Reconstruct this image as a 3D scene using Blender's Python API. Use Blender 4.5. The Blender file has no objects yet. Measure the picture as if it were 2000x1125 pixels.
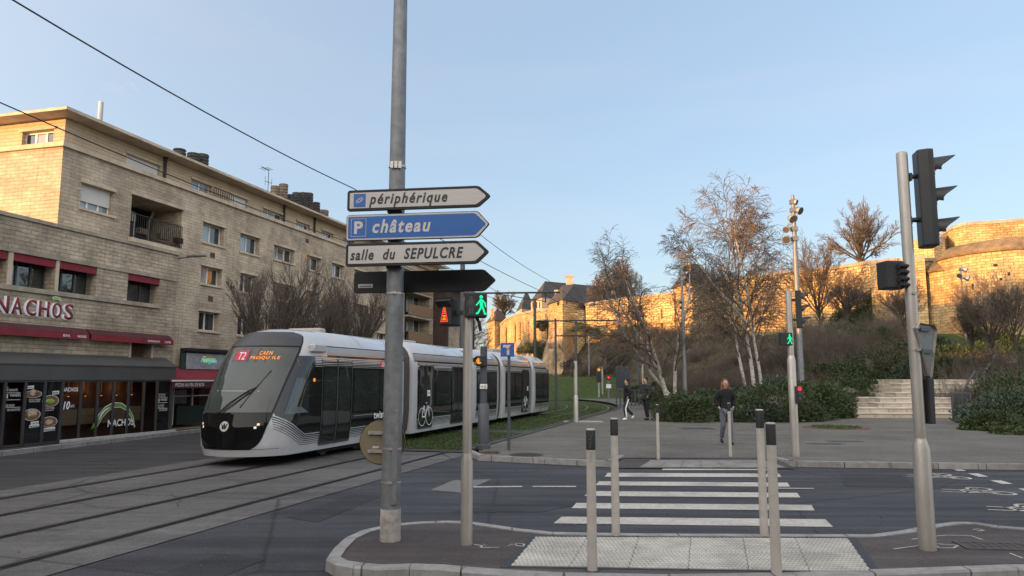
import bpy, bmesh, math, random
from mathutils import Vector, Matrix
R = math.radians
rnd = random.Random(7)
sc = bpy.context.scene
COL = sc.collection
# ------------------------------------------------------------ camera, sky, sun, exposure
H = 2.0; F = 1445.0
PITCH = math.atan((740 - 562.5) / F)
cam = bpy.data.cameras.new("camera"); camo = bpy.data.objects.new("camera", cam); COL.objects.link(camo)
cam.sensor_width = 36; cam.lens = F / 2000 * 36; cam.clip_end = 3000; cam.clip_start = 0.05
camo.location = (0, 0, H); camo.rotation_euler = (math.pi / 2 + PITCH, 0, 0)
sc.camera = camo
SUN_EL = 4.2
SUN_AZ = math.atan2(-0.86, -0.51)          # direction to the sun: (sin, cos) -> behind left
LS = Vector((math.sin(SUN_AZ) * math.cos(R(SUN_EL)), math.cos(SUN_AZ) * math.cos(R(SUN_EL)), math.sin(R(SUN_EL))))
sl = bpy.data.lights.new("sun", 'SUN'); sl.energy = 2.45; sl.angle = R(0.5); sl.color = (1.0, 0.46, 0.11)
so = bpy.data.objects.new("sun", sl); COL.objects.link(so); so.location = (-60, -40, 60)
so.rotation_euler = (-LS).to_track_quat('-Z', 'Y').to_euler()
W = bpy.data.worlds.new("World"); sc.world = W; W.use_nodes = True
wn = W.node_tree; wn.nodes.clear()
def N(nt, t, **k):
    n = nt.nodes.new(t)
    for a, b in k.items():
        if a == 'i':
            for q, v in b.items(): n.inputs[q].default_value = v
        else: setattr(n, a, b)
    return n
sky = N(wn, 'ShaderNodeTexSky', sky_type='NISHITA', sun_disc=False, sun_elevation=R(SUN_EL), sun_rotation=SUN_AZ, air_density=1.0, dust_density=0.6, ozone_density=1.6)
tc = N(wn, 'ShaderNodeTexCoord'); mp = N(wn, 'ShaderNodeMapping', i={'Scale': (1.2, 1.2, 9.0), 'Rotation': (0.06, -0.09, 0)})
cl = N(wn, 'ShaderNodeTexNoise', i={'Scale': 1.5, 'Detail': 5.0, 'Roughness': 0.55})
cr = N(wn, 'ShaderNodeMapRange', i={'From Min': 0.5, 'From Max': 0.8, 'To Min': 0.0, 'To Max': 0.3})
bw = N(wn, 'ShaderNodeRGBToBW')
cc = N(wn, 'ShaderNodeMix', data_type='RGBA', blend_type='MULTIPLY', i={'Factor': 1.0, 'B': (1.35, 1.3, 1.3, 1)})
cm = N(wn, 'ShaderNodeMix', data_type='RGBA')
hs = N(wn, 'ShaderNodeHueSaturation', i={'Saturation': 0.92, 'Value': 1.0})
bg = N(wn, 'ShaderNodeBackground', i={'Strength': 0.15}); wo = N(wn, 'ShaderNodeOutputWorld')
L_ = wn.links.new
L_(tc.outputs['Generated'], mp.inputs[0]); L_(mp.outputs[0], cl.inputs['Vector']); L_(cl.outputs['Fac'], cr.inputs[0])
L_(sky.outputs[0], bw.inputs[0]); L_(bw.outputs[0], cc.inputs['A']); L_(cr.outputs[0], cm.inputs['Factor'])
L_(sky.outputs[0], cm.inputs['A']); L_(cc.outputs['Result'], cm.inputs['B'])
gm = N(wn, 'ShaderNodeGamma', i={'Gamma': 0.5}); gs = N(wn, 'ShaderNodeMix', data_type='RGBA', blend_type='MULTIPLY', i={'Factor': 1.0, 'B': (0.735, 0.86, 1.06, 1)})
L_(cm.outputs['Result'], gm.inputs[0]); L_(gm.outputs[0], gs.inputs['A']); 
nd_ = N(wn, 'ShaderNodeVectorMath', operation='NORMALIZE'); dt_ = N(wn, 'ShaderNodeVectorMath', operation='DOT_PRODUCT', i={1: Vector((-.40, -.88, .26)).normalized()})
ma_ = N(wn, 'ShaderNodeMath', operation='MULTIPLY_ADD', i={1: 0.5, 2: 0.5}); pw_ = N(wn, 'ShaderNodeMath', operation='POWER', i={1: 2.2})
ga_ = N(wn, 'ShaderNodeVectorMath', operation='SCALE', i={0: (4.3, 3.65, 2.95)}); ad_ = N(wn, 'ShaderNodeVectorMath', operation='ADD')   # warm glow added to the sky behind the camera to fill the shade
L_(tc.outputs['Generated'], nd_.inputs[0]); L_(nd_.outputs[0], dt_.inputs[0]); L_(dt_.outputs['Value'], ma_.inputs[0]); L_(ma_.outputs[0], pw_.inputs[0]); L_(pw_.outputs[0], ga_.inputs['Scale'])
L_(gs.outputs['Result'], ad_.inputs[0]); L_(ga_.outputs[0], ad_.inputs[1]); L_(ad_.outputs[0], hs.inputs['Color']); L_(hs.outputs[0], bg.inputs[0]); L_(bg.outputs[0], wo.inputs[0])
sc.view_settings.view_transform = 'Standard'; sc.view_settings.look = 'None'; sc.view_settings.gamma = 1
sc.view_settings.exposure = 2.0
sc.render.engine = 'CYCLES'
sc.cycles.max_bounces = 6; sc.cycles.glossy_bounces = 3; sc.cycles.transparent_max_bounces = 8; sc.cycles.use_denoising = True

# ------------------------------------------------------------ pixel of the photograph (2000 x 1125) -> place
_c, _s = math.cos(PITCH), math.sin(PITCH)
def ray(u, v):
    a = u - 1000; b = 562.5 - v
    return Vector((a, F * _c - b * _s, F * _s + b * _c))
def G(u, v, z=0.0):
    r = ray(u, v); t = (z - H) / r.z
    return Vector((r.x * t, r.y * t, z))
def P(u, v, Y):
    r = ray(u, v); t = Y / r.y
    return Vector((r.x * t, Y, H + r.z * t))
TT = math.atan(425 * _c / F); TB = math.atan(390 * _c / F)     # tram and street directions
def onp(u, v, lat, th):                                         # point on a vertical plane along the street
    r = ray(u, v); t = lat / (r.x * math.cos(th) - r.y * math.sin(th))
    return (t * (r.x * math.sin(th) + r.y * math.cos(th)), H + t * r.z)
def frame(th, s, lat):                                          # world place of a street coordinate
    return Vector((s * math.sin(th) + lat * math.cos(th), s * math.cos(th) - lat * math.sin(th), 0))

# ------------------------------------------------------------ mesh helper
class MB:
    def __init__(s): s.v = []; s.f = []; s.m = []; s.cur = 0
    def av(s, *ps):
        i = len(s.v); s.v.extend([tuple(p) for p in ps]); return i
    def face(s, *ix): s.f.append(ix); s.m.append(s.cur)
    def quad(s, a, b, c, d): i = s.av(a, b, c, d); s.face(i, i + 1, i + 2, i + 3)
    def poly(s, pts): i = s.av(*pts); s.face(*range(i, i + len(pts)))
    def box(s, x0, x1, y0, y1, z0, z1):
        i = s.av((x0, y0, z0), (x1, y0, z0), (x1, y1, z0), (x0, y1, z0), (x0, y0, z1), (x1, y0, z1), (x1, y1, z1), (x0, y1, z1))
        for q in ((0, 3, 2, 1), (4, 5, 6, 7), (0, 1, 5, 4), (1, 2, 6, 5), (2, 3, 7, 6), (3, 0, 4, 7)): s.face(*[i + k for k in q])
        return s
    def prism(s, pts, vec):
        n = len(pts); v = Vector(vec); a = s.av(*pts); b = s.av(*[Vector(p) + v for p in pts])
        s.face(*[a + k for k in range(n - 1, -1, -1)]); s.face(*range(b, b + n))
        for k in range(n): q = (k + 1) % n; s.face(a + k, a + q, b + q, b + k)
        return s
    def ringtube(s, rings, cap=True, close=True):
        n = len(rings[0]); ids = [s.av(*r) for r in rings]
        for a, b in zip(ids, ids[1:]):
            for k in range(n if close else n - 1): q = (k + 1) % n; s.face(a + k, a + q, b + q, b + k)
        if cap: s.face(*[ids[0] + k for k in range(n - 1, -1, -1)]); s.face(*range(ids[-1], ids[-1] + n))
        return s
    def tube(s, pts, rad, n=8, cap=True):
        pts = [Vector(p) for p in pts]
        if not hasattr(rad, '__len__'): rad = [rad] * len(pts)
        rings = []; up = None
        for i, p in enumerate(pts):
            t = (pts[min(i + 1, len(pts) - 1)] - pts[max(i - 1, 0)])
            if t.length < 1e-9: t = Vector((0, 0, 1))
            t.normalize()
            if up is None: up = t.orthogonal().normalized()
            else:
                up = up - t * up.dot(t)
                up = up.normalized() if up.length > 1e-6 else t.orthogonal().normalized()
            w = t.cross(up)
            rings.append([p + (up * math.cos(2 * math.pi * k / n) + w * math.sin(2 * math.pi * k / n)) * rad[i] for k in range(n)])
        return s.ringtube(rings, cap)
    def lathe(s, prof, n=20, c=(0, 0, 0), cap=True):
        c = Vector(c)
        return s.ringtube([[c + Vector((r * math.cos(2 * math.pi * k / n), r * math.sin(2 * math.pi * k / n), z)) for k in range(n)] for z, r in prof], cap)
    def disc(s, c, ax, r, h, n=24):
        c = Vector(c); ax = Vector(ax).normalized(); return s.tube([c, c + ax * h], [r, r], n)
    def ball(s, c, r, nu=12, nv=8):
        c = Vector(c); r = r if hasattr(r, '__len__') else (r, r, r)
        rings = []
        for j in range(nv + 1):
            a = -math.pi / 2 + math.pi * j / nv; q = max(math.cos(a), 0.02)
            rings.append([c + Vector((r[0] * q * math.cos(2 * math.pi * k / nu), r[1] * q * math.sin(2 * math.pi * k / nu), r[2] * math.sin(a))) for k in range(nu)])
        return s.ringtube(rings)
    def grid(s, rows):
        n = len(rows[0]); ids = [s.av(*r) for r in rows]
        for a, b in zip(ids, ids[1:]):
            for k in range(n - 1): s.face(a + k, a + k + 1, b + k + 1, b + k)
        return s
    def wall(s, x0, x1, z0, z1, holes, y=0.0, depth=0.3):
        xs = sorted({x0, x1, *[h[0] for h in holes], *[h[1] for h in holes]}); zs = sorted({z0, z1, *[h[2] for h in holes], *[h[3] for h in holes]})
        xs = [x for x in xs if x0 - 1e-6 <= x <= x1 + 1e-6]; zs = [z for z in zs if z0 - 1e-6 <= z <= z1 + 1e-6]
        for a, b in zip(xs, xs[1:]):
            for c, d in zip(zs, zs[1:]):
                mx, mz = (a + b) / 2, (c + d) / 2
                if any(h[0] < mx < h[1] and h[2] < mz < h[3] for h in holes): continue
                s.quad((a, y, c), (b, y, c), (b, y, d), (a, y, d))
        for h in holes:
            a, b, c, d = h[:4]; e = y + (h[4] if len(h) > 4 else depth)
            s.quad((a, y, c), (a, y, d), (a, e, d), (a, e, c)); s.quad((b, y, c), (b, e, c), (b, e, d), (b, y, d))
            s.quad((a, y, c), (a, e, c), (b, e, c), (b, y, c)); s.quad((a, y, d), (b, y, d), (b, e, d), (a, e, d))
        return s
    def mesh(s, name, mats, smooth=False, recalc=False):
        me = bpy.data.meshes.new(name); me.from_pydata(s.v, [], s.f)
        for m in (mats if isinstance(mats, (list, tuple)) else [mats]): me.materials.append(m)
        if any(s.m): me.polygons.foreach_set('material_index', s.m)
        if recalc:
            bm = bmesh.new(); bm.from_mesh(me); bmesh.ops.recalc_face_normals(bm, faces=bm.faces[:]); bm.to_mesh(me); bm.free()
        uv = me.uv_layers.new(name='UVMap').data; vs = me.vertices
        for p in me.polygons:
            n = p.normal; ax = max(range(3), key=lambda k: abs(n[k]))
            for li in p.loop_indices:
                q = vs[me.loops[li].vertex_index].co
                uv[li].uv = (q.x, q.z) if ax == 1 else ((q.y, q.z) if ax == 0 else (q.x, q.y))
        if smooth:
            me.polygons.foreach_set('use_smooth', [True] * len(me.polygons)); me.set_sharp_from_angle(angle=0.7)
        me.update(); return me

def setp(o, label=None, cat=None, group=None, kind=None):
    if label: o['label'] = label
    if cat: o['category'] = cat
    if group: o['group'] = group
    if kind: o['kind'] = kind
    return o
def thing(name, label, cat, loc=(0, 0, 0), rz=0.0, group=None):
    o = bpy.data.objects.new(name, None); COL.objects.link(o); o.empty_display_size = 0.2
    o.location = loc; o.rotation_euler = (0, 0, rz); return setp(o, label, cat, group)
def obj(name, me, parent=None, loc=None, rot=None, bevel=0, label=None):
    o = bpy.data.objects.new(name, me); COL.objects.link(o)
    if parent: o.parent = parent
    if loc is not None: o.location = loc
    if rot is not None: o.rotation_euler = rot
    if bevel:
        b = o.modifiers.new('bevel', 'BEVEL'); b.width = bevel; b.segments = 2; b.limit_method = 'ANGLE'
    if label: o['label'] = label
    return o
def part(mb, name, mat, parent, smooth=True, bevel=0, label=None, recalc=False):
    return obj(name, mb.mesh(name, mat, smooth, recalc), parent, bevel=bevel, label=label)
def struct(mb, name, mat, smooth=False):
    return setp(obj(name, mb.mesh(name, mat, smooth)), kind='structure')
def kids(o): return [c for c in o.children]
def dup(o, loc=None, rz=None, label=None, parent=None, scale=None):
    c = o.copy(); COL.objects.link(c)
    if parent: c.parent = parent
    for k in kids(o): dup(k, parent=c)
    if loc is not None: c.location = loc
    if rz is not None: c.rotation_euler = (0, 0, rz)
    if scale: c.scale = scale if hasattr(scale, '__len__') else (scale,) * 3
    if label: c['label'] = label
    return c

# ------------------------------------------------------------ materials
def new(name):
    m = bpy.data.materials.new(name); m.use_nodes = True; nt = m.node_tree
    return m, nt, nt.nodes['Principled BSDF'], nt.links.new
def rgba(c): return (c[0], c[1], c[2], 1)
def M(name, col, rough=0.6, var=0.18, scale=6.0, bump=0.0, metal=0.0, spec=0.5, coat=0.0, stretch=None, bscale=None, detail=5.0, dirt=0.0):
    m, nt, b, L = new(name)
    t = N(nt, 'ShaderNodeTexCoord'); n = N(nt, 'ShaderNodeTexNoise', i={'Scale': scale, 'Detail': detail, 'Roughness': 0.6})
    mpn = N(nt, 'ShaderNodeMapping', i={'Scale': stretch or (1, 1, 1)})
    L(t.outputs['Object'], mpn.inputs[0]); L(mpn.outputs[0], n.inputs['Vector'])
    r = N(nt, 'ShaderNodeMix', data_type='RGBA', i={'A': rgba([c * (1 - var) for c in col]), 'B': rgba([min(c * (1 + var), 1) for c in col])})
    mr = N(nt, 'ShaderNodeMapRange', i={'From Min': 0.3, 'From Max': 0.7}); L(n.outputs['Fac'], mr.inputs[0]); L(mr.outputs[0], r.inputs['Factor'])
    out = r.outputs['Result']
    if dirt:
        n2 = N(nt, 'ShaderNodeTexNoise', i={'Scale': 0.9, 'Detail': 7.0, 'Roughness': 0.7}); L(t.outputs['Object'], n2.inputs['Vector'])
        m2 = N(nt, 'ShaderNodeMapRange', i={'From Min': 0.45, 'From Max': 0.75, 'To Max': dirt}); L(n2.outputs['Fac'], m2.inputs[0])
        d = N(nt, 'ShaderNodeMix', data_type='RGBA', i={'B': (0.05, 0.045, 0.04, 1)}); L(m2.outputs[0], d.inputs['Factor']); L(out, d.inputs['A']); out = d.outputs['Result']
    L(out, b.inputs['Base Color'])
    b.inputs['Roughness'].default_value = rough; b.inputs['Metallic'].default_value = metal; b.inputs['Specular IOR Level'].default_value = spec; b.inputs['Coat Weight'].default_value = coat; b.inputs['Coat Roughness'].default_value = 0.03
    if bump:
        n3 = N(nt, 'ShaderNodeTexNoise', i={'Scale': bscale or scale * 3, 'Detail': 3.0}); L(t.outputs['Object'], n3.inputs['Vector'])
        bp = N(nt, 'ShaderNodeBump', i={'Strength': bump, 'Distance': 0.02}); L(n3.outputs['Fac'], bp.inputs['Height']); L(bp.outputs[0], b.inputs['Normal'])
    return m
def EM(name, col, s):
    m, nt, b, L = new(name); b.inputs['Base Color'].default_value = rgba([c * 0.3 for c in col]); b.inputs['Emission Color'].default_value = rgba(col); b.inputs['Emission Strength'].default_value = s * 0.15
    return m
def BRICK(name, c1, c2, mort, bw, bh, ms=0.012, var=0.35, vs=0.5, distort=0.0, bump=0.5, rough=0.85, stain=0.3, coordz=False, bias=0.0, stainc=(0.06, 0.055, 0.05)):
    m, nt, b, L = new(name); t = N(nt, 'ShaderNodeTexCoord'); uv = t.outputs['UV']
    if distort:
        nd = N(nt, 'ShaderNodeTexNoise', i={'Scale': 1.3, 'Detail': 3.0}); L(uv, nd.inputs['Vector'])
        sub = N(nt, 'ShaderNodeVectorMath', operation='SUBTRACT', i={1: (0.5, 0.5, 0.5)}); L(nd.outputs['Color'], sub.inputs[0])
        scl = N(nt, 'ShaderNodeVectorMath', operation='SCALE', i={'Scale': distort}); L(sub.outputs[0], scl.inputs[0])
        add = N(nt, 'ShaderNodeVectorMath', operation='ADD'); L(uv, add.inputs[0]); L(scl.outputs[0], add.inputs[1]); uv = add.outputs[0]
    k = N(nt, 'ShaderNodeTexBrick', offset=0.5, i={'Color1': rgba(c1), 'Color2': rgba(c2), 'Mortar': rgba(mort), 'Scale': 1.0, 'Mortar Size': ms, 'Mortar Smooth': 0.3, 'Bias': bias, 'Brick Width': bw, 'Row Height': bh}); L(uv, k.inputs['Vector'])
    n = N(nt, 'ShaderNodeTexNoise', i={'Scale': vs, 'Detail': 6.0, 'Roughness': 0.65}); L(t.outputs['UV'], n.inputs['Vector'])
    mr = N(nt, 'ShaderNodeMapRange', i={'From Min': 0.3, 'From Max': 0.7, 'To Min': 1 - var, 'To Max': 1 + var * 0.6}); L(n.outputs['Fac'], mr.inputs[0])
    mu = N(nt, 'ShaderNodeVectorMath', operation='SCALE'); L(k.outputs['Color'], mu.inputs[0]); L(mr.outputs[0], mu.inputs['Scale'])
    n2 = N(nt, 'ShaderNodeTexNoise', i={'Scale': vs * 1.7, 'Detail': 8.0, 'Roughness': 0.75}); L(t.outputs['UV'], n2.inputs['Vector'])
    m2 = N(nt, 'ShaderNodeMapRange', i={'From Min': 0.5, 'From Max': 0.75, 'To Max': stain}); L(n2.outputs['Fac'], m2.inputs[0])
    mps = N(nt, 'ShaderNodeMapping', i={'Scale': (2.2, .16, 1)}); L(t.outputs['UV'], mps.inputs[0]); ns = N(nt, 'ShaderNodeTexNoise', i={'Scale': 1.0, 'Detail': 6.0, 'Roughness': .7}); L(mps.outputs[0], ns.inputs['Vector'])
    ms_ = N(nt, 'ShaderNodeMapRange', i={'From Min': 0.52, 'From Max': 0.75, 'To Max': stain * .7}); L(ns.outputs['Fac'], ms_.inputs[0]); mx_ = N(nt, 'ShaderNodeMath', operation='MAXIMUM'); L(m2.outputs[0], mx_.inputs[0]); L(ms_.outputs[0], mx_.inputs[1])
    d = N(nt, 'ShaderNodeMix', data_type='RGBA', i={'B': rgba(stainc)}); L(mx_.outputs[0], d.inputs['Factor']); L(mu.outputs[0], d.inputs['A'])
    L(d.outputs['Result'], b.inputs['Base Color']); b.inputs['Roughness'].default_value = rough; b.inputs['Specular IOR Level'].default_value = 0.3
    n4 = N(nt, 'ShaderNodeTexNoise', i={'Scale': 9.0 if bh < .3 else 4.0, 'Detail': 4.0}); L(t.outputs['UV'], n4.inputs['Vector'])
    mm = N(nt, 'ShaderNodeMath', operation='MULTIPLY_ADD', i={1: -1.0}); L(k.outputs['Fac'], mm.inputs[0]); L(n4.outputs['Fac'], mm.inputs[2])
    bp = N(nt, 'ShaderNodeBump', i={'Strength': bump, 'Distance': 0.04}); L(mm.outputs[0], bp.inputs['Height']); L(bp.outputs[0], b.inputs['Normal'])
    return m
def GLASSY(name, col, rough=0.04, metal=0.0, spec=0.8, wav=0.02):
    m, nt, b, L = new(name); t = N(nt, 'ShaderNodeTexCoord'); n = N(nt, 'ShaderNodeTexNoise', i={'Scale': 1.2, 'Detail': 1.0}); L(t.outputs['Object'], n.inputs['Vector'])
    r = N(nt, 'ShaderNodeMix', data_type='RGBA', i={'A': rgba([c * 0.5 for c in col]), 'B': rgba([c * 1.5 for c in col])}); L(n.outputs['Fac'], r.inputs['Factor']); L(r.outputs['Result'], b.inputs['Base Color'])
    b.inputs['Roughness'].default_value = rough; b.inputs['Metallic'].default_value = metal; b.inputs['Specular IOR Level'].default_value = spec; b.inputs['IOR'].default_value = 1.6
    bp = N(nt, 'ShaderNodeBump', i={'Strength': wav, 'Distance': 0.3}); L(n.outputs['Fac'], bp.inputs['Height']); L(bp.outputs[0], b.inputs['Normal'])
    return m
def LEAF(name, c, var=0.6, rough=0.5):
    m, nt, b, L = new(name); g = N(nt, 'ShaderNodeNewGeometry'); oi = N(nt, 'ShaderNodeObjectInfo')
    a = N(nt, 'ShaderNodeMath', operation='ADD'); L(g.outputs['Random Per Island'], a.inputs[0]); 
    q = N(nt, 'ShaderNodeMath', operation='MULTIPLY', i={1: 0.35}); L(oi.outputs['Random'], q.inputs[0]); L(q.outputs[0], a.inputs[1])
    r = N(nt, 'ShaderNodeMix', data_type='RGBA', i={'A': rgba([k * (1 - var) for k in c]), 'B': rgba([k * (1 + var) for k in c])}); L(a.outputs[0], r.inputs['Factor'])
    L(r.outputs['Result'], b.inputs['Base Color']); b.inputs['Roughness'].default_value = rough; b.inputs['Specular IOR Level'].default_value = 0.25
    return m
def ROAD(name, col, streak=0.35, rot=0.0, rough=0.75, crack=True, spk=0.75):
    m, nt, b, L = new(name); t = N(nt, 'ShaderNodeTexCoord')
    fine = N(nt, 'ShaderNodeTexNoise', i={'Scale': 38.0, 'Detail': 3.0, 'Roughness': 0.8}); L(t.outputs['Object'], fine.inputs['Vector'])
    mp1 = N(nt, 'ShaderNodeMapping', i={'Rotation': (0, 0, rot), 'Scale': (0.12, 1.3, 1)}); L(t.outputs['Object'], mp1.inputs[0])
    st = N(nt, 'ShaderNodeTexNoise', i={'Scale': 1.6, 'Detail': 6.0, 'Roughness': 0.6}); L(mp1.outputs[0], st.inputs['Vector'])
    bigs = N(nt, 'ShaderNodeTexNoise', i={'Scale': 0.35, 'Detail': 6.0, 'Roughness': 0.65}); L(t.outputs['Object'], bigs.inputs['Vector'])
    def mrg(o, a, bb, c, d):
        k = N(nt, 'ShaderNodeMapRange', i={'From Min': a, 'From Max': bb, 'To Min': c, 'To Max': d}); L(o, k.inputs[0]); return k.outputs[0]
    x = N(nt, 'ShaderNodeMath', operation='MULTIPLY'); L(mrg(st.outputs['Fac'], .3, .7, 1 - streak, 1 + streak), x.inputs[0]); L(mrg(bigs.outputs['Fac'], .3, .7, .7, 1.3), x.inputs[1])
    y = N(nt, 'ShaderNodeMath', operation='MULTIPLY'); L(x.outputs[0], y.inputs[0]); L(mrg(fine.outputs['Fac'], .36, .64, 1 - spk, 1 + spk), y.inputs[1])
    mid = N(nt, 'ShaderNodeTexNoise', i={'Scale': 6.0, 'Detail': 4.0, 'Roughness': 0.7}); L(t.outputs['Object'], mid.inputs['Vector'])
    y2 = N(nt, 'ShaderNodeMath', operation='MULTIPLY'); L(y.outputs[0], y2.inputs[0]); L(mrg(mid.outputs['Fac'], .3, .7, .82, 1.18), y2.inputs[1])
    vo = N(nt, 'ShaderNodeTexVoronoi', feature='F1', i={'Scale': 1.7, 'Randomness': 1.0}); L(t.outputs['Object'], vo.inputs['Vector'])
    y3 = N(nt, 'ShaderNodeMath', operation='MULTIPLY'); L(y2.outputs[0], y3.inputs[0]); L(mrg(vo.outputs['Distance'], .035, .06, .62, 1), y3.inputs[1])
    o = y3.outputs[0]
    if crack:
        v = N(nt, 'ShaderNodeTexVoronoi', feature='DISTANCE_TO_EDGE', i={'Scale': 0.22}); ad = N(nt, 'ShaderNodeMix', data_type='VECTOR', i={'Factor': 0.12})
        L(t.outputs['Object'], ad.inputs['A']); L(bigs.outputs['Color'], ad.inputs['B']); L(ad.outputs['Result'], v.inputs['Vector'])
        z = N(nt, 'ShaderNodeMath', operation='MULTIPLY'); L(o, z.inputs[0]); L(mrg(v.outputs['Distance'], 0, .007, .35, 1), z.inputs[1]); o = z.outputs[0]
    s = N(nt, 'ShaderNodeVectorMath', operation='SCALE', i={0: col}); L(o, s.inputs['Scale']); L(s.outputs[0], b.inputs['Base Color'])
    L(mrg(st.outputs['Fac'], .3, .7, rough + .12, rough - .15), b.inputs['Roughness']); b.inputs['Specular IOR Level'].default_value = 0.4
    bp = N(nt, 'ShaderNodeBump', i={'Strength': 0.5, 'Distance': 0.012}); L(fine.outputs['Fac'], bp.inputs['Height']); L(bp.outputs[0], b.inputs['Normal'])
    return m

mt = {}
mt['asph'] = ROAD('asphalt', (0.031, 0.031, 0.036), 0.30, 0.0)
mt['asphL'] = ROAD('asphalt_old', (0.032, 0.031, 0.034), 0.35, -(math.pi / 2 - TB))
mt['conc'] = ROAD('track_concrete', (0.090, 0.086, 0.083), 0.22, -(math.pi / 2 - TT), 0.8, True, 0.25)
mt['bitu'] = ROAD('island_bitumen', (0.056, 0.047, 0.045), 0.15, 0, 0.85, False, 0.35)
mt['pave'] = ROAD('gravel_concrete', (0.104, 0.097, 0.082), 0.08, 0, 0.85, False, 0.75)
mt['walk'] = ROAD('sidewalk_asphalt', (0.050, 0.048, 0.049), 0.2, 0, 0.85, False, 0.3)
mt['kerb'] = BRICK('granite_kerb', (0.29, 0.285, 0.28), (0.22, 0.215, 0.21), (0.08, 0.08, 0.08), 1.0, 3.0, 0.012, 0.3, 3.0, bump=0.15, stain=0.45)
mt['paint'] = M('road_paint', (0.42, 0.40, 0.35), 0.7, 0.25, 14, 0.2, dirt=0.6)
mt['grass'] = M('lawn', (0.042, 0.062, 0.020), 0.9, 0.5, 3.0, 0.6, bscale=40, spec=0.1)
mt['soil'] = M('hill_soil', (0.058, 0.050, 0.032), 0.95, 0.6, 1.4, 0.8, bscale=5, spec=0.1)
mt['rail'] = M('rail_steel', (0.10, 0.10, 0.11), 0.35, 0.2, 3, metal=0.8)
mt['groove'] = M('rail_joint', (0.026, 0.026, 0.028), 0.7)
mt['stone'] = BRICK('caen_stone', (0.57, 0.47, 0.35), (0.47, 0.385, 0.285), (0.34, 0.275, 0.205), 0.40, 0.128, 0.008, 0.42, 0.55, bump=0.6, stain=0.55)
mt['stoneU'] = BRICK('caen_stone_clean', (0.58, 0.455, 0.315), (0.51, 0.40, 0.275), (0.33, 0.255, 0.175), 0.62, 0.128, 0.008, 0.15, 0.5, bump=0.5, stain=0.15)
mt['stoneA'] = BRICK('caen_stone_grey', (0.50, 0.41, 0.30), (0.39, 0.325, 0.245), (0.27, 0.225, 0.17), 0.38, 0.135, 0.010, 0.45, 0.7, bump=0.7, stain=0.62)
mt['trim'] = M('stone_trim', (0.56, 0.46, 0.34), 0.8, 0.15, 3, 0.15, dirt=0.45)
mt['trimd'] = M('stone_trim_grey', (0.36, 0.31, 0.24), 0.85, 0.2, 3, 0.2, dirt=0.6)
mt['castle'] = BRICK('castle_stone', (0.70, 0.50, 0.24), (0.44, 0.30, 0.14), (0.20, 0.13, 0.07), 0.6, 0.32, 0.035, 0.45, 0.16, distort=0.45, bump=1.0, stain=0.6, stainc=(0.10, 0.08, 0.05))
mt['castleA'] = BRICK('ashlar_stone', (0.68, 0.48, 0.23), (0.42, 0.29, 0.14), (0.24, 0.165, 0.09), 0.62, 0.27, 0.018, 0.6, 0.22, distort=0.22, bump=1.0, stain=0.75, stainc=(0.12, 0.09, 0.055))
mt['rock'] = M('rock_face', (0.34, 0.24, 0.135), 0.95, 0.6, 0.5, 1.0, bscale=1.3, dirt=0.6)
mt['slate'] = BRICK('slate_roof', (0.075, 0.070, 0.072), (0.055, 0.052, 0.055), (0.03, 0.03, 0.03), 0.3, 0.25, 0.02, 0.3, 0.3, bump=0.4, stain=0.2)
mt['tile'] = BRICK('tile_roof', (0.10, 0.062, 0.048), (0.075, 0.05, 0.04), (0.03, 0.03, 0.03), 0.3, 0.25, 0.02, 0.3, 0.3, bump=0.4, stain=0.2)
mt['pvc'] = M('white_frame', (0.72, 0.72, 0.70), 0.4, 0.05, 4)
mt['shut'] = M('shutter_slats', (0.58, 0.56, 0.53), 0.5, 0.06, 60, stretch=(0.01, 0.01, 1))
mt['pane'] = GLASSY('window_glass', (0.03, 0.035, 0.04), 0.02, 0.0, 1.0, 0.05)
mt['curt'] = M('net_curtain', (0.35, 0.36, 0.36), 0.8, 0.2, 12, stretch=(3, 3, .2))
mt['dgl'] = GLASSY('shop_glass', (0.012, 0.012, 0.013), 0.03, 0.0, 0.6, 0.02)
mt['dframe'] = M('anthracite', (0.042, 0.042, 0.042), 0.5, 0.15, 3)
mt['fascia'] = M('anthracite_panel', (0.070, 0.068, 0.066), 0.55, 0.12, 1.2)
mt['red'] = M('red_fabric', (0.20, 0.018, 0.028), 0.8, 0.15, 3)
mt['redd'] = M('red_fabric_dark', (0.07, 0.016, 0.020), 0.8, 0.2, 3)
mt['white'] = M('white_print', (0.75, 0.75, 0.74), 0.6, 0.05, 5)
mt['zinc'] = M('galvanised', (0.20, 0.21, 0.22), 0.55, 0.22, 9, 0.08, metal=0.55, dirt=0.35)
mt['alu'] = M('brushed_steel', (0.50, 0.47, 0.43), 0.42, 0.14, 5, 0.03, metal=0.75, stretch=(1, 1, .25), dirt=0.25)
mt['grey'] = M('grey_paint', (0.06, 0.067, 0.078), 0.5, 0.15, 5)
mt['black'] = M('black_plastic', (0.018, 0.02, 0.022), 0.45, 0.2, 6)
mt['blackm'] = M('black_matte', (0.012, 0.012, 0.013), 0.7, 0.2, 6)
mt['bwhite'] = M('bollard_paint', (0.42, 0.39, 0.35), 0.5, 0.12, 6, dirt=0.35)
mt['tact'] = M('tactile_slab', (0.32, 0.308, 0.275), 0.75, 0.22, 3, 0.25, dirt=0.5); mt['stud'] = M('tactile_stud', (0.44, 0.43, 0.39), 0.7, 0.2, 3, dirt=0.35)
mt['iron'] = M('cast_iron', (0.075, 0.052, 0.042), 0.7, 0.4, 8, 0.4)
mt['signw'] = M('sign_sheet', (0.46, 0.44, 0.42), 0.55, 0.05, 40, stretch=(.02, 1, 1))
mt['signb'] = M('sign_blue', (0.012, 0.095, 0.34), 0.4, 0.06, 3)
mt['inkk'] = M('sign_ink', (0.018, 0.022, 0.03), 0.5, 0.1, 5)
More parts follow.
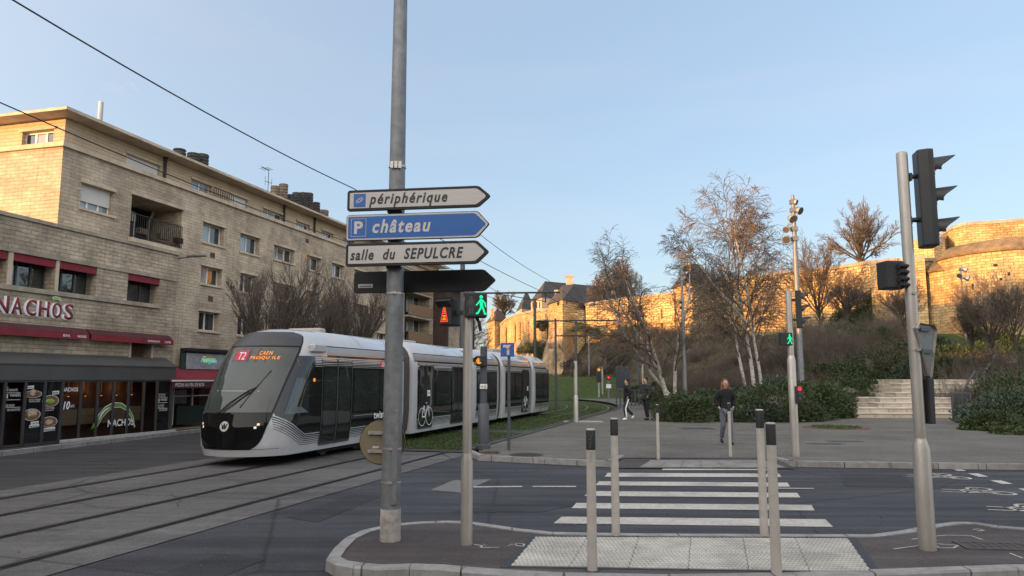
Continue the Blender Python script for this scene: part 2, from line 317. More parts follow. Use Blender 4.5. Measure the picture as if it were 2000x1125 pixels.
mt['dish'] = M('sign_back', (0.20, 0.165, 0.10), 0.55, 0.12, 4, dirt=0.3)
mt['tramw'] = M('tram_white', (0.43, 0.435, 0.45), 0.22, 0.08, 1.5, coat=0.5, dirt=.10)
mt['tramr'] = M('tram_roof', (0.55, 0.58, 0.62), 0.25, 0.05, 1.5, coat=0.4)
mt['tramg'] = GLASSY('tram_glass', (0.012, 0.013, 0.014), 0.03, 0.0, 0.55, 0.015)
mt['tramg2'] = GLASSY('tram_window', (0.022, 0.027, 0.028), 0.02, 0.0, 0.8, 0.02)
mt['wind'] = GLASSY('windscreen', (0.042, 0.055, 0.051), 0.03, 0.0, 0.42, 0.01)
mt['tramk'] = GLASSY('tram_black', (0.006, 0.006, 0.007), 0.04, 0.0, 0.2, 0.01)
mt['cowl'] = M('tram_cowl', (0.035, 0.037, 0.042), 0.4, 0.1, 2)
mt['bell'] = M('bellows', (0.07, 0.065, 0.065), 0.8, 0.3, 30, stretch=(1, 1, .05))
mt['bark'] = M('bark', (0.055, 0.043, 0.035), 0.95, 0.35, 9, 0.5)
mt['twig'] = M('twig', (0.115, 0.090, 0.070), 0.9, 0.3, 3)
mt['twigd'] = M('twig_dark', (0.095, 0.076, 0.062), 0.9, 0.3, 3)
mt['birch'] = M('birch_bark', (0.46, 0.44, 0.40), 0.85, 0.45, 5, 0.2, stretch=(1, 1, 2.5), dirt=0.4)
mt['leaf'] = LEAF('evergreen_leaf', (0.036, 0.050, 0.020))
mt['leafb'] = LEAF('blue_juniper_leaf', (0.042, 0.062, 0.040))
mt['ivy'] = LEAF('ivy_leaf', (0.042, 0.058, 0.018), 0.7)
mt['blade'] = LEAF('grass_blade', (0.040, 0.062, 0.018), 0.6)
mt['step'] = BRICK('step_stone', (0.52, 0.45, 0.36), (0.42, 0.365, 0.295), (0.12, 0.1, 0.08), 0.9, 3.0, 0.012, 0.3, 1.5, bump=0.2, stain=0.35)
mt['skin'] = M('skin', (0.42, 0.24, 0.17), 0.55, 0.06, 10)
mt['hairk'] = M('hair_dark', (0.015, 0.012, 0.01), 0.6, 0.3, 20)
mt['hairr'] = M('hair_auburn', (0.10, 0.035, 0.018), 0.6, 0.3, 20)
mt['clk'] = M('black_cloth', (0.007, 0.007, 0.009), 0.85, 0.3, 12)
mt['clg'] = M('dark_trackpants', (0.014, 0.022, 0.02), 0.8, 0.3, 12)
mt['clp'] = M('puffer_nylon', (0.050, 0.052, 0.048), 0.5, 0.2, 6)
mt['jean'] = M('pale_denim', (0.20, 0.24, 0.30), 0.85, 0.2, 12)
mt['jeang'] = M('grey_denim', (0.115, 0.125, 0.155), 0.85, 0.2, 12)
mt['wood'] = M('light_wood', (0.33, 0.25, 0.15), 0.6, 0.2, 4, stretch=(.2, 1, 5))
mt['marble'] = M('pale_plinth', (0.42, 0.42, 0.41), 0.5, 0.2, 5)
mt['chil'] = M('chilli_green', (0.10, 0.24, 0.035), 0.5, 0.2, 4)
mt['lime'] = M('chilli_lime', (0.28, 0.48, 0.05), 0.5, 0.15, 4)
mt['food1'] = M('food_brown', (0.17, 0.09, 0.045), 0.6, 0.6, 18)
mt['food2'] = M('food_cream', (0.46, 0.36, 0.25), 0.6, 0.4, 18)
mt['terra'] = M('terracotta', (0.16, 0.12, 0.09), 0.8, 0.3, 5)
mt['chim'] = M('chimney_dark', (0.045, 0.043, 0.042), 0.8, 0.3, 5)
mt['wire'] = M('wire', (0.02, 0.022, 0.025), 0.6)
mt['rust'] = M('corten', (0.10, 0.05, 0.028), 0.85, 0.4, 6)
mt['bal'] = M('balcony_wicker', (0.21, 0.135, 0.075), 0.9, 0.4, 25)
mt['dkbrick'] = BRICK('dark_brick', (0.075, 0.042, 0.036), (0.055, 0.035, 0.03), (0.05, 0.045, 0.04), 0.3, 0.09, 0.012, 0.2, 1.0, bump=0.3)
mt['greenE'] = EM('signal_green', (0.0, 1.0, 0.36), 1.9)
mt['redE'] = EM('signal_red', (1.0, 0.03, 0.03), 2.2)
mt['ambE'] = EM('signal_amber', (1.0, 0.33, 0.02), 1.6)
mt['ledE'] = EM('led_orange', (1.0, 0.26, 0.01), 2.6)
mt['t2r'] = EM('line_badge_red', (0.75, 0.01, 0.04), 0.7)
mt['t2w'] = EM('line_badge_white', (0.9, 0.95, 1.0), 0.9)
mt['lampE'] = EM('bulb', (1.0, 0.25, 0.03), 3.0)
mt['yelE'] = EM('neon_yellow', (0.8, 0.9, 0.05), 1.0)
mt['cyE'] = EM('neon_cyan', (0.1, 0.85, 0.9), 1.0)
mt['ledW'] = EM('sign_led_side', (0.9, 0.92, 1.0), 0.55)
mt['hdl'] = EM('headlamp', (1.0, 0.85, 0.65), 1.2)

# ------------------------------------------------------------ lettering
def text_mesh(s, w=None, h=None, mat=None, shear=0.0, bold=0.0, extrude=0.0, spacing=1.0, name='lettering'):
    cu = bpy.data.curves.new('t', 'FONT'); cu.body = s; cu.size = 1; cu.shear = shear; cu.offset = bold; cu.space_character = spacing; cu.extrude = 0.0; cu.resolution_u = 3
    o = bpy.data.objects.new('t', cu); COL.objects.link(o)
    dg = bpy.context.evaluated_depsgraph_get(); dg.update()
    me = bpy.data.meshes.new_from_object(o.evaluated_get(dg)); bpy.data.objects.remove(o); bpy.data.curves.remove(cu)
    xs = [v.co.x for v in me.vertices]; ys = [v.co.y for v in me.vertices]
    x0, x1, y0, y1 = min(xs), max(xs), min(ys), max(ys)
    sx = (w / (x1 - x0)) if w else (h / (y1 - y0)); sy = (h / (y1 - y0)) if h else sx
    for v in me.vertices: v.co.x = (v.co.x - x0) * sx; v.co.y = (v.co.y - y0) * sy
    if extrude:
        bm = bmesh.new(); bm.from_mesh(me); r = bmesh.ops.extrude_face_region(bm, geom=bm.faces[:])
        for e in r['geom']:
            if isinstance(e, bmesh.types.BMVert): e.co.z += extrude
        bmesh.ops.recalc_face_normals(bm, faces=bm.faces[:]); bm.to_mesh(me); bm.free()
    me.materials.clear(); me.materials.append(mat); me.name = name; return me
UP = (math.pi / 2, 0, 0)
def text(s, parent, loc, w, h, mat, name='lettering', rot=UP, **k):
    if rot == UP: loc = (loc[0], loc[1] - .0028, loc[2])
    return obj(name, text_mesh(s, w, h, mat, name=name, **k), parent, loc, rot)
# ============================================================ THE SETTING
def sm(t): t = max(0.0, min(1.0, t)); return t * t * (3 - 2 * t)
def hz(x, y):
    k = sm((x - 10) / 14); ye = y + k * 34
    q = sm((x + 40) / 25)
    return (2.4 * sm((ye - 70) / 16) + (5.3 - 1.7 * k) * sm((x - 5) / 6) * sm((ye - 84 - 9 * (1 - sm((x - 6) / 5))) / 18)) * q - 0.06
def path(lat, s, s0=44.0, Rr=42.0):
    if s <= s0: return frame(TT, s, lat)
    c = -10 - Rr; a = (s - s0) / Rr; r = lat - c
    return frame(TT, s0 + r * math.sin(a), c + r * math.cos(a))
def strip(mb, la, lb, s0, s1, za, zb=None, step=2.0, side=0.0):
    n = max(2, int((s1 - s0) / step)); zb = za if zb is None else zb; rows = []
    for i in range(n + 1):
        s = s0 + (s1 - s0) * i / n; a = path(la, s); b = path(lb, s); a.z = za; b.z = zb
        rows.append([a, b] if not side else [a, b, b - Vector((0, 0, side))])
    mb.grid([list(reversed(r)) for r in rows])
def flat(pts, z, mb=None):
    mb = mb or MB(); mb.poly([(p[0], p[1], z) for p in pts]); return mb
struct(flat([(-900, -900), (900, -900), (900, 1500), (-900, 1500)], -0.09), 'ground', mt['soil'])
struct(flat([tuple(frame(TT, -45, -12.2))[:2], (70, -45), (70, 17.4), (6, 17.4), (-1.2, 19.6), tuple(frame(TT, 20, -12.2))[:2]], 0.0), 'road', mt['asph'])
b = MB(); strip(b, -12.65, -6.75, -30, 19.2, 0.010); struct(b, 'track_bed', mt['conc'])
# grass track
b = MB(); strip(b, -13.6, -6.85, 19.2, 125, 0.022); struct(b, 'grass_track', mt['grass'])
b = MB(); strip(b, -6.85, -6.62, 19.0, 125, 0.16, side=0.2); strip(b, -13.9, -13.6, 19.2, 125, 0.1, side=0.2)
for s, w in ((19.2, .5), (26.5, 1.3), (41.5, .8)): 
    strip(b, -13.6, -6.85, s, s + w, 0.034)
struct(b, 'track_kerb', mt['walk'])
rails = MB()
for lat in (-11.75, -10.315, -8.9, -7.465):
    strip(rails, lat - 0.035, lat + 0.035, -30, 110, 0.036, step=1.5)
struct(rails, 'tram_rail', mt['rail'])
rails = MB()
for lat in (-11.75, -10.315, -8.9, -7.465):
    strip(rails, lat + 0.035, lat + 0.06, -30, 19.1, 0.020); strip(rails, lat - 0.075, lat - 0.035, -30, 19.1, 0.018)
struct(rails, 'rail_groove', mt['groove'])
# left sidewalk
b = MB(); kb = MB()
A = [frame(TB, s, l) for s, l in ((-20, -16.2), (15.1, -17.75), (24.2, -18.6), (34, -19.0), (70, -19.4))]
b2 = MB(); b2.poly([tuple(q)[:2] + (.004,) for q in [frame(TT, -45, -12.6), frame(TT, 75, -12.6)] + A[::-1]]); struct(b2, 'street', mt['asphL'])
for a, c in zip(A, A[1:]):
    n = (c - a).cross(Vector((0, 0, 1))).normalized()
    a2, c2 = a - n * .16, c - n * .16
    ab, cb = a - n * 1.6, c - n * 1.6; a9, c9 = a - n * 14, c - n * 14
    b.quad((*a2[:2], .13), (*c2[:2], .13), (*cb[:2], -.065), (*ab[:2], -.065)); b.quad((*ab[:2], -.065), (*cb[:2], -.065), (*c9[:2], -.07), (*a9[:2], -.07))
    kb.quad((*a[:2], .14), (*c[:2], .14), (*c2[:2], .14), (*a2[:2], .14)); kb.quad((*a[:2], 0), (*c[:2], 0), (*c[:2], .14), (*a[:2], .14))
struct(b, 'sidewalk', mt['walk']); struct(kb, 'sidewalk_kerb', mt['kerb'])
# far plaza
pl = [path(-6.62, s) for s in range(20, 92, 3)]
kerbpx = [(935, 890), (1000, 893), (1130, 899), (1195, 902)]
kp = [G(u, v, .13) for u, v in kerbpx]
cut = [G(1222, 897, .13), G(1218, 905, .04), G(1535, 906, .04), G(1540, 899, .13)]
rk = [G(1540, 901, .13), G(1650, 903, .13), G(2000, 907, .13), Vector((60, 16.2, .13))]
b = MB()
pts = [kp[0]] + pl + [Vector((14, 84, 0)), Vector((62, 60, 0)), Vector((62, 16.3, 0))] + list(reversed([p + Vector((0, .16, 0)) for p in rk])) + [Vector((cut[3].x, 18.0, 0)), Vector((cut[0].x, 18.0, 0))] + list(reversed([p + Vector((0, .16, 0)) for p in kp[1:]]))
bm = bmesh.new(); vs = [bm.verts.new((p.x, p.y, .13)) for p in pts]; f = bm.faces.new(vs); bmesh.ops.triangulate(bm, faces=[f])
me = bpy.data.meshes.new('plaza'); bm.to_mesh(me); bm.free(); me.materials.append(mt['pave']); setp(obj('plaza_pavement', me), kind='structure')
def kerbline(mb, P_, h=.13, w=.17, z=0.0, face=(0, -1, 0)):
    # front edge polyline P_ : a granite kerb with a joint every metre
    for a, c in zip(P_, P_[1:]):
        d = (c - a); n = Vector((-d.y, d.x, 0)).normalized() * w; L = d.length; k = max(1, round(L / 1.0))
        for i in range(k):
            p = a + d * (i / k) + d.normalized() * .006; q = a + d * ((i + 1) / k) - d.normalized() * .006
            r = [p, q, q + n, p + n]; c1 = d.normalized() * .012; nn = n.normalized() * .018
            mb.prism([(x.x, x.y, -.05) for x in r], (0, 0, h + .03)); 
            r2 = [p + nn, q + nn, q + n, p + n]; mb.prism([(x.x, x.y, z + h - .02) for x in r2], (0, 0, .026))
kb = MB(); kerbline(kb, kp); kerbline(kb, rk); kerbline(kb, [kp[-1], cut[0] + Vector((.1, .8, 0))]); kerbline(kb, [cut[3] + Vector((-.2, 1.0, 0)), rk[0]])
kerbline(kb, [path(-6.9, 19.0), kp[0]])
struct(kb, 'plaza_kerb', mt['kerb'])
b = MB(); z = .035
x0, x1 = kp[-1].x + .1, rk[0].x
b.quad((x0, 16.95, .02), (x1, 16.85, .02), (x1, 18.1, .132), (x0, 18.2, .132)); struct(b, 'dropped_kerb', mt['bitu'])
def tactile(mb, c, nx, ny, z, gap=.012, stud=True, sb=None):
    # c: four corners (front-left, front-right, back-right, back-left); slabs with rows of studs
    fl, fr, br, bl = [Vector(p) for p in c]
    def at(a, t): return (fl + (fr - fl) * a).lerp(bl + (br - bl) * a, t)
    for i in range(nx):
        for j in range(ny):
            e = .0014
            a0, a1, t0, t1 = i / nx + e, (i + 1) / nx - e, j / ny + e, (j + 1) / ny - e
            q = [at(a0, t0), at(a1, t0), at(a1, t1), at(a0, t1)]
            mb.prism([(p.x, p.y, p.z - .03) for p in q], (0, 0, .03 + z))
            if stud:
                n = 13
                for k in range(n):
                    for l in range(9):
                        o = at(a0 + (a1 - a0) * (k + .5 + (.25 if l % 2 else -.25)) / n, t0 + (t1 - t0) * (l + .5) / 9); o.z += z
                        r = .021
                        sb.ringtube([[o + Vector((r * m * math.cos(w * math.pi / 3), r * m * math.sin(w * math.pi / 3), h)) for w in range(6)] for h, m in ((-.002, 1), (.007, .7))], cap=True)
b = MB(); tactile(b, [(x0 + .5, 17.0, .03), (x1 - .2, 16.9, .03), (x1 - .4, 17.7, .10), (x0 + .9, 17.75, .10)], 7, 1, .008, stud=False); struct(b, 'tactile_slab_strip', M('worn_tactile', (.19, .185, .175), .8, .25, 4, .3, dirt=.5))
# near island
outer = [(636, 1092), (650, 1072), (672, 1052), (705, 1037), (760, 1025), (815, 1020), (870, 1018), (915, 1019), (965, 1026), (1020, 1034), (1080, 1040), (1250, 1043), (1450, 1044), (1700, 1045), (1760, 1037), (1815, 1026), (1862, 1020), (1905, 1021), (1950, 1028), (2060, 1036), (2400, 1050)]
op = [G(u, v, .13) for u, v in outer]
near = [(2500, 1106), (1990, 1112), (1800, 1119), (1560, 1128), (1300, 1132), (1100, 1128), (980, 1122), (900, 1116), (860, 1112), (800, 1110), (740, 1112), (690, 1108), (655, 1102)]
npx = [G(u, v, .13) for u, v in near]
loop = op + npx
cen = sum(loop, Vector()) / len(loop)
inner = []
for i, p in enumerate(loop):
    a, c = loop[i - 1], loop[(i + 1) % len(loop)]; d = (c - a); n = Vector((d.y, -d.x, 0)).normalized(); inner.append(p + n * .15)
bm = bmesh.new(); f = bm.faces.new([bm.verts.new((p.x, p.y, .128)) for p in reversed(inner)]); bmesh.ops.triangulate(bm, faces=[f])
bmesh.ops.recalc_face_normals(bm, faces=bm.faces[:])
me = bpy.data.meshes.new('island'); bm.to_mesh(me); bm.free(); me.materials.append(mt['bitu']); setp(obj('traffic_island', me), kind='structure')
kb = MB(); acc = 0; per = []
for i in range(len(loop)):
    j = (i + 1) % len(loop); a, c, a2, c2 = loop[i], loop[j], inner[i], inner[j]
    L = (c - a).length; k = max(1, round(L / 1.0)); 
    for q in range(k):
        e0 = q / k + (.006 / L if q or i % 2 == 0 else 0); e1 = (q + 1) / k
        p0, p1, q0, q1 = a.lerp(c, e0), a.lerp(c, e1), a2.lerp(c2, e0), a2.lerp(c2, e1)
        up = Vector((0, 0, .145)); lo = Vector((0, 0, -.03)); bev = Vector((0, 0, .12))
        i0 = [p0.lerp(q0, .12), p1.lerp(q1, .12)]
        def zz(p, z): return (p.x, p.y, z)
        kb.quad(zz(p0, -.03), zz(p0, .12), zz(p1, .12), zz(p1, -.03)); kb.quad(zz(p0, .12), zz(i0[0], .142), zz(i0[1], .142), zz(p1, .12))
        kb.quad(zz(i0[0], .142), zz(q0, .142), zz(q1, .142), zz(i0[1], .142)); kb.quad(zz(q0, .142), zz(q0, .1), zz(q1, .1), zz(q1, .142))
struct(kb, 'island_kerb', mt['kerb'])
b = MB(); tq = [G(998, 1105, .135), G(1702, 1117, .135), G(1656, 1052, .135), G(1046, 1049, .135)]
sb_ = MB(); tactile(b, tq, 6, 2, .004, sb=sb_); struct(b, 'tactile_paving', mt['tact']); struct(sb_, 'tactile_studs', mt['stud'])
b = MB(); j = [G(1048 - 14, 1046, .132), G(1670, 1049, .132), G(1722, 1119, .132), G(975, 1108, .132)]; b.poly(j[::-1]); struct(b, 'paving_joint', mt['groove'])
# road markings
b = MB()
for s6 in ([(1097, 1009), (1612, 1014), (1627, 1029), (1081, 1022)], [(1126, 982), (1585, 986), (1591, 997), (1116, 992.5)], [(1152, 959), (1557, 962.5), (1563, 971.5), (1141, 968.5)],
           [(1170, 940), (1538, 942.5), (1543, 950.5), (1162, 947.5)], [(1187, 923.5), (1522, 925), (1526, 931.5), (1181, 931)], [(1296, 913), (1515, 913.5), (1518, 918), (1293, 918)],
           [(925, 950), (1020, 949), (1020, 951), (925, 952)], [(1040, 949), (1125, 949), (1125, 951), (1040, 951)], [(1500, 952.5), (1590, 953), (1590, 954.5), (1500, 954)],
           [(1852, 913.5), (1868, 913.5), (1888, 919.5), (1870, 919.5)], [(1890, 924.5), (1910, 924.5), (1931, 931), (1912, 931)], [(1933, 938), (1955, 938), (1979, 945), (1957, 945)], [(1988, 954), (2012, 954), (2040, 962), (2012, 962)]):
    p = [G(u, v, .006) for u, v in s6]; b.poly([tuple(q) for q in reversed(p)])
def bike(mb, c, L):
    # bicycle pictogram lying on the road, wheels to the right (drawn along x)
    c = Vector(c)
    def ring(o, r, w):
        n = 20; rows = [[o + Vector((q * math.cos(2 * math.pi * i / n), q * math.sin(2 * math.pi * i / n), 0)) for q in (r - w, r)] for i in range(n + 1)]; mb.grid(rows)
    def bar(a, d, w):
        a, d = c + Vector(a) * L, c + Vector(d) * L; n = Vector((-(d - a).y, (d - a).x, 0)).normalized() * w / 2; mb.quad(a - n, d - n, d + n, a + n)
    ring(c + Vector((.35, .34, 0)) * L, .28 * L, .08 * L); ring(c + Vector((.48, -.32, 0)) * L, .28 * L, .08 * L)
    bar((.35, .34, 0), (-.2, .2, 0), .06 * L); bar((-.2, .2, 0), (.48, -.32, 0), .06 * L); bar((-.2, .2, 0), (-.25, -.2, 0), .06 * L); bar((.35, 0, 0), (-.3, -.2, 0), .06 * L); bar((-.25, -.2, 0), (.48, -.32, 0), .06 * L); bar((-.25, -.2, 0), (-.75, -.05, 0), .06 * L); bar((-.2, .2, 0), (-.55, .3, 0), .06 * L)
for u, v, L in ((1825, 930, .78), (1900, 959, .78), (2000, 994, .78)): bike(b, G(u, v, .006), L)
struct(b, 'road_marking', mt['paint'])
b = MB(); p = [G(u, v, .005) for u, v in ((840, 957), (885, 938), (960, 936), (900, 962))]; b.poly(p); struct(b, 'road_patch', M('paving_patch', (.13, .125, .12), .8, .6, 30))
b = MB()
for q_ in ([(1640, 925), (1760, 926), (1790, 952), (1650, 950)], [(560, 1010), (690, 965), (742, 970), (620, 1020)], [(300, 1125), (430, 1082), (520, 1092), (400, 1140)], [(1130, 985), (1060, 1000), (880, 1000), (960, 985)]): b.poly([G(u, v, .0045) for u, v in q_])
struct(b, 'asphalt_repair', ROAD('asphalt_repair', (.022, .022, .025), .2, 0, .8, False, .6))
b = MB(); gr2 = random.Random(4)
def crack(px, w=.012):
    q = [G(u, v, .0135) for u, v in px]; pts = []
    for a, c in zip(q, q[1:]): pts += [a.lerp(c, k / 5) + Vector((gr2.uniform(-.03, .03), gr2.uniform(-.03, .03), 0)) for k in range(5)]
    pts.append(q[-1])
    for a, c in zip(pts, pts[1:]): n = Vector((-(c - a).y, (c - a).x, 0)).normalized() * w * gr2.uniform(.4, 1); b.quad(a - n, c - n, c + n, a + n)
for px in ([(145, 980), (170, 986), (190, 992), (230, 991), (270, 988)], [(60, 1040), (90, 1034), (125, 1036)], [(330, 960), (352, 975), (348, 990)], [(40, 1095), (95, 1078), (150, 1074)], [(420, 930), (470, 940), (520, 938)]): crack(px)
struct(b, 'concrete_crack', mt['groove'])
mk = MB()   # surveyors' paint strokes on the island
def stroke(px, w=.012, z=.1325):
    q = [G(u, v, z) for u, v in px]
    for a, c in zip(q, q[1:]):
        n = Vector((-(c - a).y, (c - a).x, 0)).normalized() * w; mk.quad(a - n, c - n, c + n, a + n)
for px in ([(925, 1063), (945, 1066), (952, 1060), (938, 1069), (975, 1069)], [(993, 1066), (1002, 1062), (1012, 1066), (1022, 1067), (1024, 1062), (1010, 1061), (996, 1065)], [(1745, 1072), (1798, 1065)], [(1830, 1062), (1872, 1065), (1862, 1070), (1835, 1070), (1828, 1066)], [(1826, 1047), (1850, 1045), (1896, 1046), (1920, 1054)], [(1900, 1034), (1912, 1033), (1922, 1036), (1908, 1037)], [(1972, 1080), (1998, 1090)], [(1780, 1053), (1798, 1051)]): stroke(px)
struct(mk, 'survey_mark', mt['paint'])
# hill and lawn
rows = []; xs = [-60 + 2.5 * i for i in range(65)]; ys = [28 + 2.5 * i for i in range(48)]
nz = random.Random(3)
b = MB()
for y in ys: rows.append([(x, y, hz(x, y) + (nz.uniform(-.12, .12) if hz(x, y) > .5 else 0) - (0.25 if hz(x, y) < 0.02 else 0)) for x in xs])
b.grid(rows); struct(b, 'hill', mt['soil'], True)
b = MB(); rows = []
for y in [68 + i for i in range(17)]:
    rows.append([(x, y, hz(x, y) + (.13 if x < 13 and y < 84 else -.5) + .03 * math.sin(x * 1.3 + y)) for x in [-2 + 1.1 * i for i in range(15)]])
b.grid(rows); struct(b, 'lawn', mt['grass'], True)
b = MB(); b.grid([[(x, y, hz(x, y) + (.16 if 37 < x and y > 52 else -.6)) for x in [37 + 1.0 * i for i in range(20)]] for y in [52 + i for i in range(20)]]); struct(b, 'bastion_lawn', mt['grass'], True)
# grass blades of the tram lawn: stuff
b = MB(); gr = random.Random(5)
for i in range(26000):
    s = 19.8 + 30 * gr.random() ** 1.7; la = gr.uniform(-13.4, -6.9)
    if 26.4 < s < 27.9 or 41.4 < s < 42.4 or any(abs(la - q) < .09 for q in (-11.75, -10.315, -8.9, -7.465)): continue
    p = path(la, s); a = gr.uniform(0, 6.28); w = gr.uniform(.008, .016); h = gr.uniform(.03, .085); t = Vector((gr.uniform(-.04, .04), gr.uniform(-.04, .04), h))
    d = Vector((math.cos(a), math.sin(a), 0)) * w; p.z = .02
    i0 = b.av(p - d, p + d, p + t); b.face(i0, i0 + 1, i0 + 2)
setp(obj('grass', b.mesh('grass', mt['blade'])), 'short rough grass growing between the tram rails', 'grass', kind='stuff')

b = MB(); gr = random.Random(8)
for i in range(42000):
    x, y = gr.uniform(4, 52), gr.uniform(36, 101); z = hz(x, y)
    if z < .25 or (x < 14 and y < 84) or (x > 37 and y > 52): continue
    p = Vector((x, y, z - .05)); a = gr.uniform(0, 6.28); w = gr.uniform(.02, .05); h = gr.uniform(.15, .5); d = Vector((math.cos(a), math.sin(a), 0)) * w
    i0 = b.av(p - d, p + d, p + Vector((gr.uniform(-.2, .2), gr.uniform(-.2, .2), h))); b.face(i0, i0 + 1, i0 + 2)
setp(obj('dry_grass', b.mesh('dry_grass', LEAF('dry_grass_blade', (.085, .072, .042), .6))), 'dry brown grass and low growth covering the castle slope', 'grass', kind='stuff')

# ------------------------------------------------------------ covers and grates let into the ground
def cover(label, u, v, rx, ry, z, name='manhole_cover', round_=True, mat='iron', rot=0.0):
    c = G(u, v, z); t = thing(name, label, 'manhole cover' if round_ else 'drain grate', c, rot)
    b = MB(); fr = MB()
    if round_:
        b.lathe([(0, rx * .9), (.006, rx * .9)], 28); fr.ringtube([[(rx * q * math.cos(a * math.pi / 14), rx * q * math.sin(a * math.pi / 14), h) for a in range(28)] for q, h in ((1, -.01), (1, .008), (.92, .008), (.92, .0))], cap=False)
        st = MB()
        for a in range(-4, 5):
            y = a * rx * .18; w = math.sqrt(max(.01, (rx * .82) ** 2 - y * y)); st.box(-w, w, y - .02, y + .02, .005, .011)
    else:
        b.box(-rx, rx, -ry, ry, -.02, .002); fr = MB()
        for s in (-1, 1): fr.box(-rx - .03, rx + .03, s * ry - .02, s * ry + .02, -.01, .009); fr.box(s * rx - .02, s * rx + .02, -ry, ry, -.01, .0085)
        st = MB(); n = max(4, int(rx / .045))
        for k in range(n): x = -rx + (k + .5) * 2 * rx / n; st.box(x - .012, x + .012, -ry, ry, 0, .007)
    part(b, 'plate', mt[mat] if round_ else mt['groove'], t); part(fr, 'frame', mt[mat], t); part(st, 'rib', mt[mat], t); return t
cover('round cast iron manhole cover beside the last white crossing stripe', 1300, 909, .42, .42, .006)
cover('dark round cover in the gravel paving between the grey posts', 1028, 888.5, .42, .42, .132, mat='groove')
cover('small slotted drain grate left of the walking woman', 1360, 837, .62, .42, .132, 'drain_grate', False, 'grey')
cover('wide slotted grate near the far green pedestrian signal', 1612, 867, .5, .14, .132, 'drain_grate', False, 'grey')
cover('thin slotted grate behind another grate near the far signal', 1650, 862, .5, .12, .132, 'drain_grate', False, 'grey')
cover('rusty square iron cover on the island by the traffic light', 1946, 1067, .36, .17, .1325, 'drain_cover', False, 'iron', -.15)
t = thing('tree_pit', 'empty round tree pit with weeds in the gravel paving', 'tree pit', G(1632, 835, .132))
b = MB(); b.ringtube([[(r * math.cos(a * math.pi / 16), r * math.sin(a * math.pi / 16), h) for a in range(32)] for r, h in ((1.25, -.02), (1.25, .012), (.95, .012), (.95, -.02))], cap=False); part(b, 'steel_ring', mt['rust'], t)
b = MB(); b.lathe([(-.02, .95), (.006, .95)], 30); part(b, 'soil', mt['soil'], t)
b = MB()
for i in range(700):
    a, r = gr.uniform(0, 6.28), .9 * math.sqrt(gr.random()); p = Vector((r * math.cos(a), r * math.sin(a), 0)); w = gr.uniform(.01, .025); h = gr.uniform(.03, .12)
    i0 = b.av(p + Vector((-w, 0, 0)), p + Vector((w, 0, 0)), p + Vector((gr.uniform(-.05, .05), gr.uniform(-.05, .05), h))); b.face(i0, i0 + 1, i0 + 2)
setp(part(b, 'weed', mt['blade'], t, False), kind='stuff')
t = thing('kerb_drain', 'dark gully opening set in the granite kerb', 'kerb drain', G(955, 894, .02) + Vector((0, -.02, 0)))
b = MB(); b.box(-.26, .26, -.03, .2, -.01, .165); part(b, 'housing', mt['iron'], t, bevel=.01); b = MB(); b.box(-.22, .22, -.04, .0, .02, .11); part(b, 'opening', mt['groove'], t)

b = MB(); gl = random.Random(12)
def scrap(p, s):
    a = gl.uniform(0, 6.28); d = Vector((math.cos(a), math.sin(a), 0)) * s; e = Vector((-d.y, d.x, 0)) * gl.uniform(.3, .7); b.quad(p - d, p - e + Vector((0, 0, .004)), p + d, p + e + Vector((0, 0, gl.uniform(.002, .012))))
for i in range(240): y = gl.uniform(17.5, 34) ; scrap(Vector((gl.uniform(-.5 + (y - 19) * .2, 16), y, .137)), gl.uniform(.015, .04))
for i in range(120): scrap(Vector((gl.uniform(-1, 16), gl.uniform(16.1, 16.6), .006)), gl.uniform(.015, .035))
for i in range(110): q = G(gl.uniform(660, 2000), gl.uniform(1032, 1108), .14); scrap(q, gl.uniform(.004, .012))
for i in range(160): q = G(gl.uniform(0, 2000), gl.uniform(925, 1120), .012); scrap(q, gl.uniform(.006, .02))
setp(obj('litter', b.mesh('litter', LEAF('fallen_leaf', (.11, .085, .05), .8))), 'scattered dead leaves and small litter on road and paving', 'litter', kind='stuff')
# ============================================================ STREET FURNITURE
def lathe_part(parent, name, prof, mat, n=20, c=(0, 0, 0)): b = MB(); b.lathe(prof, n, c); return part(b, name, mat, parent)
# --- main signpost
pb = G(762, 1055, .13); YP = pb.y
t = thing('signpost', 'tall galvanised lamp post carrying four arrow direction signs', 'signpost', pb)
zt = P(783, -60, YP).z
lathe_part(t, 'pole', [(.36, .118), (2.2, .108), (4.5, .098), (zt + 2.2, .07)], mt['zinc'], 24)
lathe_part(t, 'pole_base', [(-.02, .122), (.36, .1195), (.365, .11)], M('old_whitewash', (.36, .33, .30), .8, .5, 6, .2, dirt=.7), 24)
b = MB(); b.box(.015, .085, -.125, -.09, .42, 1.5); part(b, 'access_door', mt['zinc'], t, bevel=.004)
def band(z, parent=None, r=.108, m='alu'):
    b = MB(); b.lathe([(z, r), (z + .02, r)], 24); b.box(-.02, .03, -r - .015, -r + .005, z - .004, z + .024); part(b, 'clamp_band', mt[m], parent or t)
for v in (877, 1000 - 58): band(P(762, v, YP).z - .13, r=.117)
for v in (522, 575): band(P(775, v, YP).z - .13, r=.107)
zc = P(779, 327, YP).z - .13; b = MB(); b.lathe([(zc - .01, .108), (zc + .015, .108)], 24)
for x in (-.05, .0, .05): b.box(x - .018, x + .018, -.125, -.1, zc - .04, zc + .045)
part(b, 'bracket', mt['alu'], t)
